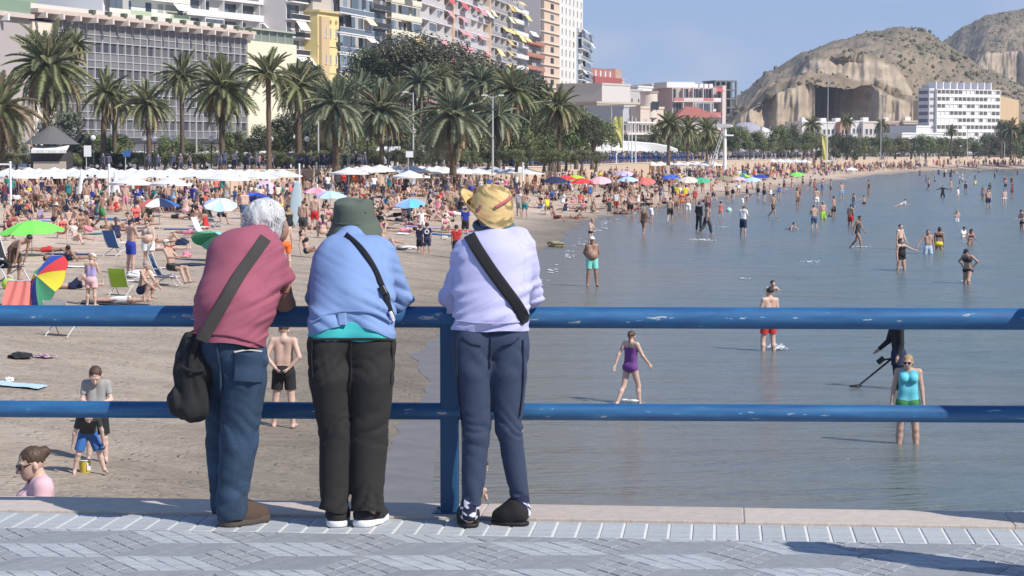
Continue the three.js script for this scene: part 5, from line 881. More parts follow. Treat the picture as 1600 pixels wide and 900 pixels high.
{
  const r = rng(42);
  // A: low office block with a curtain-wall grid
  {
    const t = block('office_block', 'low grey office block with a square grid of windows behind the palms', { xL: 52, dL: 290, xR: 463, dR: 362, top: 15, deep: 30 });
    const u1 = t._u(88), u2 = t._u(387), W = t._W, H = t._H, steel = M(0.50, 0.49, 0.48, 0.6), pan = [M(0.19, 0.18, 0.185, 0.5), M(0.175, 0.168, 0.172, 0.5), M(0.21, 0.20, 0.20, 0.5)], pane = [M(0.055, 0.055, 0.068, 0.15), M(0.085, 0.085, 0.092, 0.2), M(0.13, 0.12, 0.125, 0.3)];
    wall(t, 'wall', M(0.40, 0.345, 0.30, 0.9), -0.02, u1, 0, H - 1.9, -30, -0.6); wall(t, 'end_wall', M(0.44, 0.40, 0.38, 0.9), -0.35, -0.05, 0, H - 1.2, -30, -0.9);
    wall(t, 'pier', M(0.74, 0.64, 0.52, 0.85), 0, u1, 0, H - 1.6, -0.6, 0.3); wall(t, 'wall', M(0.12, 0.12, 0.13, 0.9), u1, u2, 0, H - 0.2, -30, -0.45);
    wall(t, 'blank_wall', M(0.76, 0.70, 0.52, 0.85), u2, W, 0, H - 1.4, -30, 0.25);
    const n = 27, du = (u2 - u1) / n;
    for (let i = 0; i <= n; i++) wall(t, 'mullion', steel, u1 + i * du - 0.07, u1 + i * du + 0.07, 3.2, H - 0.6, -0.42, 0.1);
    let y = H - 0.9; const rows = [];
    rows.push(['p', 1.8], ['p', 1.0]); for (let f = 0; f < 4; f++) rows.push(['w', 1.5], ['p', 1.1], ['p', 1.0]);
    for (const [k, h] of rows) { if (y - h < 3) break; wall(t, 'transom', steel, u1, u2, y - h - 0.05, y - h + 0.05, -0.4, 0.05); for (let i = 0; i < n; i++) wall(t, k === 'w' ? 'window' : 'facade_panel', pick(r, k === 'w' ? pane : pan), u1 + i * du + 0.09, u1 + (i + 1) * du - 0.09, y - h + 0.06, y - 0.06, -0.44, k === 'w' ? -0.22 : -0.08); y -= h; }
    // sunlit ground floor behind the trunks
    wall(t, 'canopy', M(0.05, 0.05, 0.055, 0.8), u1, W, 2.9, 3.6, -0.4, 2.0);
    for (let i = 0; i < 12; i++) wall(t, 'ground_floor_panel', i % 3 ? M(0.76, 0.68, 0.56, 0.9) : M(0.72, 0.72, 0.70, 0.9), lerp(u1, W, i / 12) + 0.15, lerp(u1, W, (i + 1) / 12) - 0.15, 0, 2.8, -0.4, 0.8);
    // flat roof on projecting beam ends
    wall(t, 'roof_slab', M(0.60, 0.48, 0.40, 0.85), -0.4, u2 + 0.6, H - 0.55, H, -30, 1.5);
    for (let i = 0; i < 15; i++) { const u = 0.6 + i * (u2 / 14.5); wall(t, 'beam_end', M(0.68, 0.60, 0.53, 0.85), u - 0.22, u + 0.22, H - 1.25, H - 0.5, -1, 2.2); if (i > 2) wall(t, 'planter', M(0.10, 0.12, 0.07, 0.9), u - 0.4, u + 0.4, H + 0.02, H + 0.55, 1.0, 1.7); }
    wall(t, 'roof_parapet', M(0.62, 0.58, 0.52, 0.85), -0.4, u2, H + 0.01, H + 0.9, -30, -1.2);
    wall(t, 'copper_band', M(0.24, 0.31, 0.22, 0.8), t._u(0) > -99 ? -10 : 0, t._u(82), H + 0.3, H + 1.8, -29, -2);
    // glazed strip over the blank wall
    wall(t, 'glazed_strip', M(0.20, 0.23, 0.19, 0.4), u2 + 0.3, W - 0.2, H - 1.38, H + 0.5, -20, -0.6); wall(t, 'strip_roof', M(0.40, 0.44, 0.36, 0.8), u2, W, H + 0.5, H + 0.75, -20, 0.1);
    for (let i = 0; i < 7; i++) { const u = lerp(u2, W - 0.3, i / 6); wall(t, 'strip_post', M(0.4, 0.42, 0.36, 0.7), u, u + 0.15, H - 1.4, H + 0.5, -0.6, -0.3); }
  }
  // side block at the far left
  {
    const t = block('side_block', 'plain pinkish grey block at the far left with a green copper roof edge', { xL: -120, dL: 262, xR: 50, dR: 286, top: 1, deep: 12 });
    wall(t, 'wall', M(0.42, 0.37, 0.35, 0.9), 0, t._W, 0, t._H - 0.9, -12, 0); wall(t, 'roof_edge', M(0.62, 0.50, 0.44, 0.85), 0, t._W + 0.2, t._H - 0.9, t._H - 0.3, -12, 0.7); wall(t, 'copper_edge', M(0.22, 0.30, 0.21, 0.8), 0, t._W + 0.1, t._H - 0.3, t._H + 1.3, -11, 0.2);
    for (let i = 0; i < 5; i++) wall(t, 'beam_end', WHITE, 2 + i * 4, 2.5 + i * 4, t._H - 1.5, t._H - 0.6, 0, 1.2);
  }
  const apt = (name, label, a, o, seed) => { const t = block(name, label, a); balconies(t, 0, t._W, t._H, o.fh, o.floors, o.nb, rng(seed), o); return t; };
  apt('apartment_block', 'white apartment block with pale green balconies above the office block roof', { xL: 175, dL: 350, xR: 300, dR: 372, top: -35, deep: 14 }, { fh: 3.1, floors: 6, nb: 4, wall: WHITE, slab: WHITE, parapets: [M(0.42, 0.50, 0.33, 0.85), M(0.70, 0.66, 0.56, 0.85)], solid: 1, awn: 0.15, awnings: ['white', 'pink'], closed: 0.6, panes: 3 }, 1);
  apt('apartment_block', 'white apartment block with red awnings left of the yellow house', { xL: 295, dL: 372, xR: 462, dR: 404, top: -60, deep: 14 }, { fh: 3.1, floors: 9, nb: 6, wall: M(0.70, 0.66, 0.63, 0.85), slab: WHITE, parapets: [WHITE, M(0.74, 0.70, 0.68, 0.85)], solid: 1, awn: 0.3, awnings: ['red', 'pink', 'red', 'white'], closed: 0.3, panes: 2, div: 1 }, 2);
  apt('apartment_block', 'slim apartment tower with black balcony railings and white bands beside the yellow house', { xL: 459, dL: 392, xR: 500, dR: 402, top: -50, deep: 14 }, { fh: 3.2, floors: 10, nb: 2, wall: M(0.66, 0.62, 0.6, 0.85), slab: WHITE, rail: M(0.035, 0.035, 0.04, 0.6), awn: 0.15, awnings: ['white'], closed: 0.45, panes: 3 }, 3);
  { // yellow house
    const t = block('yellow_house', 'narrow yellow house with arched windows between apartment towers', { xL: 498, dL: 398, xR: 531, dR: 406, top: 20, deep: 12 }), Y = M(0.76, 0.62, 0.27, 0.85), W = t._W, H = t._H;
    wall(t, 'wall', Y, 0, W, 0, H, -12, 0); wall(t, 'cornice', M(0.62, 0.50, 0.26, 0.85), -0.2, W + 0.2, H, H + 0.4, -12, 0.5); wall(t, 'party_wall', M(0.52, 0.46, 0.40, 0.9), 0, W, H + 0.4, H + 9, -12, -1);
    wall(t, 'bay', M(0.60, 0.44, 0.24, 0.85), 0.4, W * 0.42, 0, H - 0.8, 0, 0.6); windows(t, W * 0.46, W - 0.2, 1.5, H - 1.2, 2, 5, 0.55, 1.7, r, { glass: [GLASS, GLASS2] }); windows(t, 0.5, W * 0.42, 1.5, H - 1.2, 1, 5, 0.5, 1.7, r, { z: 0.6, glass: [GLASS2] });
    for (let i = 0; i < 5; i++) { wall(t, 'string_course', M(0.70, 0.60, 0.34, 0.85), 0, W, 1.4 + i * (H - 2.7) / 5, 1.55 + i * (H - 2.7) / 5, 0, 0.16); wall(t, 'balcony', M(0.06, 0.06, 0.06, 0.7), W * 0.86, W + 0.6, 1.6 + i * (H - 2.7) / 5, 2.4 + i * (H - 2.7) / 5, -0.4, 0.5); }
    for (const k of [0.6, 0.86]) { const g = part(t, 'arch', new THREE.CylinderGeometry(0.42, 0.42, 0.12, 14), M(0.35, 0.24, 0.12, 0.85)); g.rotation.x = Math.PI / 2; g.position.set(W * k, H - 1.6, 0.02); }
  }
  apt('apartment_block', 'apartment tower with blue grey glass balconies and white bands right of the yellow house', { xL: 533, dL: 405, xR: 586, dR: 424, top: -40, deep: 14 }, { fh: 3.7, floors: 9, nb: 3, wall: M(0.42, 0.43, 0.46, 0.8), slab: WHITE, rail: M(0.15, 0.19, 0.23, 0.4), awn: 0.2, awnings: ['cream', 'white'], closed: 0.7, panes: 3, dep: 1.6 }, 5);
  apt('apartment_block', 'dark grey apartment block with black balconies behind the big tree', { xL: 586, dL: 428, xR: 613, dR: 438, top: -40, deep: 14 }, { fh: 3.6, floors: 9, nb: 2, wall: M(0.15, 0.14, 0.15, 0.8), slab: M(0.10, 0.10, 0.11, 0.8), rail: M(0.04, 0.04, 0.045, 0.6), awn: 0.2, awnings: ['white'], closed: 0.1, panes: 3 }, 6);
  apt('apartment_block', 'cream apartment block with yellow awnings above the big tree', { xL: 613, dL: 440, xR: 660, dR: 458, top: -46, deep: 14 }, { fh: 3.3, floors: 9, nb: 3, wall: M(0.68, 0.62, 0.5, 0.85), slab: M(0.76, 0.70, 0.56, 0.85), parapets: [M(0.76, 0.70, 0.56, 0.85)], solid: 1, awn: 0.4, awnings: ['yellow', 'ochre', 'cream'], closed: 0.6, panes: 4 }, 7);
  { const t = apt('apartment_block', 'long pink and white apartment block with red and pink awnings', { xL: 660, dL: 462, xR: 765, dR: 545, top: -66, deep: 14 }, { fh: 3.3, floors: 11, nb: 10, wall: M(0.66, 0.60, 0.55, 0.85), slab: M(0.78, 0.74, 0.71, 0.85), rail: M(0.62, 0.58, 0.56, 0.5), parapets: [M(0.76, 0.70, 0.67, 0.85)], awn: 0.36, awnings: ['pink', 'red', 'pink', 'white', 'orange'], closed: 0.3, panes: 2, div: 1 }, 8);
    for (const k of [0.4, 0.985]) wall(t, 'pilaster', M(0.70, 0.50, 0.36, 0.85), t._W * k, t._W * k + 1, 0, t._H + 0.4, -1, 0.5); }
  apt('apartment_block', 'brown apartment block with yellow awnings left of the tall white tower', { xL: 765, dL: 546, xR: 808, dR: 588, top: -60, deep: 14 }, { fh: 3.1, floors: 14, nb: 5, wall: M(0.40, 0.34, 0.30, 0.85), slab: M(0.66, 0.61, 0.57, 0.85), rail: M(0.34, 0.32, 0.31, 0.6), awn: 0.42, awnings: ['yellow', 'ochre', 'cream', 'yellow'], closed: 0.2, panes: 2, div: 1 }, 9);
  apt('apartment_block', 'white banded apartment block with cream awnings next to the terracotta block', { xL: 808, dL: 588, xR: 826, dR: 606, top: 2, deep: 14 }, { fh: 3.1, floors: 12, nb: 2, wall: M(0.5, 0.46, 0.43, 0.85), slab: WHITE, solid: 1, parapets: [WHITE], awn: 0.3, awnings: ['yellow', 'cream', 'red'], closed: 0.2, panes: 2 }, 10);
  apt('apartment_block', 'terracotta apartment block with curved balconies under the tall tower', { xL: 824, dL: 606, xR: 851, dR: 632, top: 48, deep: 12 }, { fh: 3.6, floors: 9, nb: 2, wall: M(0.42, 0.17, 0.10, 0.85), slab: M(0.46, 0.19, 0.12, 0.85), solid: 1, parapets: [M(0.48, 0.20, 0.13, 0.85), M(0.46, 0.19, 0.12, 0.85)], awn: 0.2, awnings: ['cream', 'white'], closed: 0.1, panes: 2 }, 11);
  { // tall tower
    const t = block('tall_tower', 'tall white tower with a peach stripe and a blank grey side wall', { xL: 845, dL: 640, xR: 910, dR: 700, top: -70, deep: 26 }), H = t._H, W = t._W, us = t._u(874);
    wall(t, 'wall', M(0.78, 0.74, 0.68, 0.85), us, W, 0, H, -26, 0); wall(t, 'peach_wall', M(0.70, 0.52, 0.38, 0.85), 0.2, us, 0, H, -26, -0.3); wall(t, 'side_wall', M(0.47, 0.44, 0.43, 0.9), -0.2, 0.2, 0, H + 0.5, -26, -0.2);
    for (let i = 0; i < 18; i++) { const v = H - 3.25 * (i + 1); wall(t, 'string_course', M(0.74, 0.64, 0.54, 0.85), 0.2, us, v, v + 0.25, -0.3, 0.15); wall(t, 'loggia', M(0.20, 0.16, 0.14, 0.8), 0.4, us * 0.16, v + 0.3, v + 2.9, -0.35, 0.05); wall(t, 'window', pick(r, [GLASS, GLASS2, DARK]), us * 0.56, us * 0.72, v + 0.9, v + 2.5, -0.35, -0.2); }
    windows(t, us + 0.5, W - 0.3, H - 3.25 * 18, H, 6, 18, 1.5, 1.8, r, { awn: 0.16, awnings: ['yellow', 'cream', 'yellow'], glass: [GLASS, GLASS, GLASS2] });
  }
  apt('apartment_block', 'slim blue glass apartment tower at the right end of the high-rise row', { xL: 909, dL: 690, xR: 926, dR: 730, top: 45, deep: 14 }, { fh: 3.3, floors: 14, nb: 3, wall: M(0.36, 0.42, 0.48, 0.8), slab: WHITE, rail: M(0.22, 0.27, 0.30, 0.4), awn: 0.15, awnings: ['white', 'green'], closed: 0.6, panes: 2 }, 13);
  // ---- the old town between the towers and the hill
  const simple = (name, label, a, m, o = {}) => { const t = block(name, label, a); wall(t, 'wall', m, 0, t._W, 0, t._H, -t._deep, 0); wall(t, 'parapet', o.cap || m, -0.15, t._W + 0.15, t._H, t._H + 0.5, -t._deep, 0.15); if (o.nu) windows(t, 0.5, t._W - 0.5, o.v0 ?? 1, t._H - (o.v1 ?? 0.8), o.nu, o.nv, o.ww || 1.2, o.wh || 1.5, rng(a.xL), { frame: o.frame, bare: o.bare, glass: o.glass, awn: o.awn, awnings: o.awnings }); return t; };
  { const t = simple('red_roofed_hotel', 'hotel with red brick top storey and arches behind the beige blocks', { xL: 926, dL: 760, xR: 975, dR: 790, top: 122, deep: 20 }, M(0.62, 0.46, 0.42, 0.85), { nu: 6, nv: 8, ww: 1.6 });
    wall(t, 'brick_storey', M(0.42, 0.17, 0.13, 0.85), 0.1, t._W * 0.82, t._H + 0.5, t._H + 3.6, -18, -1.5); for (let i = 0; i < 5; i++) wall(t, 'arch', WHITE, 0.8 + i * t._W * 0.15, 0.8 + i * t._W * 0.15 + 1.1, t._H + 0.8, t._H + 2.8, -1.55, -1.2); wall(t, 'red_roof', M(0.40, 0.10, 0.09, 0.85), -0.2, t._W * 0.85, t._H - 2.2, t._H + 0.52, -18, 0.9); wall(t, 'brick_tower', M(0.52, 0.33, 0.24, 0.85), t._W * 0.8, t._W, t._H + 0.5, t._H + 4, -18, -1.2); }
  simple('beige_block', 'plain off-white block with blank party walls below the red brick hotel', { xL: 940, dL: 560, xR: 984, dR: 572, top: 133, deep: 14 }, M(0.62, 0.57, 0.53, 0.9), { cap: M(0.55, 0.5, 0.46, 0.9) });
  simple('beige_block', 'grey sided narrow block on the slope behind the turret house', { xL: 980, dL: 590, xR: 1003, dR: 600, top: 142, deep: 14 }, M(0.50, 0.46, 0.43, 0.9), { nu: 2, nv: 4 });
  simple('brown_house', 'brownish town house with a flat roof under the off-white block', { xL: 932, dL: 500, xR: 1000, dR: 512, top: 162, deep: 14 }, M(0.46, 0.37, 0.28, 0.9), { nu: 6, nv: 3, ww: 1.3, cap: M(0.55, 0.45, 0.35, 0.9) });
  simple('grey_house', 'small grey house with big shutters left of the turret house', { xL: 974, dL: 470, xR: 1002, dR: 476, top: 168, deep: 12 }, M(0.48, 0.48, 0.49, 0.9), { nu: 2, nv: 2 });
  simple('white_house', 'small white house with terraces half hidden behind a dark tree', { xL: 996, dL: 620, xR: 1022, dR: 630, top: 137, deep: 14 }, M(0.76, 0.74, 0.71, 0.85), { nu: 3, nv: 6, ww: 1.6 });
  { const t = simple('turret_house', 'old cream house with an eight-sided turret and balustrade', { xL: 1000, dL: 470, xR: 1036, dR: 476, top: 170, deep: 12 }, M(0.66, 0.54, 0.44, 0.9), { nu: 3, nv: 2, ww: 0.9, wh: 1.6 });
    const tw = part(t, 'turret', new THREE.CylinderGeometry(1.9, 1.9, 5.5, 8), M(0.70, 0.60, 0.50, 0.9)); tw.position.set(t._W * 0.55, t._H + 0.8, -1.2); const cn = part(t, 'turret_cornice', new THREE.CylinderGeometry(2.2, 2.0, 0.5, 8), M(0.60, 0.46, 0.40, 0.9)); cn.position.set(t._W * 0.55, t._H + 3.6, -1.2); for (let i = 0; i < 3; i++) wall(t, 'window', GLASS, t._W * 0.55 - 1.2 + i * 0.85, t._W * 0.55 - 0.6 + i * 0.85, t._H - 0.2, t._H + 1.6, 0.55, 0.72); }
  { const t = apt('apartment_block', 'broad pink and white apartment block with red awnings below the hill', { xL: 1052, dL: 600, xR: 1129, dR: 604, top: 137, deep: 18 }, { fh: 4.0, floors: 6, nb: 5, wall: M(0.58, 0.42, 0.38, 0.85), slab: M(0.76, 0.68, 0.64, 0.85), solid: 1, parapets: [M(0.74, 0.62, 0.58, 0.85), M(0.56, 0.22, 0.20, 0.85), WHITE], awn: 0.2, awnings: ['red', 'pink'], closed: 0.4, panes: 3, div: 1 }, 21);
    wall(t, 'roof_house', WHITE, -1, t._W * 0.5, t._H, t._H + 1.6, -14, -3); wall(t, 'end_pier', M(0.74, 0.60, 0.54, 0.85), t._W - 0.4, t._W + 0.6, 0, t._H + 0.6, -18, 0.4); for (let i = 0; i < 4; i++) wall(t, 'chimney', WHITE, t._W * (0.55 + i * 0.1), t._W * (0.55 + i * 0.1) + 1, t._H, t._H + 1.2, -6, -5); }
  simple('white_block', 'white stepped rooftop block above the dark tree', { xL: 1018, dL: 640, xR: 1060, dR: 643, top: 134, deep: 14 }, M(0.74, 0.71, 0.68, 0.85), { nu: 4, nv: 6, ww: 1.5 });
  { const t = block('frame_building', 'unfinished dark concrete frame building on the slope left of the hill', { xL: 1116, dL: 830, xR: 1150, dR: 833, top: 126, deep: 14, base: 6 }), m = M(0.20, 0.20, 0.21, 0.9); for (let f = 0; f < 6; f++) wall(t, 'floor_slab', m, 0, t._W, t._H - 0.5 - f * 3.4, t._H - f * 3.4, -12, 0); for (let i = 0; i < 5; i++) wall(t, 'column', m, i * t._W / 4.2, i * t._W / 4.2 + 0.6, 0, t._H - 0.5, -1, -0.1); wall(t, 'core', M(0.10, 0.10, 0.11, 0.9), 0.5, t._W - 0.5, 0, t._H - 0.6, -12, -3); }
  { // house with a red hipped roof
    const t = block('red_hip_roof_house', 'cream house with a red tiled hipped roof among the palms', { xL: 1060, dL: 450, xR: 1122, dR: 451.5, top: 184, deep: 12 }), W = t._W, H = t._H; wall(t, 'wall', M(0.70, 0.62, 0.54, 0.85), 0, W, 0, H, -12, 0); windows(t, W * 0.45, W - 0.2, H - 3, H - 0.5, 8, 1, 0.45, 1.6, r, { bare: 1 });
    const P = [[-0.8, H, 0.8], [W + 0.6, H, 0.8], [W + 0.6, H, -12.6], [-0.8, H, -12.6], [W * 0.36, H + 2.4, -6], [W * 0.62, H + 2.4, -6]], I = [0, 1, 5, 0, 5, 4, 1, 2, 5, 2, 3, 4, 2, 4, 5, 3, 0, 4], g = new THREE.BufferGeometry(); g.setAttribute('position', new THREE.Float32BufferAttribute(I.flatMap(i => P[i]), 3)); g.computeVertexNormals(); part(t, 'roof', g, M(0.38, 0.13, 0.10, 0.85)); }
  { // grey domed roof
    const t = thing('domed_pavilion', 'pale mauve grey domed roof beside a white gable below the cliff', 'building', [xAt(1165, 560), PROM_Y + 1, -560]); const d = part(t, 'dome', new THREE.SphereGeometry(1, 24, 10, 0, Math.PI * 2, 0, Math.PI / 2), M(0.34, 0.32, 0.37, 0.8)); d.scale.set(4.6, 2.9, 4.6); d.position.y = 5.2; part(t, 'drum', new THREE.CylinderGeometry(4.4, 4.4, 5.4, 24), M(0.36, 0.33, 0.33, 0.85)).position.y = 2.6; box(t, 'white_gable', WHITE, 4.6, 5.2, 1.0, 3.6, 2.4, 3, 0.4, 0, -0.3); }
  { // terrace with balustrade under the brown house
    const t = block('terrace', 'long pale terrace with columns in front of the brown house', { xL: 980, dL: 430, xR: 1050, dR: 440, top: 190, deep: 6 }); wall(t, 'wall', M(0.34, 0.29, 0.25, 0.9), 0, t._W, 0, t._H - 0.6, -6, -1.5); wall(t, 'roof_slab', M(0.72, 0.68, 0.63, 0.85), 0, t._W, t._H - 0.35, t._H, -6, 0); wall(t, 'lower_slab', M(0.72, 0.66, 0.6, 0.85), -0.5, t._W + 0.4, t._H - 2.6, t._H - 2.2, -6, 0.4); for (let i = 0; i < 12; i++) wall(t, 'column', M(0.66, 0.62, 0.58, 0.85), i * t._W / 12, i * t._W / 12 + 0.16, t._H - 2.2, t._H - 0.35, -0.4, -0.2); }
  // ---- low terrace row below the cliff
  [[1252, 1282, 192, [0.72, 0.66, 0.60]], [1281, 1312, 193, [0.74, 0.70, 0.66]], [1311, 1329, 193, [0.48, 0.25, 0.17]], [1328, 1348, 191, [0.72, 0.68, 0.66]], [1347, 1378, 192, [0.74, 0.66, 0.60]], [1377, 1412, 192, [0.66, 0.50, 0.40]], [1410, 1448, 191, [0.70, 0.58, 0.48]]].forEach(([a, b, top, c], i) => {
    const t = simple('row_house', ['white house with a water tank at the left end of the row below the cliff', 'white house with arched loggia second from left in the row below the cliff', 'brick red narrow house in the middle of the row below the cliff', 'white house right of the brick red house below the cliff', 'pinkish white house fifth in the row below the cliff', 'salmon house sixth in the row below the cliff', 'tan house beside the big white hotel at the end of the row'][i], { xL: a, dL: 660, xR: b, dR: 662, top, deep: 12, base: 4 }, M(...c, 0.85), { nu: Math.round((b - a) / 7), nv: 2, ww: 0.9, wh: 1.5, glass: [GLASS, GLASS2] });
    wall(t, 'roof_tank', M(0.74, 0.71, 0.68, 0.85), t._W * 0.3, t._W * 0.3 + 1.8, t._H + 0.5, t._H + 1.7, -6, -4);
  });
  { // white balcony hotel
    const t = block('white_hotel', 'large white hotel with rows of square balconies below the hill', { xL: 1462, dL: 640, xR: 1560, dR: 652, top: 140, deep: 17, base: 4 }), W = t._W, H = t._H, nb = 15, nf = 9, fh = H / nf, dark = M(0.16, 0.17, 0.20, 0.7), rr = rng(8);
    wall(t, 'wall', M(0.60, 0.59, 0.60, 0.85), 0, W, 0, H, -8, -1.4); wall(t, 'end_wall', M(0.62, 0.60, 0.60, 0.85), -2.2, 0, 1, H + 0.4, -6, -1.0);
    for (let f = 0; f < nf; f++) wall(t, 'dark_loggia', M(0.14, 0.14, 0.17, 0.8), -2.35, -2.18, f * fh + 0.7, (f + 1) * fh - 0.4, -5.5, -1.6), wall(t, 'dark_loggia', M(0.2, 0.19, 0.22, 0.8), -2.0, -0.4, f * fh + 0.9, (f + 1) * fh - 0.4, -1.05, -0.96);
    for (let f = 0; f <= nf; f++) wall(t, 'floor_slab', WHITE, -0.05, W + 0.05, f * fh - 0.14, f * fh + 0.14, -1.4, 0.02);
    for (let b = 0; b <= nb; b++) wall(t, 'fin', WHITE, b * W / nb - 0.1, b * W / nb + 0.1, 0, H, -1.4, 0.0);
    for (let f = 0; f < nf; f++) for (let b = 0; b < nb; b++) { if (f < 2 && b < 5 || f === 4 && b < 4) { wall(t, 'infill_panel', WHITE, b * W / nb + 0.1, (b + 1) * W / nb - 0.1, f * fh + 0.15, (f + 1) * fh - 0.15, -1.38, -0.1); continue; } const k = rr(); wall(t, 'window', k < 0.62 ? dark : k < 0.8 ? GLASS3 : CURTAIN, b * W / nb + 0.25, (b + 1) * W / nb - 0.25, f * fh + 0.3, (f + 1) * fh - 0.35, -1.42, -1.34); wall(t, 'balcony_front', WHITE, b * W / nb + 0.1, (b + 1) * W / nb - 0.1, f * fh + 0.14, f * fh + 0.8, -0.12, -0.02); if (rr() < 0.25) { const g = box(t, 'blind', M(0.72, 0.71, 0.70, 0.9), (b + 0.5) * W / nb, (f + 0.68) * fh, -0.2, W / nb - 0.3, fh * 0.55, 0.04); } }
    for (let i = 0; i < 9; i++) wall(t, 'roof_fin', M(0.76, 0.74, 0.73, 0.85), i * W / 9.2, i * W / 9.2 + 0.35, H + 0.14, H + 2.2, -4, -0.6); wall(t, 'roof_room', M(0.50, 0.47, 0.48, 0.85), 1, W - 0.5, H + 0.14, H + 1.5, -8, -4);
  }
  simple('low_white_house', 'low white villa with parapet in front of the white hotel', { xL: 1408, dL: 610, xR: 1472, dR: 616, top: 210, deep: 10, base: 3.5 }, WHITE, { nu: 10, nv: 1, ww: 0.7, wh: 1.6, glass: [GLASS2] });
  simple('low_white_house', 'taller white villa wing behind the low villa and left of the hotel', { xL: 1430, dL: 628, xR: 1452, dR: 632, top: 199, deep: 10, base: 3.5 }, WHITE, { nu: 3, nv: 2, ww: 0.7, wh: 1.3, glass: [GLASS2] });
  simple('brown_shed', 'brown hall with a dark front behind the low white villa', { xL: 1398, dL: 645, xR: 1432, dR: 648, top: 197, deep: 10, base: 3.5 }, M(0.24, 0.20, 0.17, 0.9));
  { const t = block('quarry_wall', 'straight cut orange rock wall right of the white hotel', { xL: 1561, dL: 690, xR: 1592, dR: 704, top: 150, deep: 30, base: 3 }); const W = t._W, H = t._H, g = gridGeo(24, 24, (i, j) => { const u = j / 24 * W, v = i / 24 * H; return [u, v * (1 - 0.06 * j / 24), 0.5 * fbm(u * 0.5, v * 0.12, 3, 4) - 0.6 * i / 24]; }); tag(t, null, 'rock wall'); part(t, 'rock_face', g, M(0.56, 0.40, 0.24, 0.95)); wall(t, 'rock_core', M(0.46, 0.34, 0.22, 0.95), 0, W, 0, H * 0.94, -30, -1.2); }
  { const t = simple('pink_house', 'small pink house with vertical slits behind the palms at the right edge', { xL: 1575, dL: 560, xR: 1592, dR: 562, top: 216, deep: 8 }, M(0.58, 0.36, 0.30, 0.85)); for (let i = 0; i < 4; i++) wall(t, 'slit', M(0.25, 0.17, 0.15, 0.9), 0.4 + i * 0.7, 0.65 + i * 0.7, 0.3, t._H - 0.6, -0.05, 0.03); }
  { // white station roof: long tapering blade
    const t = thing('canopy_roof', 'sweeping white canopy roof on slanted supports behind the yellow flag', 'canopy', [0, 0, 0]), d = 330, L = [];
    const blade = (pts, d0, zz, m, name) => { const s = new THREE.Shape(); pts.forEach(([x, y], i) => { const X = xAt(x, d0), Y = yAt(y, d0); i ? s.lineTo(X, Y) : s.moveTo(X, Y); }); const g = new THREE.ExtrudeGeometry(s, { depth: zz, bevelEnabled: true, bevelSize: 0.12, bevelThickness: 0.25, bevelSegments: 2 }); g.translate(0, 0, -d0 - zz / 2); return part(t, name, g, m); };
    blade([[900, 229], [906, 221], [940, 220.5], [985, 222], [1020, 225], [1042, 229], [1054, 233.5], [1055, 236], [1050, 239], [1035, 240], [1015, 238], [985, 235.5], [940, 233], [905, 233]], d, 7, WHITE, 'roof_blade');
    blade([[912, 236], [960, 234], [1012, 236.5], [1010, 237.6], [960, 238.5], [940, 239], [925, 246], [918, 250], [914, 250]], d - 3, 4, WHITE, 'lower_blade');
    for (const [a, b] of [[1021, 1023], [960, 962], [1000, 1002]]) blade([[a, 239], [b, 239], [b + 2, 256], [a, 256]], d, 0.6, M(0.20, 0.14, 0.10, 0.8), 'support'); blade([[1022, 248], [1052, 248], [1052, 256], [1022, 256]], d - 1, 1, M(0.42, 0.34, 0.26, 0.9), 'bench_wall');
    box(t, 'glazed_room', M(0.08, 0.09, 0.1, 0.3), xAt(925, d + 4), 4.6, -d - 4, 6, 3.0, 3);
  }
  { // ramp
    const t = thing('ramp_bridge', 'white sloping footbridge rising to the right before the dark trees', 'bridge', [0, 0, 0]), d = 480, a = atDepth(1218, 241, d), b = atDepth(1284, 231, d); part(t, 'side_panel', bar(a, b, 0.01), WHITE); const dx = b.x - a.x, dy = b.y - a.y, g = box(t, 'parapet', WHITE, (a.x + b.x) / 2, (a.y + b.y) / 2, -d, Math.hypot(dx, dy), 1.2, 0.3, 0, 0, Math.atan2(dy, dx)); g.name = 'parapet'; for (let i = 0; i < 12; i++) box(t, 'panel_rib', M(0.5, 0.5, 0.5, 0.8), lerp(a.x, b.x, i / 11), lerp(a.y, b.y, i / 11), -d + 0.18, 0.14, 1.2, 0.05); for (let i = 1; i < 6; i++) box(t, 'support', M(0.25, 0.24, 0.23, 0.8), lerp(a.x, b.x, i / 6), (2.9 + lerp(a.y, b.y, i / 6)) / 2, -d, 0.3, lerp(a.y, b.y, i / 6) - 2.9, 0.3); t.children.shift(); }
  { // pergola
    const t = thing('pergola', 'white slatted pergola pavilion at the back of the far beach', 'pergola', [xAt(1437, 540), 1.4, -540]); for (let i = 0; i < 9; i++) { const x = -3.6 + i * 0.9; box(t, 'post', WHITE, x, 1.35, 0, 0.22, 2.7, 0.22); box(t, 'rafter', WHITE, x, 2.8 + 0.4 * Math.cos(x * 0.42), 0, 0.18, 0.2, 4.4); } for (const z of [-1.9, 1.9]) part(t, 'beam', tube([V(-3.9, 2.35, z), V(-1.8, 2.95, z), V(0, 3.12, z), V(1.8, 2.95, z), V(3.9, 2.35, z)], 0.14, 6, 16), WHITE); box(t, 'awning', WHITE, -5.4, 2.6, 0, 3.2, 0.12, 2.6, 0, 0, 0.14); }
  for (const [px, d, w, h, label] of [[1168, 420, 4, 3.4, 'small white kiosk right of the slanted mast'], [1298, 470, 2.2, 3.6, 'white square hut by the far flagpole']]) { const t = thing('kiosk', label, 'kiosk', [xAt(px, d), 2.2, -d]); box(t, 'wall', WHITE, 0, h / 2, 0, w, h, 2.4); box(t, 'roof', M(0.7, 0.69, 0.68, 0.8), 0, h + 0.09, 0.1, w + 0.5, 0.18, 3); box(t, 'hatch', M(0.2, 0.2, 0.22, 0.7), w * 0.1, h * 0.55, 1.23, w * 0.5, h * 0.35, 0.08); }
}

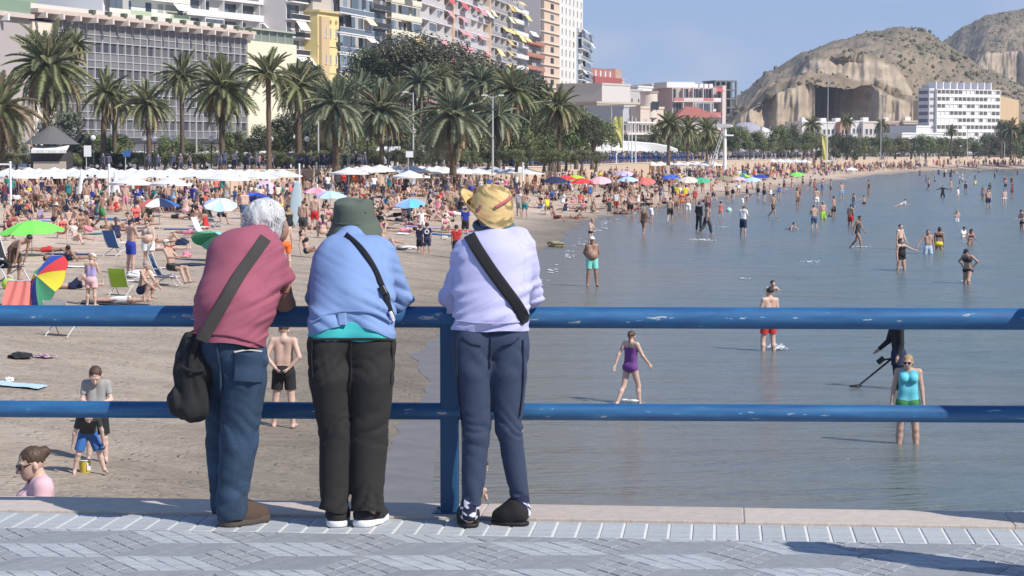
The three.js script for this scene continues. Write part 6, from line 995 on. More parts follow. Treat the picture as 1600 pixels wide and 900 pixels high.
// ---------------------------------------------------------------- palms, trees
function frondGeo(L, droop, w, pairs, seed) { // grows along +z, arching down
  const r = rng(seed), P = [], I = [], put = v => { P.push(v.x, v.y, v.z); return P.length / 3 - 1; };
  const at = t => V(0, L * (0.12 * t - droop * Math.pow(t, 2.1)), L * (t - 0.18 * droop * t * t)), tan = t => at(Math.min(1, t + 0.02)).sub(at(Math.max(0, t - 0.02))).normalize();
  for (let i = 0; i < 8; i++) { const t = i / 7, p = at(t), k = 0.045 * (1 - t * 0.8); put(p.clone().add(V(k, 0, 0))); put(p.clone().add(V(-k, 0, 0))); put(p.clone().add(V(0, -k, 0))); if (i) { const a = (i - 1) * 3, b = i * 3; for (const [u, v] of [[0, 1], [1, 2], [2, 0]]) I.push(a + u, a + v, b + v, a + u, b + v, b + u); } }
  for (let i = 0; i < pairs; i++) for (const s of [1, -1]) {
    const t = 0.1 + 0.9 * (i + r() * 0.6) / pairs, p = at(t), d = tan(t), len = w * Math.pow(Math.sin(Math.PI * (0.12 + 0.84 * t)), 0.7) * (0.85 + 0.3 * r());
    const out = V(s * 0.8, 0.25 + 0.2 * r() - 0.1 * droop, 0).addScaledVector(d, 0.75 + 0.25 * r()).normalize(), tip = p.clone().addScaledVector(out, len).add(V(0, -0.14 * len, 0)), bw = 0.011 + 0.007 * r();
    const a = put(p.clone().addScaledVector(d, -bw)), b = put(p.clone().addScaledVector(d, bw)), c = put(p.clone().lerp(tip, 0.6).addScaledVector(d, bw * 0.9).add(V(0, 0.03, 0))), e = put(tip); I.push(a, b, c, a, c, e);
  }
  const g = new THREE.BufferGeometry(); g.setAttribute('position', new THREE.Float32BufferAttribute(P, 3)); g.setIndex(I); g.computeVertexNormals(); return g;
}
const FRONDS = { up: [0.2, 0.3, 0.42].map((d, i) => frondGeo(1, d, 0.19, 44, 100 + i)), out: [0.5, 0.62, 0.75].map((d, i) => frondGeo(1, d, 0.20, 44, 200 + i)), down: [0.62, 0.8].map((d, i) => frondGeo(1, d, 0.18, 40, 300 + i)) };
const leafM = (r, g, b) => new THREE.MeshPhysicalMaterial({ color: C(r, g, b), roughness: 0.8, specularIntensity: 0.35, side: THREE.DoubleSide });
const FM = { green: [leafM(0.27, 0.285, 0.145), leafM(0.225, 0.25, 0.125), leafM(0.31, 0.30, 0.165)], blue: [leafM(0.29, 0.31, 0.20), leafM(0.24, 0.27, 0.175)], dry: [leafM(0.38, 0.29, 0.18), leafM(0.30, 0.235, 0.14), leafM(0.23, 0.205, 0.12)] };
const mTrunk = (() => { const t = tex(128, 256, (u, v) => { const k = 0.5 + 0.32 * Math.abs(Math.sin(v * 6.283 * 12 + Math.sin(u * 6.283 * 6) * 1.2)) + 0.3 * tfbm(u, v, 12, 3, 2); return [0.56 * k, 0.47 * k, 0.38 * k]; }); return new THREE.MeshStandardMaterial({ map: sandUV(t, 1), roughness: 0.95, bumpMap: t, bumpScale: 0.05, side: THREE.DoubleSide }); })();
function palm(px, py, R, d, o, label, group) { // px, py: heart of the crown; R: reach of the fronds in pixels
  const r = rng(Math.round(px * 31 + py * 7)), base = V(xAt(px + (o.lean || 0), d), PROM_Y - 0.3, -d), heart = V(xAt(px, d), yAt(py, d), -d), L = R / F * d * 1.06;
  const t = thing('palm_tree', label, 'palm', [base.x, base.y, base.z], 0, group), h = heart.clone().sub(base);
  const seg = 14, tr = new THREE.CylinderGeometry(1, 1, 1, 10, seg), p = tr.attributes.position, r0 = o.r || 0.24;
  for (let i = 0; i < p.count; i++) { const k = p.getY(i) + 0.5, ring = 1 + 0.07 * Math.sin(k * 60), rad = r0 * (1.25 - 0.35 * Math.min(1, k * 5) + 0.12 * sstep(0.85, 1, k)) * ring; p.setXYZ(i, p.getX(i) * rad + h.x * k * k, h.y * k, p.getZ(i) * rad + h.z * k); }
  tr.computeVertexNormals(); part(t, 'trunk', tr, mTrunk);
  const cr = new THREE.Group(); cr.name = 'crown'; cr.position.copy(h); t.add(cr);
  const n = Math.round((o.n || 46) * 1.3), G = FM[o.tone || 'green'];
  for (let i = 0; i < n; i++) {
    const k = i / n, yaw = i * 2.39996 + r() * 0.5, el = o.upright ? lerp(1.35, -0.15, Math.pow(k, 0.9)) : lerp(1.35, -1.0, Math.pow(k, 0.85)), kind = el > 0.65 ? 'up' : el > -0.35 ? 'out' : 'down';
    const f = new THREE.Mesh(pick(r, FRONDS[kind]), kind === 'down' && r() < (o.dry ?? 0.75) || r() < (o.dryAll || 0) ? pick(r, FM.dry) : pick(r, G));
    f.name = 'frond'; f.castShadow = f.receiveShadow = true; f.rotation.order = 'YXZ'; f.rotation.set(-el + (r() - 0.5) * 0.25, yaw, (r() - 0.5) * 0.7); f.scale.setScalar(L * (0.82 + 0.3 * r()) * (kind === 'down' ? 0.9 : 1)); cr.add(f);
  }
  if (o.dates) { const D = []; for (let i = 0; i < 9; i++) { const a = i * 0.7, q = V(Math.cos(a) * 0.9, -0.4 - 0.5 * (i % 3), Math.sin(a) * 0.9); for (let k = 0; k < 16; k++) { const e = q.clone().add(V((r() - 0.5) * 1.1, (r() - 0.7) * 1.2, (r() - 0.5) * 1.1)); D.push(bar(q.clone().multiplyScalar(0.5), e, 0.03, 0.05, 4)); } } const o2 = part(t, 'date_cluster', merge(D), M(0.55, 0.17, 0.03, 0.7)); o2.position.copy(h); }
  return t;
}
// broad-leaved trees: many leaf tufts set on clumps
function crownGeo(seed, clumps, n, size, flat = 0.8) {
  const r = rng(seed), cs = [], P = [], N = [], I = [], Cc = [];
  for (let i = 0; i < clumps; i++) { const a = r() * 6.283, y = r(), rad = Math.sqrt(r()) * 0.78 * Math.sqrt(1 - y * y * 0.7) * (0.8 + 0.35 * r()); cs.push({ c: V(Math.cos(a) * rad, (y - 0.35) * flat * (0.85 + 0.3 * r()), Math.sin(a) * rad), s: 0.13 + 0.24 * r(), t: 0.65 + 0.7 * r() }); }
  for (let i = 0; i < n; i++) {
    const q = cs[Math.floor(r() * clumps)], z = r() * 2 - 1, a = r() * 6.283, k = Math.sqrt(1 - z * z), d = V(k * Math.cos(a), z, k * Math.sin(a)), p = q.c.clone().addScaledVector(d, q.s * Math.pow(r(), 0.35)), s = size * (0.6 + 0.8 * r());
    const u = V(r() - 0.5, r() - 0.5, r() - 0.5).normalize(), nn = d.clone().addScaledVector(u, 0.9).normalize(), e1 = V().crossVectors(nn, u).normalize(), e2 = V().crossVectors(nn, e1), b = P.length / 3, tone = q.t * (0.75 + 0.5 * r());
    for (const [x, y] of [[-1, -0.35], [0.1, -0.6], [1, 0.15], [0, 0.7]]) { const v = p.clone().addScaledVector(e1, x * s).addScaledVector(e2, y * s); P.push(v.x, v.y, v.z); N.push(nn.x, nn.y, nn.z); Cc.push(tone, tone * (0.95 + 0.1 * r()), tone * 0.95); } I.push(b, b + 1, b + 2, b, b + 2, b + 3);
  }
  const g = new THREE.BufferGeometry(); g.setAttribute('position', new THREE.Float32BufferAttribute(P, 3)); g.setAttribute('normal', new THREE.Float32BufferAttribute(N, 3)); g.setAttribute('color', new THREE.Float32BufferAttribute(Cc, 3)); g.setIndex(I); return g;
}
const CROWNS = [1, 2, 3, 4, 5, 6].map(s => crownGeo(s * 13, 16 + s * 2, 5600, 0.034, 0.75 + 0.1 * (s % 3)));
const treeMat = (r, g, b) => new THREE.MeshStandardMaterial({ color: C(r, g, b), vertexColors: true, roughness: 0.75, side: THREE.DoubleSide });
const TM = { dark: treeMat(0.075, 0.088, 0.046), green: treeMat(0.15, 0.175, 0.075), olive: treeMat(0.17, 0.17, 0.09), grey: treeMat(0.145, 0.165, 0.12), bright: treeMat(0.15, 0.195, 0.075), brown: treeMat(0.10, 0.098, 0.055) };
const mBark = M(0.14, 0.105, 0.08, 0.95);
function tree(px, py, rx, ry, d, tone, label, group, o = {}) { // centre and half sizes of the crown in pixels
  const k = d / F, c = V(xAt(px, d), yAt(py, d), -d), y0 = o.base ?? (PROM_Y - 0.2 + Math.max(0, d - 640) * 0.01), r = rng(Math.round(px * 17 + d)), t = thing(o.name || 'tree', label, o.cat || 'tree', [c.x, y0, c.z], 0, group), H = c.y - y0;
  const parts = [bar(V(0, 0, 0), V(0.1, Math.max(0.4, H * 0.8), 0), 0.14 + ry * k * 0.06, 0.07 + ry * k * 0.03, 7)]; for (let i = 0; i < 4; i++) { const a = i * 1.6 + r(); parts.push(bar(V(0.05, H * 0.55, 0), V(Math.cos(a) * rx * k * 0.5, H + ry * k * 0.2, Math.sin(a) * rx * k * 0.5), 0.08 + ry * k * 0.025, 0.03, 5)); }
  part(t, 'trunk', merge(parts), mBark);
  const cr = part(t, 'crown', o.geo || CROWNS[Math.floor(r() * 6)], TM[tone]); cr.position.y = H; cr.scale.set(rx * k * 1.35, ry * k * 1.6, Math.max(rx, ry) * k * 1.3); cr.rotation.y = r() * 6.28; return t;
}
{
  const P = 'palm';
  [ [78, 108, 74, 178, { r: 0.34, n: 62, dry: 0.7, lean: -4 }, 'big date palm with drooping brown lower fronds at far left'], [2, 172, 66, 165, { r: 0.34, n: 54, dryAll: 0.55, dry: 1 }, 'palm with drooping yellow brown fronds cut by the left picture edge'], [122, 72, 32, 215, { n: 36, lean: 4 }, 'smaller palm top behind the big date palm at far left'],
    [168, 148, 42, 200, { r: 0.3, lean: -6 }, 'palm with leaning trunk just right of the big date palm'], [182, 160, 40, 205, { lean: -2 }, 'palm crown overlapping its neighbour right of the big date palm'], [232, 165, 44, 198, { lean: 2 }, 'bushy palm in front of the grid facade, left of the tall one'], [286, 122, 42, 212, { tone: 'green' }, 'dark palm left of the palm with orange dates'],
    [348, 142, 58, 190, { r: 0.3, n: 58, dates: 1, dry: 0.4 }, 'palm with bright orange date clusters in front of the grid facade'], [421, 122, 48, 182, { r: 0.24, upright: 1, n: 34, dry: 0 }, 'slender palm with upright fronds against the cream blank wall'], [467, 138, 50, 200, { r: 0.34, tone: 'green', n: 50 }, 'dense palm right of the slender palm by the cream wall'],
    [525, 170, 58, 188, { tone: 'blue', r: 0.3, n: 56 }, 'wide grey green palm below the yellow house'], [597, 178, 54, 192, { tone: 'blue', dryAll: 0.25, dry: 0.9, dates: 0, n: 56 }, 'palm with brownish skirt below the big tree'], [708, 186, 62, 186, { tone: 'blue', r: 0.3, n: 58 }, 'large spreading palm left of the double lamp post'], [560, 150, 40, 225, { tone: 'blue' }, 'palm half hidden between the yellow house and big tree'],
    [657, 132, 38, 232, { tone: 'blue' }, 'silvery palm in front of the big dark tree'], [622, 148, 34, 236, { tone: 'green' }, 'palm top below the left half of the big dark tree'], [752, 132, 40, 230, { tone: 'blue' }, 'silvery palm right of the big dark tree'], [690, 125, 30, 250, {}, 'green palm against the big dark tree'], [800, 145, 46, 222, { tone: 'green', r: 0.3 }, 'dense palm left of the terracotta block'], [778, 185, 44, 205, { tone: 'blue' }, 'shaggy palm just right of the double lamp post'],
    [873, 170, 42, 208, { r: 0.2, dry: 0.75, n: 44 }, 'single palm with thin trunk in front of the tall white tower'],
    [1044, 196, 27, 300, { dry: 0.8 }, 'leftmost palm of the group beside the red hipped roof'], [1074, 204, 26, 306, { tone: 'green' }, 'middle palm of the group beside the red hipped roof'], [1104, 206, 26, 312, { dry: 0.7 }, 'rightmost palm of the group beside the red hipped roof'], [1024, 214, 18, 340, {}, 'small palm behind the canopy roof tip'],
    [1268, 196, 17, 460, {}, 'far palm left of the footbridge before the cliff'], [1238, 206, 14, 470, {}, 'far palm left of the ramp among dark trees'], [1322, 190, 14, 480, {}, 'far palm in front of the brick red row house'], [1376, 196, 13, 490, {}, 'far palm left of the low white villa'], [1485, 204, 11, 500, { r: 0.2, n: 40, dryAll: 0.1 }, 'round-topped single palm in front of the white hotel'], [1578, 204, 20, 480, { dryAll: 0.3, n: 50 }, 'brownish palm beside the pink house at the right edge'], [1602, 208, 22, 470, {}, 'palm cut by the right picture edge'],
  ].forEach(a => palm(...a));
  const big = crownGeo(501, 60, 26000, 0.017, 0.7), r = rng(3);
  tree(655, 118, 100, 56, 262, 'brown', 'huge dark rounded fig tree in front of the apartment blocks', null, { geo: big });
  tree(742, 128, 60, 42, 268, 'brown', 'dark tree behind the silvery palms right of the fig tree');
  tree(822, 158, 46, 38, 268, 'dark', 'broad dark tree in front of the terracotta block'); tree(790, 150, 44, 40, 274, 'dark', 'broad dark tree between the silvery palm and terracotta block'); tree(590, 118, 42, 42, 258, 'dark', 'dark green tree at the left foot of the fig tree'); tree(480, 140, 40, 34, 245, 'dark', 'dark tree behind the dense palm by the cream wall');
  tree(1045, 150, 28, 13, 640, 'brown', 'dark purplish tree crown above the turret house');
  // leafy belt along the promenade; each tree has its own place in the row
  const belt = [[20, 235, 26, 24, 'olive'], [100, 215, 40, 36, 'grey'], [150, 235, 26, 22, 'green'], [190, 232, 24, 22, 'bright'], [260, 236, 30, 24, 'green'], [300, 240, 24, 18, 'green'], [362, 232, 30, 26, 'green'], [395, 222, 24, 26, 'dark'], [442, 232, 30, 26, 'green'], [480, 215, 26, 34, 'dark'], [515, 232, 26, 24, 'olive'], [560, 236, 30, 24, 'green'], [610, 225, 28, 32, 'dark'], [640, 236, 26, 22, 'green'], [672, 228, 26, 28, 'olive'], [735, 232, 30, 28, 'green'], [772, 222, 26, 34, 'dark'], [812, 226, 32, 34, 'green'], [846, 214, 26, 34, 'dark'], [860, 236, 26, 22, 'green'], [900, 222, 30, 30, 'bright'], [925, 206, 22, 26, 'dark'], [700, 215, 30, 30, 'dark'], [555, 205, 28, 30, 'dark'], [445, 205, 20, 28, 'dark'], [800, 190, 26, 30, 'dark'], [830, 186, 20, 26, 'dark'], [765, 180, 22, 28, 'dark']];
  const ord = ['first', 'second', 'third', 'fourth', 'fifth', 'sixth', 'seventh', 'eighth', 'ninth', 'tenth', 'eleventh', 'twelfth', 'thirteenth', 'fourteenth', 'fifteenth', 'sixteenth', 'seventeenth', 'eighteenth', 'nineteenth', 'twentieth', 'twenty-first', 'twenty-second', 'twenty-third', 'twenty-fourth', 'twenty-fifth', 'twenty-sixth', 'twenty-seventh', 'twenty-eighth', 'twenty-ninth', 'thirtieth', 'thirty-first', 'thirty-second', 'thirty-third', 'thirty-fourth', 'thirty-fifth', 'thirty-sixth', 'thirty-seventh', 'thirty-eighth', 'thirty-ninth', 'fortieth', 'forty-first', 'forty-second', 'forty-third', 'forty-fourth', 'forty-fifth', 'forty-sixth', ...[7, 8, 9].map(k => 'forty-' + ['seventh', 'eighth', 'ninth'][k - 7]), 'fiftieth', ...['first', 'second', 'third', 'fourth', 'fifth', 'sixth', 'seventh', 'eighth', 'ninth'].map(k => 'fifty-' + k), 'sixtieth'];
  globalThis.ORD = n => n < 60 ? ord[n] : 'number ' + (n + 1);
  const word = { dark: 'dark green', green: 'mid green', olive: 'olive green', grey: 'grey green', bright: 'bright green' };
  belt.sort((a, b) => a[0] - b[0]).forEach(([x, y, rx, ry, tone], i) => tree(x, y, rx, ry, 205 + (r() * 26) + (y < 200 ? 20 : 0), tone, `${word[tone]} leafy tree, ${ord[i]} from the left in the belt along the promenade`));
  for (let i = 0; i < 13; i++) tree(500 + i * 35 + r() * 14, 208 - (i % 3) * 9 + r() * 8, 28 + 6 * r(), 28 + 7 * r(), 248 + r() * 12, pick(r, ['green', 'dark', 'olive', 'green']), `tall tree, ${ORD(i)} from the left in the back row behind the palms`);
  const far = []; for (let px = 960, i = 0; px < 1640; px += 17 + 12 * r(), i++) far.push([px, 234 - 5 * r() - (px > 1120 && px < 1290 ? 9 : 0), 15 + 9 * r(), 15 + 8 * r() - (px > 1400 && px < 1520 ? 6 : 0), pick(r, ['dark', 'green', 'green', 'dark', 'olive'])]);
  far.forEach(([x, y, rx, ry, tone], i) => tree(x, y, rx, ry, lerp(330, 560, (x - 960) / 640), tone, `far ${word[tone]} tree, ${ORD(i)} from the left in the belt behind the far beach`));
  tree(1563, 205, 10, 17, 520, 'dark', 'tall narrow dark tree at the right corner of the white hotel');
  for (let i = 0; i < 46; i++) { const px = -20 + i * 21 + r() * 10; tree(px, 249 - (px > 560 ? 3 : 0), 16 + 6 * r(), 9 + 3 * r(), 196 + r() * 8, pick(r, ['dark', 'green', 'olive', 'dark']), `low clipped bush, ${ORD(i)} from the left in the hedge under the palms`, null, { name: 'bush', cat: 'bush' }); }
  for (let i = 0; i < 14; i++) tree(1140 + i * 36 + r() * 12, 226 + r() * 4, 16, 12, 600 + r() * 20, 'dark', `dark bush, ${ORD(i)} from the left at the foot of the cliff`, null, { name: 'bush', cat: 'bush' });
}

// ---------------------------------------------------------------- things on the beach
const METAL = M(0.62, 0.62, 0.62, 0.4), WPAINT = M(0.80, 0.80, 0.79, 0.5), onSand = (px, py) => { const p = onGround(px, py); return [p.x, p.y, p.z]; };
function canopyPanel(R, h, a0, a1, sag = 0.06) { // one gore of an umbrella, apex at the origin, two-sided with a little thickness
  const N = 5, Mq = 4, top = [], I = [], P = [];
  for (const off of [0, -0.012]) for (let i = 0; i <= N; i++) for (let j = 0; j <= Mq; j++) { const t = i / N, k = j / Mq, a = lerp(a0, a1, k), mid = Math.sin(k * Math.PI), r = R * t * lerp(1, Math.cos((a1 - a0) / 2) + 0.06, mid); P.push(Math.cos(a) * r, -h * Math.pow(t, 1.7) - sag * mid * t + off, Math.sin(a) * r); }
  const n = (N + 1) * (Mq + 1); for (const b of [0, n]) for (let i = 0; i < N; i++) for (let j = 0; j < Mq; j++) { const a = b + i * (Mq + 1) + j, e = a + Mq + 1; if (b) I.push(a, e, a + 1, a + 1, e, e + 1); else I.push(a, a + 1, e, a + 1, e + 1, e); }
  for (let j = 0; j < Mq; j++) { const a = N * (Mq + 1) + j; I.push(a, a + 1, a + n, a + 1, a + 1 + n, a + n); }
  const g = new THREE.BufferGeometry(); g.setAttribute('position', new THREE.Float32BufferAttribute(P, 3)); g.setIndex(I); g.computeVertexNormals(); return g;
}
const panelCache = {};
function umbrella(pos, o, label, group) { // o: R, pole height H, colors, n, tilt, tiltDir
  const t = thing(o.name || 'beach_umbrella', label, 'umbrella', pos, o.turn || 0, group), n = o.n || 8, R = o.R || 0.95, H = o.H || 1.9, cr = new THREE.Group(); cr.name = 'canopy'; t.add(cr);
  const k = [R, n].join(); const g = panelCache[k] || (panelCache[k] = canopyPanel(R, R * 0.34, 0, Math.PI * 2 / n));
  const q = new THREE.Quaternion().setFromAxisAngle(V(Math.cos(o.tiltDir || 0), 0, Math.sin(o.tiltDir || 0)), (o.tilt || 0) * D2R); cr.position.set(0, H, 0); cr.quaternion.copy(q);
  for (let i = 0; i < n; i++) { const p = part(cr, 'panel', g, cloth2(o.colors[i % o.colors.length])); p.rotation.y = i * Math.PI * 2 / n; }
  for (let i = 0; i < n; i++) { const a = i * Math.PI * 2 / n; part(cr, 'rib', bar(V(0, -0.03, 0), V(Math.cos(a) * R * 0.98, -R * 0.36, Math.sin(a) * R * 0.98), 0.006, 0.005, 4), METAL); }
  part(cr, 'tip', bar(V(0, 0, 0), V(0, 0.09, 0), 0.014, 0.008, 6), METAL);
  part(t, 'pole', bar(V(0, -0.15, 0), V(0, H - 0.02, 0), 0.018, 0.016, 7), o.pole || METAL);
  return t;
}
const cloth2 = n => { const c = CLOTH[n] || n; return M(c[0], c[1], c[2], 0.8); };
CLOTH.neon = [0.20, 0.72, 0.10]; CLOTH.lightblue = [0.45, 0.60, 0.85]; CLOTH.paper = [0.80, 0.79, 0.77]; CLOTH.emerald = [0.05, 0.42, 0.20]; CLOTH.sunred = [0.66, 0.05, 0.05]; CLOTH.sungreen = [0.10, 0.42, 0.20]; CLOTH.sunblue = [0.03, 0.08, 0.38]; CLOTH.royal = [0.05, 0.12, 0.62]; CLOTH.lav = [0.55, 0.46, 0.72];
let parasol0;
function parasol(px, py, d, R, label) { // white thatched-style hotel parasol; py is the row of its top
  const y = yAt(py, d), x = xAt(px, d), g = groundY(x, d), H = Math.max(2.1, y - g);
  const t = thing('white_parasol', label, 'parasol', [x, g, -d], 0, 'white parasols over the rented loungers');
  if (!parasol0) { parasol0 = new THREE.CylinderGeometry(0.04, 1, 0.42, 8, 3); const p = parasol0.attributes.position; for (let i = 0; i < p.count; i++) { const r = Math.hypot(p.getX(i), p.getZ(i)); p.setY(i, p.getY(i) - 0.05 * Math.sin(r * 3)); } parasol0.translate(0, -0.21, 0); parasol0.computeVertexNormals(); }
  const c = part(t, 'canopy', parasol0, M(0.72, 0.71, 0.69, 0.85)); c.position.y = H; c.scale.set(R, 1.15, R);
  const v = part(t, 'valance', new THREE.CylinderGeometry(1, 1, 0.13, 8, 1, true), M(0.80, 0.79, 0.77, 0.85)); v.position.y = H - 0.54; v.scale.set(R, 1, R);
  part(t, 'pole', bar(V(0, 0, 0), V(0, H - 0.1, 0), 0.035, 0.03, 7), M(0.6, 0.58, 0.55, 0.6)); part(t, 'foot', new THREE.CylinderGeometry(0.26, 0.3, 0.1, 10), M(0.4, 0.39, 0.37, 0.9)).position.y = 0.05; return t;
}
function lounger(pos, turn, label, group, back = 0.6) {
  const t = thing('sun_lounger', label, 'lounger', pos, turn, group);
  for (const s of [-1, 1]) { part(t, 'side_rail', bar(V(s * 0.3, 0.33, -0.95), V(s * 0.3, 0.33, 0.95), 0.025, 0.025, 6), WPAINT); for (const z of [-0.62, 0.62]) part(t, 'leg', merge([bar(V(s * 0.3, 0.33, z), V(s * 0.3, 0, z - 0.24), 0.024, 0.02, 6), bar(V(s * 0.3, 0.33, z), V(s * 0.3, 0, z + 0.24), 0.024, 0.02, 6)]), WPAINT); }
  box(t, 'bed', M(0.68, 0.68, 0.66, 0.7), 0, 0.35, 0.3, 0.56, 0.03, 1.25); box(t, 'backrest', M(0.68, 0.68, 0.66, 0.7), 0, 0.35 + 0.35 * Math.sin(back), -0.33 - 0.35 * Math.cos(back), 0.56, 0.03, 0.7, 0, back, 0); return t;
}
function chair(pos, turn, col, label, s = 1) { // low folding beach chair, faces +z
  const t = thing('beach_chair', label, 'chair', pos, turn); t.scale.setScalar(s); const m = cloth2(col);
  for (const x of [-0.26, 0.26]) { part(t, 'frame', tube([V(x, 0.0, 0.3), V(x, 0.27, 0.05), V(x, 0.27, -0.2), V(x, 0.8, -0.46)], 0.013, 6, 16), METAL); part(t, 'leg', bar(V(x, 0.0, -0.42), V(x, 0.32, 0.16), 0.012, 0.012, 6), METAL); part(t, 'armrest', bar(V(x, 0.44, -0.28), V(x, 0.42, 0.16), 0.016, 0.016, 6), WPAINT); }
  part(t, 'seat', gridGeo(5, 5, (i, j) => [lerp(-0.25, 0.25, j / 5), 0.275 - 0.035 * Math.sin(i / 5 * Math.PI), lerp(-0.2, 0.22, i / 5)]), m); part(t, 'back', gridGeo(7, 5, (i, j) => [lerp(-0.25, 0.25, j / 5), lerp(0.27, 0.8, i / 7) - 0.0, lerp(-0.2, -0.46, i / 7) - 0.03 * Math.sin(i / 7 * Math.PI)]), m); return t;
}
function towel(px, py, w, l, col, turn, label, group, cols2) { const p = onGround(px, py), t = thing('towel', label, 'towel', [p.x, 0, p.z], turn, group), c = Math.cos(turn), s = Math.sin(turn); const N = 10, Mx = 8; part(t, 'cloth', gridGeo(N, Mx, (i, j) => { const x = (j / Mx - 0.5) * w, z = (i / N - 0.5) * l, gx = p.x + x * c + z * s, gd = -(p.z - x * s + z * c); return [x, groundY(gx, gd) + 0.03 + 0.03 * Math.abs(n3(x * 5 + px, z * 5, 2)), z]; }), cloth2(col)); if (cols2) for (const k of [-0.3, 0, 0.3]) part(t, 'stripe', gridGeo(N, 2, (i, j) => { const x = k * w + (j / 2 - 0.5) * w * 0.1, z = (i / N - 0.5) * l, gx = p.x + x * c + z * s, gd = -(p.z - x * s + z * c); return [x, groundY(gx, gd) + 0.036 + 0.03 * Math.abs(n3(x * 5 + px, z * 5, 2)), z]; }), cloth2(cols2)); return t; }
function lump(px, py, w, h, d, col, name, label, cat, seed = 1) { const p = onGround(px, py), t = thing(name, label, cat, [p.x, p.y, p.z]); const g = new THREE.IcosahedronGeometry(1, 3), q = g.attributes.position; for (let i = 0; i < q.count; i++) { const k = 1 + 0.45 * n3(q.getX(i) * 1.8 + seed, q.getY(i) * 1.8, q.getZ(i) * 1.8 + seed) + 0.15 * n3(q.getX(i) * 5, q.getY(i) * 5 + seed, q.getZ(i) * 5); q.setXYZ(i, q.getX(i) * k * w / 2, Math.max(-0.02, (q.getY(i) * k + 0.75) * h / 2), q.getZ(i) * k * d / 2); } g.computeVertexNormals(); part(t, 'cloth', g, cloth2(col)); return t; }
// ---- umbrellas
umbrella(onSand(50, 400), { H: 1.25, R: 1.12, colors: ['neon'], tilt: 4, tiltDir: 1, turn: 0.3 }, 'plain neon green beach umbrella at the left, near the rainbow one');
umbrella(onSand(58, 480), { H: 0.78, R: 0.78, colors: ['yellow', 'sunred', 'sunblue', 'sungreen'], tilt: 58, tiltDir: 0.45, turn: -0.4 }, 'tilted rainbow umbrella in yellow, red, green and blue panels');
umbrella(onSand(249, 358), { H: 1.45, R: 0.95, colors: ['mid', 'coral', 'white', 'navy'], tilt: 2, turn: 0.2 }, 'flat multicoloured striped umbrella on a thin white pole in front of loungers');
umbrella(onSand(345, 355), { H: 1.35, R: 0.82, colors: ['lightblue', 'white'], tilt: 20, tiltDir: 0.2, turn: 0.4 }, 'pale blue and white umbrella left of the white-haired man');
umbrella(onSand(402, 342), { H: 1.4, R: 0.95, colors: ['royal', 'blue'], tilt: 14, tiltDir: 3.4 }, 'royal blue umbrella just above the white-haired head');
umbrella(onSand(414, 322), { H: 1.5, R: 0.9, colors: ['lav', 'rose'], tilt: 30, tiltDir: 0.2, turn: 0.5 }, 'lilac umbrella behind the royal blue one');
umbrella(onSand(344, 408), { H: 0.95, R: 0.95, colors: ['emerald', 'mint'], tilt: 26, tiltDir: 3.6 }, 'emerald green umbrella half hidden behind the rose T-shirt');
umbrella(onSand(516, 338), { H: 1.45, R: 0.95, colors: ['lightblue', 'lav', 'lightblue', 'lightblue'], tilt: 4, turn: 0.2 }, 'light blue umbrella left of the dark green bucket hat');
umbrella(onSand(493, 326), { H: 1.35, R: 0.85, colors: ['rose', 'pink'], tilt: 3 }, 'rosy umbrella behind the light blue one by the bucket hat');
umbrella(onSand(641, 348), { H: 1.3, R: 0.85, colors: ['sky', 'aqua', 'lightblue'], tilt: 12, tiltDir: 0.2 }, 'sky blue striped umbrella right of the bucket hat');
[[884, 306, 'sunred', 'red umbrella left of its darker red twin by the shore'], [909, 311, 'sunred', 'bigger red umbrella right of the yellow green one'], [898, 305, 'lime', 'small yellow green umbrella between the two red ones'], [938, 308, 'rose', 'dusty pink umbrella right of the red ones'], [981, 306, 'lightblue', 'pale blue umbrella in the dense crowd beneath the flagpoles'], [977, 294, 'lav', 'lavender umbrella beneath the flagpoles behind the pale blue one'], [1008, 308, 'coral', 'faded salmon umbrella right of the pale blue one'], [1049, 300, 'royal', 'blue umbrella above the yellow-shirted lifeguards'], [1095, 305, 'emerald', 'dark green umbrella right of the yellow-shirted lifeguards'], [1075, 304, 'cream', 'small cream umbrella between the blue and dark green ones'], [1152, 301, 'rose', 'peach umbrella right of the slanted mast'], [1175, 302, 'lightblue', 'pale blue umbrella at the water end of the crowd'], [1246, 290, 'neon', 'bright green umbrella alone in the far crowd'], [1188, 296, 'blue', 'dark blue umbrella behind the pale one at the water end'], [1132, 300, 'khaki', 'grey beige umbrella at the foot of the slanted mast'], [868, 309, 'navy', 'dark violet umbrella left of the red ones'], [1160, 295, 'teal', 'teal and yellow umbrella behind the peach one'], [1330, 278, 'white', 'small white umbrella far along the beach']].forEach(([px, py, c, lb], i) => umbrella(onSand(px, py), { H: 1.75, R: 1.0, colors: c === 'teal' ? ['teal', 'lime'] : [c], n: 8, tilt: (i * 37) % 16, tiltDir: i, turn: i }, lb));
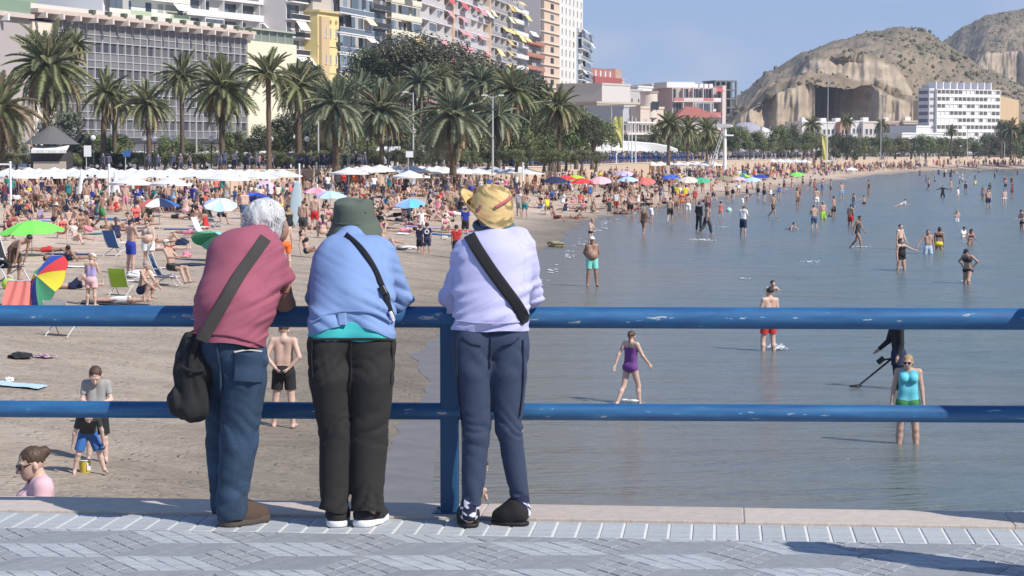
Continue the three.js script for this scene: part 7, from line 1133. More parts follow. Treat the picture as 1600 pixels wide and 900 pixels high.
{ // white parasols
  const r = rng(4); let i = 0;
  const row = [[30, 268, 145], [62, 263, 150], [72, 267, 146], [100, 264, 152], [128, 265, 150], [160, 266, 150], [190, 267, 150], [222, 264, 154], [250, 265, 154], [282, 264, 156], [312, 266, 156], [345, 267, 158], [375, 269, 158], [205, 281, 128], [268, 280, 128], [402, 268, 158], [442, 264, 164], [352, 275, 148], [545, 261, 178], [572, 258, 184], [594, 257, 186], [618, 259, 188], [640, 269, 172], [645, 258, 190], [670, 260, 192], [695, 260, 194], [722, 262, 196], [748, 264, 196], [775, 264, 200], [800, 266, 200], [822, 268, 200], [15, 266, 150], [46, 265, 156], [86, 263, 158], [115, 266, 156], [145, 264, 158], [176, 264, 160], [207, 265, 160], [237, 266, 158], [267, 263, 162], [298, 265, 162], [329, 264, 164], [360, 266, 164], [390, 267, 164], [422, 265, 166], [558, 260, 190], [585, 259, 192], [607, 258, 194], [658, 259, 196], [683, 259, 198], [708, 260, 200], [735, 262, 200], [762, 263, 204], [790, 264, 206], [812, 266, 208]];
  row.sort((a, b) => a[0] - b[0]); row.forEach(([px, py, d]) => parasol(px, py, d, d < 130 ? 1.35 : 1.5 + 0.3 * r(), `white parasol, ${ORD(i++)} from the left of the long white band over the loungers`));
  i = 0; [1018, 1032, 1046, 1060, 1074, 1088, 1102, 1114].forEach(px => parasol(px, 252.5 - (px > 1090 ? 0.5 : 0), 300 + r() * 8, 1.35, `white parasol, ${ORD(i++)} from left in the row behind the crowd by the canopy roof`));
  i = 0; [1195, 1206, 1218, 1230, 1243, 1256].forEach(px => parasol(px, 257.5, 400, 1.35, `white parasol, ${ORD(i++)} from left in the far row below the footbridge`));
  for (const [px, py, lb] of [[128, 300, 'closed white parasol left of the second white post'], [181, 302, 'closed white parasol just right of the second white post']]) { const p = onSand(px, py + 20), t = thing('closed_parasol', lb, 'parasol', p); const c = part(t, 'folded_cloth', new THREE.CylinderGeometry(0.05, 0.34, 1.5, 9, 2), M(0.78, 0.75, 0.73, 0.85)); c.position.y = 1.45; part(t, 'pole', bar(V(0, 0, 0), V(0, 2.3, 0), 0.03, 0.03, 7), METAL); }
}
{ // loungers
  let i = 0; const r = rng(12);
  for (let px = 12; px < 345; px += 22) lounger(onSand(px, 318 + 2 * r()), Math.PI / 2 + (r() - 0.5) * 0.3, `white sun lounger, ${ORD(i++)} from the left in the front row on the left beach`, 'white sun loungers in rows', r() < 0.6 ? 0.1 : 0.7);
  i = 0; for (let px = 470; px < 760; px += 21) lounger(onSand(px, 293 + 1.5 * r()), Math.PI / 2 + (r() - 0.5) * 0.3, `white sun lounger, ${ORD(i++)} from left in the row behind the bucket hat`, 'white sun loungers in rows', 0.7);
}
// ---- chairs, towels, bags
chair(onSand(186, 400), 2.5, 'mid', 'blue folding chair with empty seat beside the man in blue trunks', 1.15);
chair(onSand(192, 462), 2.9, 'lime', 'bright yellow folding chair with empty seat beside the pink-skirted child', 0.95);
chair(onSand(262, 446), 1.5, 'denim', 'blue patterned folding chair holding the man in the pale cap', 1.15);
chair(onSand(12, 440), 1.0, 'black', 'black camping chair piled with clothes at the left edge', 1.6);
chair(onSand(100, 525), 2.9, 'white', 'white folding chair seen below the top rail at left', 1.0);
chair(onSand(320, 372), 1.3, 'white', 'pale folding chair under the light blue umbrella', 1.1); chair(onSand(335, 356), 1.0, 'charcoal', 'dark folding chair in the shade of the light blue umbrella', 1.1); chair(onSand(576, 338), 1.0, 'black', 'black folding chair right of the bucket hat', 1.1); chair(onSand(852, 335), -0.6, 'khaki', 'dark chair holding the yellow-topped sunbather', 1.0);
towel(110, 398, 1.7, 0.9, 'denim', 0.1, 'dark blue towel under the bathers right of the green umbrella'); towel(120, 418, 1.3, 0.8, 'white', 0.2, 'white towel with a dark bag left of the pink-skirted child'); towel(240, 432, 1.6, 0.7, 'rose', 0.0, 'pale pink towel behind the seated bald man', null, 'white'); towel(180, 476, 1.7, 0.8, 'charcoal', 0.1, 'dark patterned towel under the sunbather in white shorts'); towel(28, 604, 0.55, 0.9, 'lightblue', 1.5, 'light blue towel crumpled on the sand at the left edge'); towel(630, 366, 1.7, 0.6, 'white', 1.5, 'white edged towel under the pink-topped sunbather'); towel(300, 414, 1.3, 0.8, 'navy', 1.2, 'dark towel at the left shoulder of the rose T-shirt'); towel(150, 366, 1.4, 0.7, 'teal', 1.2, 'teal towel on sand right of the green umbrella'); towel(250, 338, 1.6, 0.8, 'brown', 1.4, 'brown towel beneath the multicoloured umbrella');
{ const r = rng(61), cols = ['navy', 'white', 'coral', 'mid', 'charcoal', 'rose', 'teal', 'cream', 'maroon', 'sky', 'lilac', 'khaki']; const L = []; for (let i = 0; i < 30; i++) L.push([(i < 15 ? 5 + i * 21 : 560 + (i - 15) * 11) + r() * 9, 322 + 46 * r()]); L.forEach(([x, y], i) => { const c = pick(r, cols); towel(x, y, 0.9 + 0.2 * r(), 1.8, c, 1.2 + r() * 0.8, `${c} towel, ${ORD(i)} from the left among those spread on the upper sand`); }); }
lump(33, 560, 0.42, 0.14, 0.5, 'black', 'beach_bag', 'black bag lying on the sand beside a flowered cloth', 'bag', 3); towel(70, 559, 0.42, 0.34, 'rose', 1.2, 'pink and white flowered cloth beside the black bag', null, 'purple'); lump(14, 596, 0.16, 0.1, 0.2, 'white', 'crumpled_paper', 'small crumpled white thing on the light blue towel', 'paper', 5);
lump(292, 403, 0.34, 0.24, 0.3, 'pink', 'beach_bag', 'hot pink bag behind the man in the pale cap', 'bag', 7); lump(218, 435, 0.8, 0.3, 0.5, 'white', 'cool_box', 'white bag heap behind the seated bald man', 'bag', 9); lump(285, 383, 0.5, 0.3, 0.4, 'navy', 'beach_bag', 'striped navy bag beside the red-skirted sunbather', 'bag', 11); lump(74, 418, 0.3, 0.2, 0.25, 'black', 'beach_bag', 'small black bag on the white towel end', 'bag', 13); lump(868, 386, 0.85, 0.34, 0.6, 'khaki', 'seaweed_heap', 'heap of dark seaweed at the water edge right of the lavender jumper', 'seaweed', 15); lump(638, 389, 0.7, 0.16, 0.4, 'white', 'beach_bag', 'white cloth heap left of the boys in dark football shirts', 'cloth', 17); lump(625, 391, 0.6, 0.14, 0.4, 'charcoal', 'beach_bag', 'flat dark bag left of the white cloth heap', 'bag', 19); lump(694, 374, 0.35, 0.2, 0.3, 'cream', 'sand_toy', 'pale ball on the sand right of the football boys', 'toy', 21);
{ const t = thing('sand_bucket', 'small yellow and white bucket between the feet of the bending boy', 'bucket', onSand(133, 738)); const b = part(t, 'pail', new THREE.CylinderGeometry(0.085, 0.07, 0.17, 16, 1, false), M(0.62, 0.46, 0.06, 0.5)); b.position.y = 0.085; part(t, 'rim', new THREE.TorusGeometry(0.087, 0.008, 6, 20), WPAINT).position.y = 0.17; t.children[1].rotation.x = Math.PI / 2; part(t, 'handle', new THREE.TorusGeometry(0.085, 0.005, 5, 16, Math.PI), WPAINT).position.y = 0.17; const lb = box(t, 'label_patch', M(0.70, 0.68, 0.62, 0.6), 0.06, 0.085, 0.055, 0.06, 0.1, 0.01, 0.85); }
{ const t = thing('coral_towel', 'coral red towel hung over a chair beside the rainbow umbrella', 'towel', onSand(30, 478)); for (const s of [-1, 1]) part(t, 'fold', gridGeo(10, 12, (i, j) => [(j / 12 - 0.5) * (0.55 + 0.2 * i / 10), 0.62 - i / 10 * 0.6, s * (0.04 + 0.2 * i / 10) + 0.04 * Math.sin(j * 1.3 + i * 0.3)]), cloth2([0.70, 0.20, 0.17])); part(t, 'chair_bar', bar(V(-0.3, 0.63, 0), V(0.3, 0.63, 0), 0.015, 0.015, 6), METAL); for (const s of [-0.28, 0.28]) part(t, 'chair_leg', bar(V(s, 0, 0), V(s, 0.63, 0), 0.013, 0.013, 6), METAL); }
{ const t = thing('neon_bag', 'lime green bag on the ground left of the coral towel', 'bag', onSand(14, 452)); const g = new THREE.IcosahedronGeometry(0.2, 3); g.scale(1, 0.8, 0.7); part(t, 'bag_body', g, cloth2('lime')).position.y = 0.14; part(t, 'handle', new THREE.TorusGeometry(0.1, 0.012, 6, 14, Math.PI), cloth2('white')).position.y = 0.28; }
// ---- posts, lamps, flags, masts
const GREYPOLE = M(0.50, 0.50, 0.50, 0.5);
[[17, 254, 320, 'first white post from the left, with a small bracket on top'], [171, 258, 324, 'second white post from the left, among the loungers'], [468, 257, 307, 'third white post, above the white-haired head'], [543, 249, 293, 'white post behind the bucket hat'], [656, 251, 295, 'white post between the bucket hat and the yellow sun hat'], [817, 255, 299, 'white post right of the yellow sun hat'], [963, 240, 280, 'thin white post in the crowd left of the flagpoles']].forEach(([px, y0, y1, lb], i) => { const p = onSand(px, y1), h = yAt(y0, -p[2]) - p[1], t = thing('white_post', lb, 'post', p); part(t, 'pole', bar(V(0, 0, 0), V(0, h, 0), 0.075, 0.07, 10), WPAINT); part(t, 'cap', new THREE.SphereGeometry(0.085, 10, 6), WPAINT).position.y = h; if (!i) box(t, 'bracket', WPAINT, -0.35, h - 0.1, 0, 0.7, 0.1, 0.1); });
[[58, 168, 185, 0, 'slim light pole in front of the big date palm at left'], [498, 133, 200, 2, 'light pole with two heads left of the wide grey green palm'], [646, 145, 205, 1, 'light pole with one head right of the brownish palm'], [770, 150, 195, 2, 'light pole with two heads right of the large spreading palm'], [308, 152, 205, 0, 'slim pole between the dark palm and the date palm'], [955, 168, 290, 0, 'thin pole left of the yellow flag'], [1292, 118, 440, 0, 'tall thin pole in front of the quarry cliff'], [1375, 152, 470, 0, 'thin pole in front of the row houses below the cliff'], [1202, 198, 440, 0, 'thin grey pole before the dark trees left of the ramp'], [1232, 200, 440, 1, 'thin grey lamp pole left of the footbridge'], [1510, 202, 510, 0, 'thin lamp pole in front of the white hotel'], [1568, 205, 520, 0, 'thin lamp pole by the tall narrow tree'], [893, 195, 240, 0, 'thin pole behind the single palm']].forEach(([px, py, d, heads, lb]) => { const t = thing('light_pole', lb, 'lamp post', [xAt(px, d), PROM_Y - 0.3, -d]), h = yAt(py, d) - PROM_Y + 0.3; part(t, 'pole', bar(V(0, 0, 0), V(0, h, 0), 0.1, 0.055, 8), GREYPOLE); for (let k = 0; k < heads; k++) { const s = k ? 1 : -1; part(t, 'arm', bar(V(0, h - 0.2, 0), V(s * 0.55, h, 0), 0.035, 0.03, 6), GREYPOLE); part(t, 'lamp_head', new RoundedBoxGeometry(0.55, 0.14, 0.26, 2, 0.05), M(0.66, 0.66, 0.66, 0.5)).position.set(s * 0.75, h + 0.02, 0); } if (!heads) part(t, 'cap', new THREE.SphereGeometry(0.08, 8, 6), GREYPOLE).position.y = h; });
[147, 227, 243, 270, 331, 480, 575, 598, 424, 607, 1130, 1146].forEach((px, i) => { const d = i > 9 ? 400 : 192, t = thing('globe_lamp', `white globe lamp on a dark post, ${ORD(i)} from the left along the promenade`, 'street lamp', [xAt(px, d), PROM_Y, -d], 0, 'globe lamps on the promenade'), h = yAt(i > 9 ? 228 : 219 + (i % 3), d) - PROM_Y; part(t, 'post', bar(V(0, 0, 0), V(0, h, 0), 0.06, 0.045, 7), M(0.05, 0.05, 0.055, 0.6)); part(t, 'globe', new THREE.SphereGeometry(0.24, 14, 10), M(0.80, 0.80, 0.78, 0.3)).position.y = h + 0.2; });
[[973, 172, 285, 'flagpole carrying a yellow flag in front of the canopy roof', 1], [982, 180, 290, 'thin bare flagpole just right of the yellow flag', 0], [987, 182, 290, 'second thin bare flagpole right of the yellow flag', 0], [993, 184, 290, 'third thin bare flagpole right of the yellow flag', 0], [1291, 206, 425, 'far pole with a yellow banner by the white square hut', 2]].forEach(([px, py, d, lb, k]) => {
  const t = thing('flagpole', lb, 'flagpole', [xAt(px, d), 1.6, -d]), h = yAt(py, d) - 1.6; part(t, 'pole', bar(V(0, 0, 0), V(0, h, 0), 0.09, 0.05, 8), WPAINT);
  if (k) part(t, 'flag', gridGeo(14, 10, (i, j) => { const v = i / 14, u = j / 10, w = k === 1 ? 1.15 * (0.9 - 0.35 * v + 0.25 * Math.sin(v * 5)) : 0.9; return [-0.05 - u * w, h - 0.9 - v * (k === 1 ? 4.1 : 4.6), 0.25 * Math.sin(u * 6 + v * 7) * u]; }), M(0.50, 0.47, 0.14, 0.85)); });
{ const d = 300, t = thing('floodlight_mast', 'thick white mast with two flat light arms beside the slanted lattice', 'mast', [xAt(1132, d), 1.5, -d]), h = yAt(196, d) - 1.5; part(t, 'column', bar(V(0, 0, 0), V(0, h, 0), 0.28, 0.2, 12), WPAINT); for (const [y, w] of [[h - 0.1, 1.2], [h - 1.4, 1.3]]) part(t, 'light_arm', new RoundedBoxGeometry(w, 0.22, 0.8, 2, 0.06), WPAINT).position.set(w * 0.4, y, 0);
  const s = thing('slanted_lattice', 'slanted pale grey lattice mast leaning against the white mast', 'mast', [xAt(1106, d), 1.4, -d + 1.5]), a = V(0, 0, 0), b = V(2.1, 6.6, 0); for (const z of [-0.35, 0.35]) for (const x of [-0.2, 0.2]) part(s, 'chord', bar(V(x, 0, z), V(b.x + x * 0.6, b.y, z * 0.5), 0.05, 0.04, 6), M(0.62, 0.61, 0.60, 0.6)); for (let i = 0; i < 11; i++) { const p = a.clone().lerp(b, i / 11), q = a.clone().lerp(b, (i + 1) / 11), k = i % 2 ? 1 : -1; part(s, 'brace', bar(p.add(V(-0.2 * k, 0, 0.3)), q.add(V(0.2 * k, 0, 0.3)), 0.03, 0.03, 5), M(0.6, 0.6, 0.6, 0.6)); } box(s, 'platform', M(0.5, 0.5, 0.52, 0.7), 1.9, 6.7, 0, 1.9, 0.5, 1.2); }
{ const t = thing('climbing_frame', 'grey slatted leaning frame on the far beach left of the pergola', 'frame', [xAt(1378, 480), 1.4, -480]); for (let i = 0; i < 5; i++) part(t, 'strut', bar(V(i * 0.55 - 1.4, 0, 0), V(i * 0.55 - 0.9, 3.0, 0), 0.09, 0.07, 6), M(0.45, 0.42, 0.40, 0.8)); part(t, 'cross_bar', bar(V(-1, 2, 0.1), V(1.6, 2, 0.1), 0.06, 0.06, 6), M(0.45, 0.42, 0.40, 0.8)); }
{ // kiosk with conical roof
  const d = 178, t = thing('beach_bar', 'round beach bar with conical slate roof and white awning at far left', 'kiosk', [xAt(82, d), PROM_Y - 0.2, -d]); part(t, 'wall', new THREE.CylinderGeometry(1.7, 1.7, 2.3, 14), M(0.05, 0.045, 0.045, 0.8)).position.y = 1.15; const rf = part(t, 'roof', new THREE.CylinderGeometry(0.25, 2.3, 1.5, 14), M(0.13, 0.125, 0.125, 0.85)); rf.position.y = 3.25; box(t, 'awning', M(0.80, 0.79, 0.76, 0.85), 0.3, 2.2, 1.9, 2.9, 0.06, 1.1, 0, 0.35); for (let i = 0; i < 6; i++) box(t, 'valance_flap', i % 2 ? M(0.72, 0.70, 0.66, 0.85) : M(0.80, 0.79, 0.76, 0.85), -0.92 + i * 0.48, 1.9, 2.42, 0.46, 0.24, 0.03); box(t, 'counter', M(0.5, 0.42, 0.34, 0.8), 0.2, 0.55, 1.7, 2.6, 1.1, 0.4); }
{ // blue railing of the far promenade
  const t = thing('promenade_fence', 'blue railing along the far promenade above the sand, with people behind', 'fence'), mb = M(0.03, 0.10, 0.36, 0.5); let prev = null, acc = 0; for (let d = 218; d < 330; d += 2.6) { const p = V(backX(d) - 0.3, 3.06, -d); part(t, 'post', bar(p, p.clone().add(V(0, 1.05, 0)), 0.05, 0.05, 5), mb); if (prev) for (const y of [0.45, 1.0]) part(t, 'rail', bar(prev.clone().add(V(0, y, 0)), p.clone().add(V(0, y, 0)), 0.04, 0.04, 5), mb); prev = p; } }
// ---- cars parked behind the palms
function car(px, d, yaw, col, van, label) {
  const t = thing(van ? 'parked_van' : 'parked_car', label, van ? 'van' : 'car', [xAt(px, d), PROM_Y, -d], yaw), m = M(...col, 0.25), L = van ? 4.8 : 4.2, prof = van ? [[-2.3, 0.35], [-2.35, 1.0], [-1.75, 1.25], [-1.1, 2.05], [2.3, 2.1], [2.35, 0.35]] : [[-2.05, 0.35], [-2.1, 0.75], [-1.2, 0.92], [-0.55, 1.42], [0.9, 1.45], [1.6, 0.98], [2.1, 0.9], [2.1, 0.35]];
  const s = new THREE.Shape(prof.map(p => new THREE.Vector2(p[0], p[1]))), g = new THREE.ExtrudeGeometry(s, { depth: 1.5, bevelEnabled: true, bevelSize: 0.1, bevelThickness: 0.12, bevelSegments: 3 }); g.translate(0, 0, -0.75); part(t, 'body', g, m);
  for (const z of [-0.89, 0.89]) { const w = new THREE.Shape((van ? [[-1.55, 1.3], [-1.05, 1.9], [-0.2, 1.92], [-0.2, 1.3]] : [[-1.0, 0.95], [-0.5, 1.35], [0.85, 1.37], [1.3, 0.98]]).map(p => new THREE.Vector2(...p))); const q = new THREE.ExtrudeGeometry(w, { depth: 0.02, bevelEnabled: false }); q.translate(0, 0, z > 0 ? z - 0.01 : z - 0.01); part(t, 'side_window', q, GLASS); for (const x of [-1.35, 1.35]) { const wh = part(t, 'wheel', new THREE.CylinderGeometry(0.33, 0.33, 0.2, 16), M(0.015, 0.015, 0.016, 0.8)); wh.rotation.x = Math.PI / 2; wh.position.set(x, 0.33, z * 0.9); const hb = part(wh, 'hub_cap', new THREE.CylinderGeometry(0.17, 0.17, 0.22, 10), METAL); } }
  const ws = box(t, 'windscreen', GLASS, van ? -1.48 : -0.93, van ? 1.68 : 1.2, 0, 0.04, van ? 0.8 : 0.6, 1.3, 0, 0, van ? -0.68 : -0.9); for (const z of [-0.6, 0.6]) box(t, 'headlight', M(0.7, 0.7, 0.68, 0.2), van ? -2.44 : -2.2, 0.72, z, 0.06, 0.16, 0.3); box(t, 'bumper', M(0.04, 0.04, 0.04, 0.7), van ? -2.46 : -2.2, 0.45, 0, 0.1, 0.18, 1.6); return t;
}
car(606, 207, 1.45, [0.74, 0.74, 0.74], 1, 'white van parked behind the brownish palm'); car(452, 206, 1.2, [0.02, 0.022, 0.03], 0, 'black car parked behind the parasols above the white hair'); car(30, 206, 0, [0.12, 0.2, 0.33], 0, 'blue car parked at the far left behind the parasols'); car(178, 206, 0, [0.30, 0.33, 0.38], 0, 'silver grey car behind the parasols left of centre'); car(212, 207, 0.1, [0.05, 0.06, 0.09], 0, 'dark blue car behind the parasols and grey car'); car(298, 208, 0, [0.5, 0.5, 0.52], 0, 'light grey car parked below the date palm'); car(340, 209, 0, [0.02, 0.02, 0.025], 0, 'black car parked right of the light grey car'); car(128, 207, 0, [0.06, 0.07, 0.1], 0, 'dark car parked behind the big date palm');
[[136, 236, 'blue'], [197, 240, 'blue'], [638, 241, 'white']].forEach(([px, py, c], i) => { const d = 176, t = thing('road_sign', ['small white-backed sign on a pole right of the big date palm', 'small blue square sign on a pole above the parasols', 'small pale sign on a pole below the large spreading palm'][i], 'sign', [xAt(px, d), PROM_Y - 1, -d]), h = yAt(py, d) - PROM_Y + 1; part(t, 'pole', bar(V(0, 0, 0), V(0, h, 0), 0.04, 0.04, 6), GREYPOLE); box(t, 'plate', i === 1 ? M(0.05, 0.12, 0.35, 0.5) : WPAINT, 0.12, h, 0.05, 0.6, i ? 0.5 : 0.9, 0.04); });

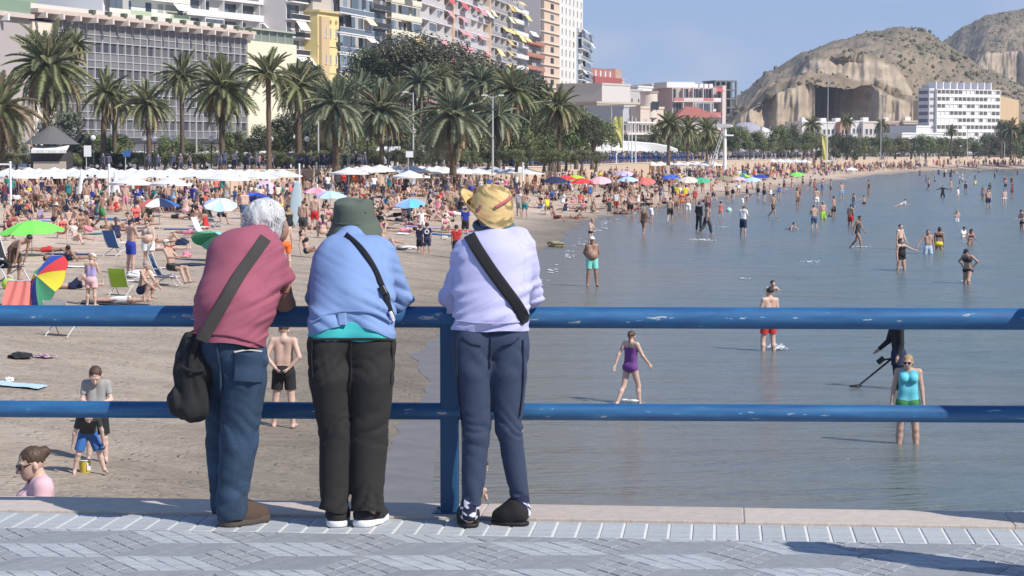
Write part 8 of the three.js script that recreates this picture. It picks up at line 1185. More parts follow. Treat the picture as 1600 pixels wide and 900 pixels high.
// ---------------------------------------------------------------- people on the sand and in the sea
// [px, py of the feet, height, pose, yaw (0 looks at the viewer, 90 to the right), skin, hair, clothes, label, more]
const two = { backs: { L: [0, 0, -1], R: [0, 0, -1] } };
[
  // near
  [152, 722, 1.42, { ...POSES.hold, nod: 34, armL: [14, 14, 82, -40], armR: [16, 12, 70, -44] }, 6, 5, 'short brown', 'tee grey,shorts black', 'boy in grey T-shirt and black shorts looking down at something red', { child: 1, fingers: 1, key: 'boyhold' }],
  [138, 741, 1.16, { lean: 62, nod: -12, side: 6, armL: [40, 16, 44, 6], armR: [58, 22, 40, 10], legL: [4, 20, -4, 16], legR: [8, 16, -12, 12] }, 20, 5, 'short brown', 'tee charcoal,shorts mid', 'small boy in dark shirt and blue patterned shorts bending over a bucket', { child: 1, fingers: 1, key: 'boybend' }],
  [444, 668, 1.74, { ...POSES.behind, nod: 12, armL: [-20, 20, -14, -42], armR: [-20, 20, -10, -42] }, 176, 0, 'short brown', 'trunks black', 'bare-backed man in black shorts with hands clasped behind his back', { fingers: 1, thin: 1, key: 'manbehind' }],
  [925, 448, 1.74, 'behind', 8, 3, 'short grey', 'trunks mint', 'man in mint green trunks and white cap standing in the shallows', { hat: 'cap white', fat: 0.55 }],
  [923, 384, 1.42, 'hold', 60, 0, 'short fair', 'brief black', 'boy in black and white briefs behind the man in mint trunks', { child: 1 }],
  [985, 629, 1.45, { armL: [-26, 12, -18, 4], armR: [22, 20, 46, 10], legL: [-14, 3, -30, 2], legR: [20, 3, 4, 2], lean: 4, look: 20 }, 138, 0, 'pony brown', 'suit purple', 'girl in purple swimsuit walking right through ankle-deep water', { deep: 0.10, min: 0, key: 'girlwalk', thin: 0.95, fingers: 1, female: 0.5 }],
  [1201, 548, 1.72, 'relax', 205, 0, 'short dark', 'trunks red', 'man in red trunks in knee-deep water behind the top rail', { deep: 0.22, min: 0 }],
  [1197, 450, 1.7, 'swim', 20, 1, 'short dark', 'trunks navy', 'swimmer with only head out of the water above the man in red trunks', { deep: 1.32, min: 0, lift: 0.55 }],
  [1418, 692, 1.66, { ...POSES.stand, armL: [4, 10, 14, 6], armR: [-4, 12, 4, 8], nod: 10, look: -12 }, -6, 1, 'bob fair', 'vest aqua,trunks green', 'woman in turquoise top and sunglasses wading below the lower rail', { deep: 0.22, min: 0, shades: 1, female: 0.8, fingers: 1, key: 'cyanwoman' }],
  [1403, 610, 1.6, { lean: 10, nod: 26, armL: [10, 8, 30, 4], armR: [20, 16, 50, 30], legL: [10, 6, -6, 4], legR: [-8, 6, -14, 4] }, -70, 2, 'short dark', 'long black,pants black,skirt navy', 'person in dark clothes sweeping a metal detector in the shallows', { deep: 0.12, min: 0, key: 'detector' }],
  [731, 791, 1.0, 'crouch', 100, 1, 'short brown', 'tee white', 'child in white at the water edge glimpsed between the navy trouser legs', { child: 1, min: 0 }],
  // left beach
  [205, 429, 1.74, 'hold', 140, 1, 'short dark', 'trunks blue', 'man in bright blue trunks standing beside the blue chair', { thin: 0.98 }],
  [232, 421, 1.58, 'relax', -8, 0, 'bob dark', 'bra grey,skirt white,brief black', 'woman in sunglasses, grey bikini top and white skirt', { female: 1, fat: 0.5, shades: 1 }],
  [143, 478, 1.36, 'hold', 168, 0, 'short fair', 'suit lilac,skirt rose', 'child in pink skirted swimsuit and white cap seen from behind', { child: 1, hat: 'cap white' }],
  [268, 448, 1.7, 'chair', 70, 1, 'short grey', 'trunks charcoal', 'man in pale cap reclining in the blue patterned chair', { hat: 'cap cream', lift: 0.1 }],
  [222, 470, 1.68, 'sit', 72, 1, 'short grey', 'trunks navy', 'bald older man sitting hunched on the sand right of the yellow chair', {}],
  [182, 476, 1.62, 'supine2', 80, 1, 'bob grey', 'shorts white', 'sunbather in white shorts lying behind the pink-skirted child', { lift: 0.02 }],
  [112, 452, 1.66, 'supine', 100, 1, 'short grey', 'trunks navy', 'sunbather lying right of the rainbow umbrella', {}],
  [22, 440, 1.75, 'bend', 60, 2, 'short dark', 'shorts brown', 'man in brown shorts bending over at the left edge', {}],
  [100, 408, 1.6, 'supine', 80, 3, 'short dark', 'trunks navy', 'sunbather lying under the right side of the green umbrella', {}],
  [78, 396, 1.65, 'prone', 90, 3, 'short dark', 'trunks red', 'sunbather lying face down in the shade of the green umbrella', {}],
  [96, 372, 1.6, 'sit', 30, 1, 'bob fair', 'suit coral', 'woman in coral swimsuit sitting above the green umbrella', { female: 1 }],
  [160, 358, 1.74, 'stride', 90, 3, 'short dark', 'trunks green', 'man in green trunks walking right in front of the loungers', {}],
  [37, 346, 1.25, 'sit', 40, 1, 'short dark', 'tee charcoal', 'child in dark grey sitting alone on the sand at upper left', { child: 1 }],
  [62, 346, 1.25, 'sit', 30, 1, 'long dark', 'dress lilac', 'long-haired child in pale violet dress sitting beside the dark grey child', { child: 1 }],
  [85, 351, 1.65, 'sit', 150, 3, 'short dark', 'trunks black', 'tanned man hunched forward with a white sun hat on upper left sand', { hat: 'sun white' }],
  [112, 347, 1.65, 'proneup', 90, 1, 'bob brown', 'trunks sky', 'sunbather in light blue trunks propped on elbows at upper left', {}],
  [122, 359, 1.65, 'prone', 90, 3, 'short dark', 'trunks charcoal', 'tanned sunbather in dark trunks lying left of the man in green', {}],
  [118, 382, 1.6, 'sitback', 60, 0, 'bob brown', 'bra white,brief white', 'woman in white bikini leaning back right of the green umbrella', { female: 1 }],
  [10, 376, 1.66, 'sit', 60, 2, 'bob brown', 'dress maroon', 'woman in maroon sitting left of the green umbrella', { female: 1 }],
  [16, 352, 1.66, 'sitback', 90, 1, 'short brown', 'trunks coral', 'sunbather leaning back on the sand at the far left', {}],
  [183, 335, 1.6, 'sitback', 80, 1, 'bob brown', 'suit red', 'woman in red swimsuit lying right of the second white post', { female: 1 }],
  [212, 350, 1.64, 'kneel', 20, 0, 'bob brown', 'tee coral,shorts navy', 'woman in coral red top kneeling behind the man in blue trunks', { female: 1 }],
  [226, 340, 1.64, 'sit', -30, 2, 'short dark', 'trunks charcoal', 'man sitting under the multicoloured umbrella', {}],
  [236, 352, 1.64, 'sit', -20, 2, 'bob dark', 'tee charcoal', 'person in charcoal sitting behind the woman in sunglasses', {}],
  [182, 378, 1.6, 'sit', 200, 1, 'long brown', 'suit navy', 'long-haired woman sitting behind the blue chair', { female: 1 }],
  [262, 380, 1.66, 'supine', 84, 1, 'short dark', 'brief black', 'sunbather with black bag lying right of the woman in sunglasses', {}],
  [262, 392, 1.6, 'supine2', 84, 5, 'bob brown', 'skirt red', 'sunbather in red skirt lying above the pink bag', { female: 1 }],
  [268, 330, 1.7, 'prone', 84, 2, 'short dark', 'trunks maroon', 'sunbather lying beneath the multicoloured umbrella', {}],
  [302, 344, 1.66, 'sit', 60, 1, 'bob dark', 'tee black', 'person in black top sitting with knees up left of the pale umbrella', {}],
  [314, 344, 1.66, 'sitback', 60, 0, 'bob brown', 'bra pink,brief pink', 'woman leaning back next to the person in black top', { female: 1 }],
  [308, 313, 1.66, 'stand', 0, 1, 'short dark', 'tee black,pants white', 'person in black top and white trousers standing by the loungers', { hat: 'cap white' }],
  [382, 352, 1.75, 'hold', 200, 0, 'short grey', 'trunks denim', 'pale man in denim blue shorts standing left of the white hair', { fat: 0.5 }],
  [345, 352, 1.66, 'chair', 30, 2, 'short dark', 'tee charcoal,shorts navy', 'person sitting in the dark chair under the pale blue umbrella', { lift: 0.05 }],
  [434, 318, 1.74, 'akimbo', -20, 0, 'short grey', 'trunks black', 'heavy pale man standing behind the royal blue umbrella', { fat: 0.7 }],
  [480, 317, 1.72, 'stand', 180, 2, 'short dark', 'trunks black', 'man in black trunks standing in front of the third white post', {}],
  [474, 377, 1.74, 'relax', 165, 1, 'short brown', 'trunks charcoal', 'bare-backed man in charcoal shorts right of the white hair', {}],
  [492, 364, 1.74, 'relax', 170, 0, 'short brown', 'trunks red', 'bare-backed man in red shorts right of the man in charcoal shorts', {}],
  [452, 352, 1.7, 'walk', 150, 2, 'short dark', 'trunks navy', 'tanned man carrying a paddle board near the white hair', {}],
  [446, 424, 1.72, 'stand', 200, 0, 'short brown', 'trunks orange', 'person in bright orange shorts just right of the rose T-shirt', {}],
  [480, 402, 1.66, 'sitback', 80, 1, 'bob dark', 'bra black,brief black', 'woman in black bikini sitting left of the blue cardigan', { female: 1 }],
  [505, 372, 1.66, 'sit', 200, 1, 'long dark', 'bra purple', 'long-haired woman sitting left of the bucket hat brim', { female: 1 }],
  [524, 362, 1.72, 'sit', 180, 3, 'short dark', 'trunks orange', 'tanned man sitting under the light blue umbrella', {}],
  [512, 352, 1.66, 'sit', 30, 1, 'bob brown', 'bra pink', 'woman sitting in the shade of the light blue umbrella', { female: 1 }],
  [582, 330, 1.3, 'chair', 60, 1, 'short dark', 'tee black,shorts black', 'boy in black sitting on the black chair right of the bucket hat', { lift: 0.05 }],
  [592, 372, 1.3, 'sit', 110, 1, 'short brown', 'tee coral', 'child in coral shirt sitting right of the bucket hat brim', { child: 1 }],
  [600, 387, 1.64, 'sitback', 80, 1, 'bob dark', 'brief black', 'woman with legs stretched out right of the bucket hat', { female: 1 }],
  [628, 364, 1.64, 'prone', 85, 1, 'bob dark', 'suit pink', 'woman in bright pink lying on the white edged towel', { female: 1 }],
  [648, 362, 1.6, 'supine2', 85, 0, 'bob brown', 'suit rose', 'woman in pale pink lying behind the bright pink one', { female: 1 }],
  [659, 362, 1.15, 'spread', 10, 0, 'short fair', 'tee white,shorts white', 'toddler in white with both arms spread wide', { child: 1 }],
  [667, 398, 1.35, 'stand', 185, 1, 'short dark', 'tee navy,shorts navy', 'boy in navy football shirt with white badge seen from behind', { child: 1 }],
  [656, 398, 1.25, 'relax', 160, 1, 'short brown', 'tee navy,shorts black', 'smaller boy in navy left of the football shirt boy', { child: 1 }],
  [713, 404, 1.4, 'stand', 180, 1, 'short dark', 'tee red,shorts black', 'boy in plain red shirt left of the lavender sleeve', { child: 1 }],
  [727, 372, 1.5, 'relax', 175, 1, 'short dark', 'tee blue,shorts black', 'person in royal blue shirt above the lavender shoulder', {}],
  [694, 366, 1.6, 'sit', 30, 5, 'bob dark', 'bra pink', 'dark-haired woman sitting left of the royal blue shirt', { female: 1 }],
  [703, 336, 1.68, 'relax', 200, 2, 'short fair', 'trunks khaki', 'fair-haired man standing beside a grey pushchair below the yellow hat', {}],
  [820, 342, 1.72, 'akimbo', 170, 1, 'short brown', 'trunks teal', 'man in teal trunks with hands on hips right of the yellow hat', {}],
  [811, 338, 1.68, 'stand', 150, 1, 'bob brown', 'tee white,shorts grey', 'person in white shirt partly behind the yellow hat', {}],
  [824, 303, 1.7, 'relax', 60, 2, 'short dark', 'trunks black', 'person in black trunks standing by the white post right of the yellow hat', {}],
  [855, 336, 1.65, 'chair', 10, 2, 'bob dark', 'vest yellow,shorts khaki', 'person in yellow top sitting on the dark chair by the shore', { lift: 0.05 }],
  [868, 346, 1.66, 'sitback', 80, 3, 'short dark', 'trunks maroon', 'deeply tanned sunbather nearest the seaweed heap', {}],
  [900, 342, 1.6, 'supine', 84, 3, 'bob brown', 'brief red', 'tanned sunbather lying right of the nearest one by the shore', { female: 1 }],
  // shore line, standing
  [963, 334, 1.68, 'relax', -10, 1, 'short dark', 'trunks red,vest white', 'person in red shorts standing at the water edge', {}],
  [952, 338, 1.2, 'stand', 10, 1, 'short dark', 'tee charcoal,shorts charcoal', 'small child in grey left of the person in red shorts', { child: 1 }],
  [985, 341, 1.74, 'relax', 5, 2, 'short dark', 'trunks black', 'man in black trunks facing the camera at the water edge', { fat: 0.4 }],
  [1006, 368, 1.64, { ...POSES.walk, nod: 10 }, 150, 3, 'long fair', 'suit brown', 'woman with long fair hair and brown swimsuit wading away', { female: 0.8, fat: 0.4, deep: 0.05, min: 0, key: 'walkaway' }],
  [1017, 348, 1.6, 'bend', 120, 2, 'short brown', 'shorts white', 'person stooping over a red and white toy in the shallows', { min: 0 }],
  [1047, 350, 1.74, 'stride', 170, 1, 'short dark', 'trunks black', 'bare-backed man in black shorts walking into the shallows', { min: 0 }],
  [1075, 340, 1.7, 'relax', 180, 1, 'short brown', 'shorts white', 'person in white shorts seen from behind at the water edge', { min: 0 }],
  [1056, 336, 1.7, 'walk', 20, 2, 'short dark', 'trunks brown', 'tanned man walking left of the white shorts', { min: 0 }], [1066, 333, 1.7, 'stand', 10, 2, 'bob dark', 'bra orange,brief orange', 'woman in orange bikini between the tanned man and white shorts', { min: 0, female: 1 }],
  [1058, 322, 1.8, 'relax', 170, 2, 'short dark', 'tee yellow,shorts red', 'left lifeguard in bright yellow shirt', {}], [1071, 322, 1.8, 'stand', 190, 2, 'short dark', 'tee yellow,shorts red', 'right lifeguard in bright yellow shirt', {}],
  [1092, 360, 1.72, 'relax', 150, 2, 'short dark', 'wetsuit black', 'person in black wetsuit top wading beside the dark trousers', { min: 0, deep: 0.05 }],
  [1104, 366, 1.74, 'stride', 120, 2, 'short dark', 'pants charcoal', 'man in long dark trousers splashing through the shallows', { min: 0, deep: 0.03 }],
  [1106, 338, 1.72, 'stand', 170, 2, 'short brown', 'trunks maroon', 'man in maroon trunks behind the man in dark trousers', { min: 0 }],
  [1126, 341, 1.3, 'spread', 170, 1, 'short dark', 'suit coral', 'girl in coral swimsuit splashing near a pale green ball', { child: 1, min: 0, deep: 0.1 }],
  [1161, 369, 1.74, 'hold', 150, 1, 'short brown', 'tee white,shorts navy', 'man in white T-shirt and navy shorts standing in the water', { min: 0, deep: 0.05 }],
  [1160, 330, 1.7, 'bend', 90, 1, 'short dark', 'trunks white', 'person bending in shallow water beyond the white T-shirt man', { min: 0 }],
  // bathers
  [1340, 388, 1.7, { ...POSES.stride, nod: 16 }, 60, 3, 'short dark', 'suit charcoal', 'person wading alone with a small splash at the feet', { min: 0, deep: 0.08, key: 'wadealone' }],
  [1329, 353, 1.72, 'relax', 150, 2, 'short brown', 'trunks red', 'man in red trunks standing behind the lone wader', { min: 0, deep: 0.35 }], [1334, 325, 1.7, 'stand', 120, 1, 'short brown', 'trunks sky', 'bather just above the man in red trunks', { min: 0, deep: 0.5 }],
  [1408, 421, 1.66, 'point', 30, 1, 'bun dark', 'suit black', 'woman in black swimsuit stretching one arm to the right', { min: 0, deep: 0.42, female: 1, fat: 0.3 }],
  [1407, 390, 1.76, 'relax', 40, 0, 'short brown', 'trunks black', 'pale man standing behind the woman in black swimsuit', { min: 0, deep: 0.55 }],
  [1450, 397, 1.74, { ...POSES.point, armR: [10, 38, 20, 30], armL: [0, 12, 10, 6] }, 0, 2, 'long dark', 'trunks light', 'long-haired bather in pale blue trunks with one arm out', { min: 0, deep: 0.62, key: 'longhair' }],
  [1467, 390, 1.68, 'relax', 170, 3, 'bob dark', 'bra black,brief yellow', 'tanned woman with dark hair beside the long-haired bather', { min: 0, deep: 0.6, female: 1 }],
  [1512, 443, 1.66, { ...POSES.akimbo, lean: 10, nod: 20, legL: [30, 6, -10, 4] }, -40, 2, 'bob dark', 'bra black,brief black', 'woman in cap and black bikini striding left in knee-deep water', { min: 0, deep: 0.4, hat: 'cap black', female: 1, key: 'capwoman' }],
  [1516, 382, 1.6, 'hold', 20, 3, 'bob dark', 'bra navy', 'dark-haired child up to the hips left of the right edge', { min: 0, deep: 0.78 }], [1505, 372, 1.2, 'hold', 30, 1, 'short dark', 'tee white', 'small child in white shirt splashing beside the dark-haired child', { min: 0, deep: 0.55, child: 1 }],
  [1597, 358, 1.7, 'hold', -60, 1, 'short dark', 'brief black', 'bather cut by the right picture edge', { min: 0, deep: 0.5 }], [1495, 345, 1.3, 'hold', 0, 0, 'short fair', 'trunks white', 'fair child standing alone in waist-deep water', { min: 0, deep: 0.5, child: 1 }],
  [1272, 361, 1.66, 'hold', 190, 1, 'short dark', 'trunks denim', 'person in denim blue shorts standing in the shallows holding something', { min: 0, deep: 0.12 }], [1286, 345, 1.66, 'relax', 20, 1, 'short brown', 'shorts lime', 'bather in bright lime shorts', { min: 0, deep: 0.35, hat: 'cap grey' }],
  [1303, 340, 1.72, 'stand', 60, 2, 'short dark', 'trunks black', 'tanned bather right of the lime shorts', { min: 0, deep: 0.2 }], [1296, 338, 1.2, 'crouch', 40, 2, 'short dark', 'trunks navy', 'child crouching between the lime shorts and tanned bather', { min: 0, deep: 0.2, child: 1 }],
  [1229, 358, 1.6, 'swim', 60, 1, 'short dark', 'trunks navy', 'swimmer with only the head showing left of the denim shorts', { min: 0, deep: 1.2, lift: 0.62 }], [1246, 325, 1.72, 'relax', 60, 2, 'short dark', 'trunks brown', 'lone bather standing between two small splashes', { min: 0, deep: 0.1 }],
  [1208, 341, 1.74, 'stride', 60, 2, 'short dark', 'trunks brown', 'tanned man walking along the water edge left of the splash', { min: 0 }], [1276, 326, 1.76, 'stand', 190, 1, 'short brown', 'trunks white', 'bather standing above the lime shorts', { min: 0, deep: 0.1 }],
  [1406, 322, 1.6, 'swim', 90, 1, 'short dark', 'tee white', 'swimmer in white far out in the middle of the bay', { min: 0, deep: 1.0, lift: 0.6 }], [1544, 325, 1.74, 'relax', 0, 1, 'short dark', 'trunks navy', 'bather in navy trunks far out near the right edge', { min: 0, deep: 0.2 }],
  [1536, 312, 1.66, 'stand', -40, 1, 'bob dark', 'suit rose', 'bather in pale pink far out left of the navy trunks', { min: 0, deep: 0.3 }], [1546, 304, 1.7, 'hold', 40, 3, 'short dark', 'tee charcoal', 'dark bather above the navy trunks far out', { min: 0, deep: 0.4 }], [1569, 320, 1.66, 'stand', 0, 5, 'short dark', 'brief white', 'small pale bather right of the navy trunks', { min: 0, deep: 0.3 }],
  [1581, 308, 1.74, 'relax', 60, 2, 'bob dark', 'dress maroon', 'bather in dark red dress at the far right', { min: 0, deep: 0.1 }], [1571, 293, 1.74, 'hold', 30, 2, 'short dark', 'trunks navy', 'bather above the dark red dress at far right', { min: 0, deep: 0.5 }],
  [1473, 308, 1.7, 'spread', 0, 3, 'short dark', 'wetsuit black', 'dark bather with arms half raised in the right bay', { min: 0, deep: 0.5 }], [1497, 308, 1.6, 'relax', 60, 1, 'short dark', 'tee white', 'bather in white shirt right of the dark one in the bay', { min: 0, deep: 0.6 }], [1486, 298, 1.66, 'stand', 40, 2, 'short dark', 'trunks grey', 'bather behind the white-shirted one in the bay', { min: 0, deep: 0.3 }], [1451, 297, 1.66, 'stride', 60, 2, 'short dark', 'trunks navy', 'leftmost of the small bathers standing in the right bay', { min: 0, deep: 0.2 }], [1509, 301, 1.6, 'stand', 0, 2, 'bob dark', 'suit navy', 'slim dark bather right of the white-shirted one', { min: 0, deep: 0.3 }],
  [1357, 306, 1.76, 'stand', 60, 3, 'short dark', 'suit black', 'slim dark bather standing alone left of centre bay', { min: 0, deep: 0.1 }], [1350, 319, 1.3, 'spread', 20, 2, 'short dark', 'trunks black', 'child jumping in the water below the slim dark bather', { min: 0, deep: 0.5, child: 1 }], [1298, 306, 1.74, 'relax', 90, 2, 'short dark', 'trunks charcoal', 'tanned bather at the edge where the beach curves', { min: 0 }], [1315, 311, 1.74, 'stand', 20, 1, 'short brown', 'trunks sky', 'pale bather right of the tanned one where the beach curves', { min: 0, deep: 0.1 }],
].forEach(([px, py, h, pose, yaw, skin, hair, wear, label, o]) => person({ px, py, h, pose, yaw, skin, hair, wear: wear.split(','), ...o }, label));
{ // what some of them hold
  const t = thing('red_toy', 'small dark red toy held by the boy in grey T-shirt', 'toy', (p => [p.x, p.y, p.z])(atDepth(149, 611, 33.4))); const b = part(t, 'toy_body', new RoundedBoxGeometry(0.2, 0.07, 0.07, 2, 0.02), M(0.28, 0.02, 0.035, 0.5)); b.rotation.z = 0.6; const w = part(t, 'knob', new THREE.SphereGeometry(0.035, 8, 6), M(0.05, 0.05, 0.05, 0.5)); w.position.set(0.08, 0.07, 0.03);
  const d = 3370 * 4.7 / (610 - 235), m = thing('metal_detector', 'black metal detector pole dipping into the water', 'metal detector', [0, 0, 0]), a = atDepth(1394, 560, d), e = atDepth(1341, 603, d); part(m, 'shaft', bar(a, e, 0.022, 0.018, 7), M(0.015, 0.015, 0.018, 0.5)); const hd = part(m, 'control_box', new RoundedBoxGeometry(0.16, 0.1, 0.1, 2, 0.02), M(0.015, 0.015, 0.018, 0.5)); hd.position.copy(atDepth(1376, 563, d)); hd.rotation.z = 0.7; const co = part(m, 'coil', new THREE.TorusGeometry(0.11, 0.018, 8, 20), M(0.02, 0.02, 0.022, 0.5)); co.rotation.x = Math.PI / 2; co.position.copy(e).add(V(-0.05, 0.0, 0)); part(m, 'arm_cuff', bar(atDepth(1394, 560, d), atDepth(1376, 563, d), 0.02, 0.02, 6), M(0.02, 0.02, 0.022, 0.5));
  const bl = thing('beach_ball', 'pale green ball floating near the coral-suited girl', 'ball', (p => [p.x, 0.12, p.z])(atHeight(1139, 331, 0))); part(bl, 'ball_skin', new THREE.SphereGeometry(0.2, 16, 12), M(0.42, 0.72, 0.55, 0.4)); part(bl, 'stripe', new THREE.TorusGeometry(0.2, 0.015, 6, 24), WPAINT);
  const bd = thing('paddle_board', 'pale blue board held upright right of the white hair', 'board', onSand(462, 356)); const bg = new THREE.SphereGeometry(1, 16, 12); bg.scale(0.26, 1.15, 0.05); const q = part(bd, 'board_body', bg, M(0.45, 0.58, 0.62, 0.4)); q.position.y = 1.15; q.rotation.z = -0.1; part(bd, 'fin', new THREE.ConeGeometry(0.05, 0.16, 6), M(0.1, 0.1, 0.1, 0.5)).position.set(-0.05, 0.1, 0.06);
  const pc = thing('pushchair', 'dark grey pushchair beside the fair-haired man', 'pushchair', onSand(714, 336)); for (const s of [-1, 1]) { part(pc, 'frame', bar(V(s * 0.22, 0.12, 0.3), V(s * 0.22, 1.0, -0.35), 0.015, 0.015, 6), METAL); for (const z of [-0.3, 0.3]) { const w = part(pc, 'wheel', new THREE.TorusGeometry(0.1, 0.025, 6, 14), M(0.02, 0.02, 0.02, 0.7)); w.position.set(s * 0.24, 0.12, z); w.rotation.y = Math.PI / 2; } } const hood = part(pc, 'hood', new THREE.SphereGeometry(0.34, 14, 8, 0, Math.PI * 2, 0, Math.PI / 2), cloth2('charcoal')); hood.position.set(0, 0.62, -0.05); box(pc, 'seat', cloth2('charcoal'), 0, 0.45, 0, 0.4, 0.12, 0.5);
  // the woman whose head and shoulder show above the coping at the left
  const wd = 15, p = V(xAt(54, wd), yAt(697, wd) - 1.66, -wd); person({ pos: [p.x, p.y, p.z], h: 1.66, pose: { ...POSES.relax, nod: 16, look: 8 }, key: 'bust', yaw: -72, skin: 0, hair: 'bun brown', wear: ['tee rose', 'shorts denim'], shades: 1, female: 1, fat: 0.5, cell: 0.012 }, 'woman in sunglasses and pale pink top, head and shoulder above the coping at left');
  const bs = thing('football_badge', 'round white badge on the back of the navy football shirt', 'badge', (q => [q[0], q[1] + 0.95, q[2] + 0.125])(onSand(667, 398))); part(bs, 'ring', new THREE.TorusGeometry(0.075, 0.026, 6, 20), WPAINT);
}
// ---- clusters of bathers; each is placed by hand-sized rules and named by its place in its cluster
{
  const skins = [0, 1, 1, 2, 2, 3, 3, 5], hairs = ['short dark', 'short brown', 'bob dark', 'bob brown', 'short dark', 'long dark', 'bob fair', 'short grey'], lw = ['black', 'navy', 'red', 'mid', 'charcoal', 'white', 'pink', 'black', 'brown', 'coral', 'khaki', 'maroon', 'navy'];
  const word = { supine: 'lying', supine2: 'lying', prone: 'lying face down', proneup: 'propped on elbows', sit: 'sitting', sitback: 'leaning back', sitflat: 'sitting', kneel: 'kneeling', chair: 'seated', lounge: 'reclining', stand: 'standing', relax: 'standing', walk: 'walking', stride: 'walking', akimbo: 'standing', hold: 'standing', bend: 'bending', crouch: 'crouching', cross: 'standing', phone: 'standing', head: 'standing' };
  const low = ['supine', 'supine2', 'prone', 'sit', 'sitback', 'sitflat', 'sit', 'kneel', 'proneup'], up = ['stand', 'relax', 'walk', 'stride', 'akimbo', 'hold', 'cross', 'phone', 'relax', 'bend'];
  function cluster(seed, spots, poses, where, o = {}) {
    const r = rng(seed); spots.sort((a, b) => a[0] - b[0]);
    spots.forEach(([px, py], i) => {
      const pose = pick(r, poses), fem = r() < 0.45, c = pick(r, lw), wear = r() < (o.dressed || 0.1) ? ['tee ' + c, 'shorts ' + pick(r, lw)] : fem ? r() < 0.5 ? ['bra ' + c, 'brief ' + c] : ['suit ' + c] : ['trunks ' + c];
      const side = /supine|prone|lounge/.test(pose), yaw = side ? (r() < 0.6 ? 90 : -90) + (r() - 0.5) * 70 : r() * 360;
      person({ px, py, h: 1.55 + 0.25 * r(), pose, yaw, skin: pick(r, skins), hair: pick(r, hairs), wear, ...(fem ? { female: 1 } : r() < 0.3 ? { fat: 0.5 } : {}), ...(o.more || {}), cell: o.cell || 0.04 }, `bather in ${c} ${word[pose]}, ${ORD(i)} from the left ${where}`);
    });
  }
  const rr = rng(99), span = (n, x0, x1, y0, y1) => Array.from({ length: n }, (_, i) => [lerp(x0, x1, (i + 0.2 + 0.6 * rr()) / n), lerp(y0, y1, rr())]);
  cluster(1, span(15, 15, 340, 315, 319), ['lounge', 'lounge', 'supine2', 'sit'], 'on the front loungers', { more: { lift: 0.36 } });
  cluster(2, span(20, 5, 335, 300, 311), ['sit', 'lounge', 'stand', 'sitback', 'sit'], 'in shade behind front loungers', { dressed: 0.4 });
  cluster(3, span(14, 10, 330, 326, 372), low, 'scattered on the left sand');
  cluster(4, span(16, 470, 760, 291, 295), ['lounge', 'lounge', 'sit', 'sit'], 'on loungers behind the bucket hat', { more: { lift: 0.3 } });
  cluster(5, span(22, 462, 835, 284, 292), ['sit', 'stand', 'sit', 'relax', 'sitback'], 'in shade behind the bucket hat', { dressed: 0.4 });
  cluster(6, span(22, 556, 715, 312, 358), low, 'on sand between the two hats');
  cluster(7, span(10, 590, 680, 298, 312), low, 'above the sky blue umbrella');
  cluster(8, span(32, 838, 1010, 312, 336), [...low, 'sit', 'sit', 'relax'], 'near the red umbrellas', { dressed: 0.15 });
  cluster(9, span(26, 950, 1120, 300, 324), [...up, 'sit', 'sitback'], 'near the dark green umbrella', { dressed: 0.2 });
  cluster(10, span(16, 1130, 1290, 296, 316), up, 'where the beach narrows');
  cluster(11, span(9, 425, 520, 326, 360), [...low, 'stand'], 'around the light blue umbrella');
}
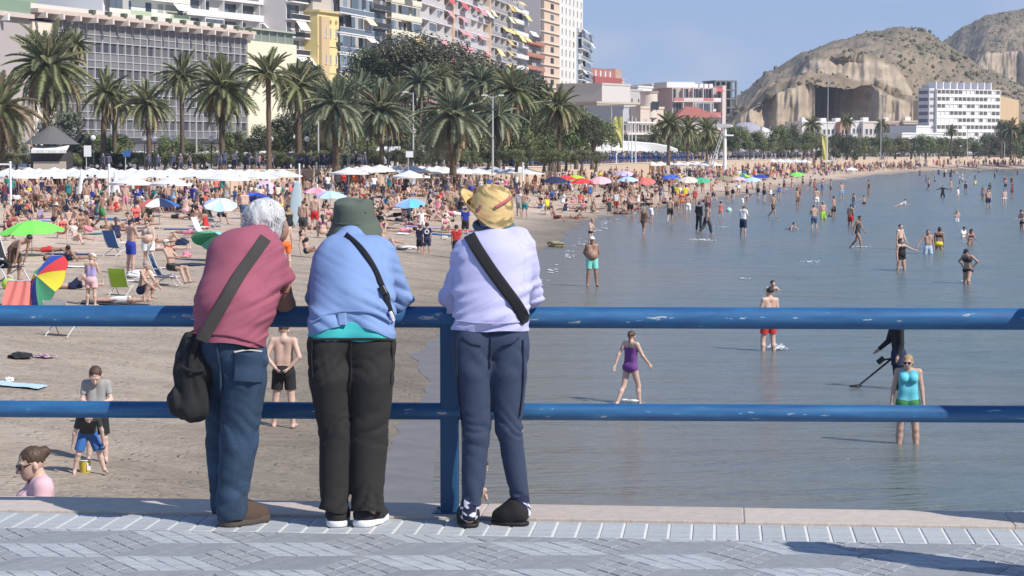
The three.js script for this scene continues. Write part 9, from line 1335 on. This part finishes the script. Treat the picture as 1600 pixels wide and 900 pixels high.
{ // beyond the first three hundred: the far throng
  const t = thing('far_crowd', 'dense far crowd of bathers and strollers along the beach and promenade', 'crowd'); t.userData.kind = 'stuff';
  const r = rng(123), list = [];
  const put = (px, d, y) => list.push([xAt(px, d), y, d]);
  for (let i = 0; i < 520; i++) { const px = 950 + 480 * r(), s0 = lerp(272, 262, clamp((px - 950) / 470)), s1 = lerp(306, 266, clamp((px - 950) / 450)), p = onGround(px, lerp(s0, s1, Math.pow(r(), 1.2))); if (shoreDist(p.x, -p.z) < -3) continue; put(px, -p.z, p.y); }
  for (let i = 0; i < 90; i++) { const px = 835 + 150 * r(), p = onGround(px, 288 + 18 * r()); put(px, -p.z, p.y); }
  for (let i = 0; i < 150; i++) { const px = 1380 + 230 * r(), p = onGround(px, 257.5 + 6 * r() * r()); put(px, -p.z, Math.max(p.y, -0.5)); }
  for (let i = 0; i < 34; i++) { const px = 1430 + 180 * r(), p = atHeight(px, 268 + 24 * r() * r(), 0); put(px, -p.z, -0.55 - 0.3 * r()); }
  for (let i = 0; i < 330; i++) { const d = 172 + 170 * Math.pow(r(), 0.8), x = backX(d) - 0.8 - 4.5 * r() * r(); list.push([x, PROM_Y + 0.02, d]); }
  for (let i = 0; i < 190; i++) { const d = 342 + 240 * r(), x = backX(d) - 0.8 - 4 * r(); list.push([x, PROM_Y + 0.02, d]); }
  for (let i = 0; i < 420; i++) { const px = 840 * r(), d = (px < 460 ? 122 : 165) + 40 * r(); list.push([xAt(px, d), groundY(xAt(px, d), d), d]); }
  for (let i = 0; i < 170; i++) { const c = Math.floor(r() * 24), px = (c < 14 ? c * 24 : 560 + (c - 14) * 19) + 16 * r(), p = onGround(px, 314 + 52 * Math.abs(n3(c * 1.7, 3, 2)) * 1.6 + 9 * r()); list.push([p.x, p.y, -p.z, 1]); }
  const kinds = [['stand', 'trunks', 0], ['relax', 'suit', 1], ['walk', 'trunks', 0], ['hold', 'tee', 0], ['sit', 'brief', 1], ['stride', 'tee', 1], ['akimbo', 'suit', 1], ['sit', 'tee', 0]], buckets = kinds.map(() => []);
  list.forEach(q => { const prom = q[1] > 2.5; let k = Math.floor(r() * 8); if (prom) k = [3, 5, 3, 5][Math.floor(r() * 4)]; else if (q[3]) k = r() < 0.5 ? 4 : 7; else if (q[1] > 0.2 && r() < 0.25) k = 4; buckets[k].push([q[0], q[1], q[2], prom]); });
  const pal = ['black', 'navy', 'charcoal', 'maroon', 'white', 'grey', 'red', 'coral', 'mid', 'pink', 'brown', 'black', 'navy', 'blue', 'white', 'khaki', 'teal', 'purple', 'rose', 'denim', 'cream', 'charcoal', 'black', 'yellow', 'light', 'orange'].map(k => CLOTH[k]), mm = new THREE.Matrix4(), q = new THREE.Quaternion();
  buckets.forEach((L, k) => {
    const f = figure(kinds[k][0], POSES[kinds[k][0]], kinds[k][2] ? { female: 1 } : {}, 0.05), geos = [['bodies', f.geo], ['clothes', garment(f, kinds[k][1])], ['hair', hairGeo(f, k % 2 ? 'bob' : 'short')]]; if (kinds[k][1] === 'tee') geos.push(['trousers', garment(f, 'shorts')]);
    for (const [n, g] of geos) { const im = new THREE.InstancedMesh(g, M(1, 1, 1, 0.85), L.length), r2 = rng(k * 7 + 1); im.name = n; im.castShadow = im.receiveShadow = true; L.forEach(([x, y, d, prom], i) => { const s = 0.86 + 0.2 * r2(); mm.compose(V(x, y, -d), q.setFromAxisAngle(V(0, 1, 0), r2() * 6.283), V(s, s, s)); im.setMatrixAt(i, mm); const a = r2(), b = r2(), sk = SKIN[Math.floor(a * 6)].color, cl = pal[Math.floor(b * 26)], blue = prom ? (r2() < 0.6 ? [0.07, 0.085, 0.14] : cl.map(v => v * 0.5 + 0.1)) : cl; im.setColorAt(i, n === 'bodies' ? sk : n === 'hair' ? HAIR[['dark', 'brown', 'dark', 'fair', 'grey'][Math.floor(a * 5)]].color : n === 'trousers' ? C(0.04, 0.05, 0.09) : C(...blue)); }); t.add(im); }
  });
}

renderer.render(scene, camera);
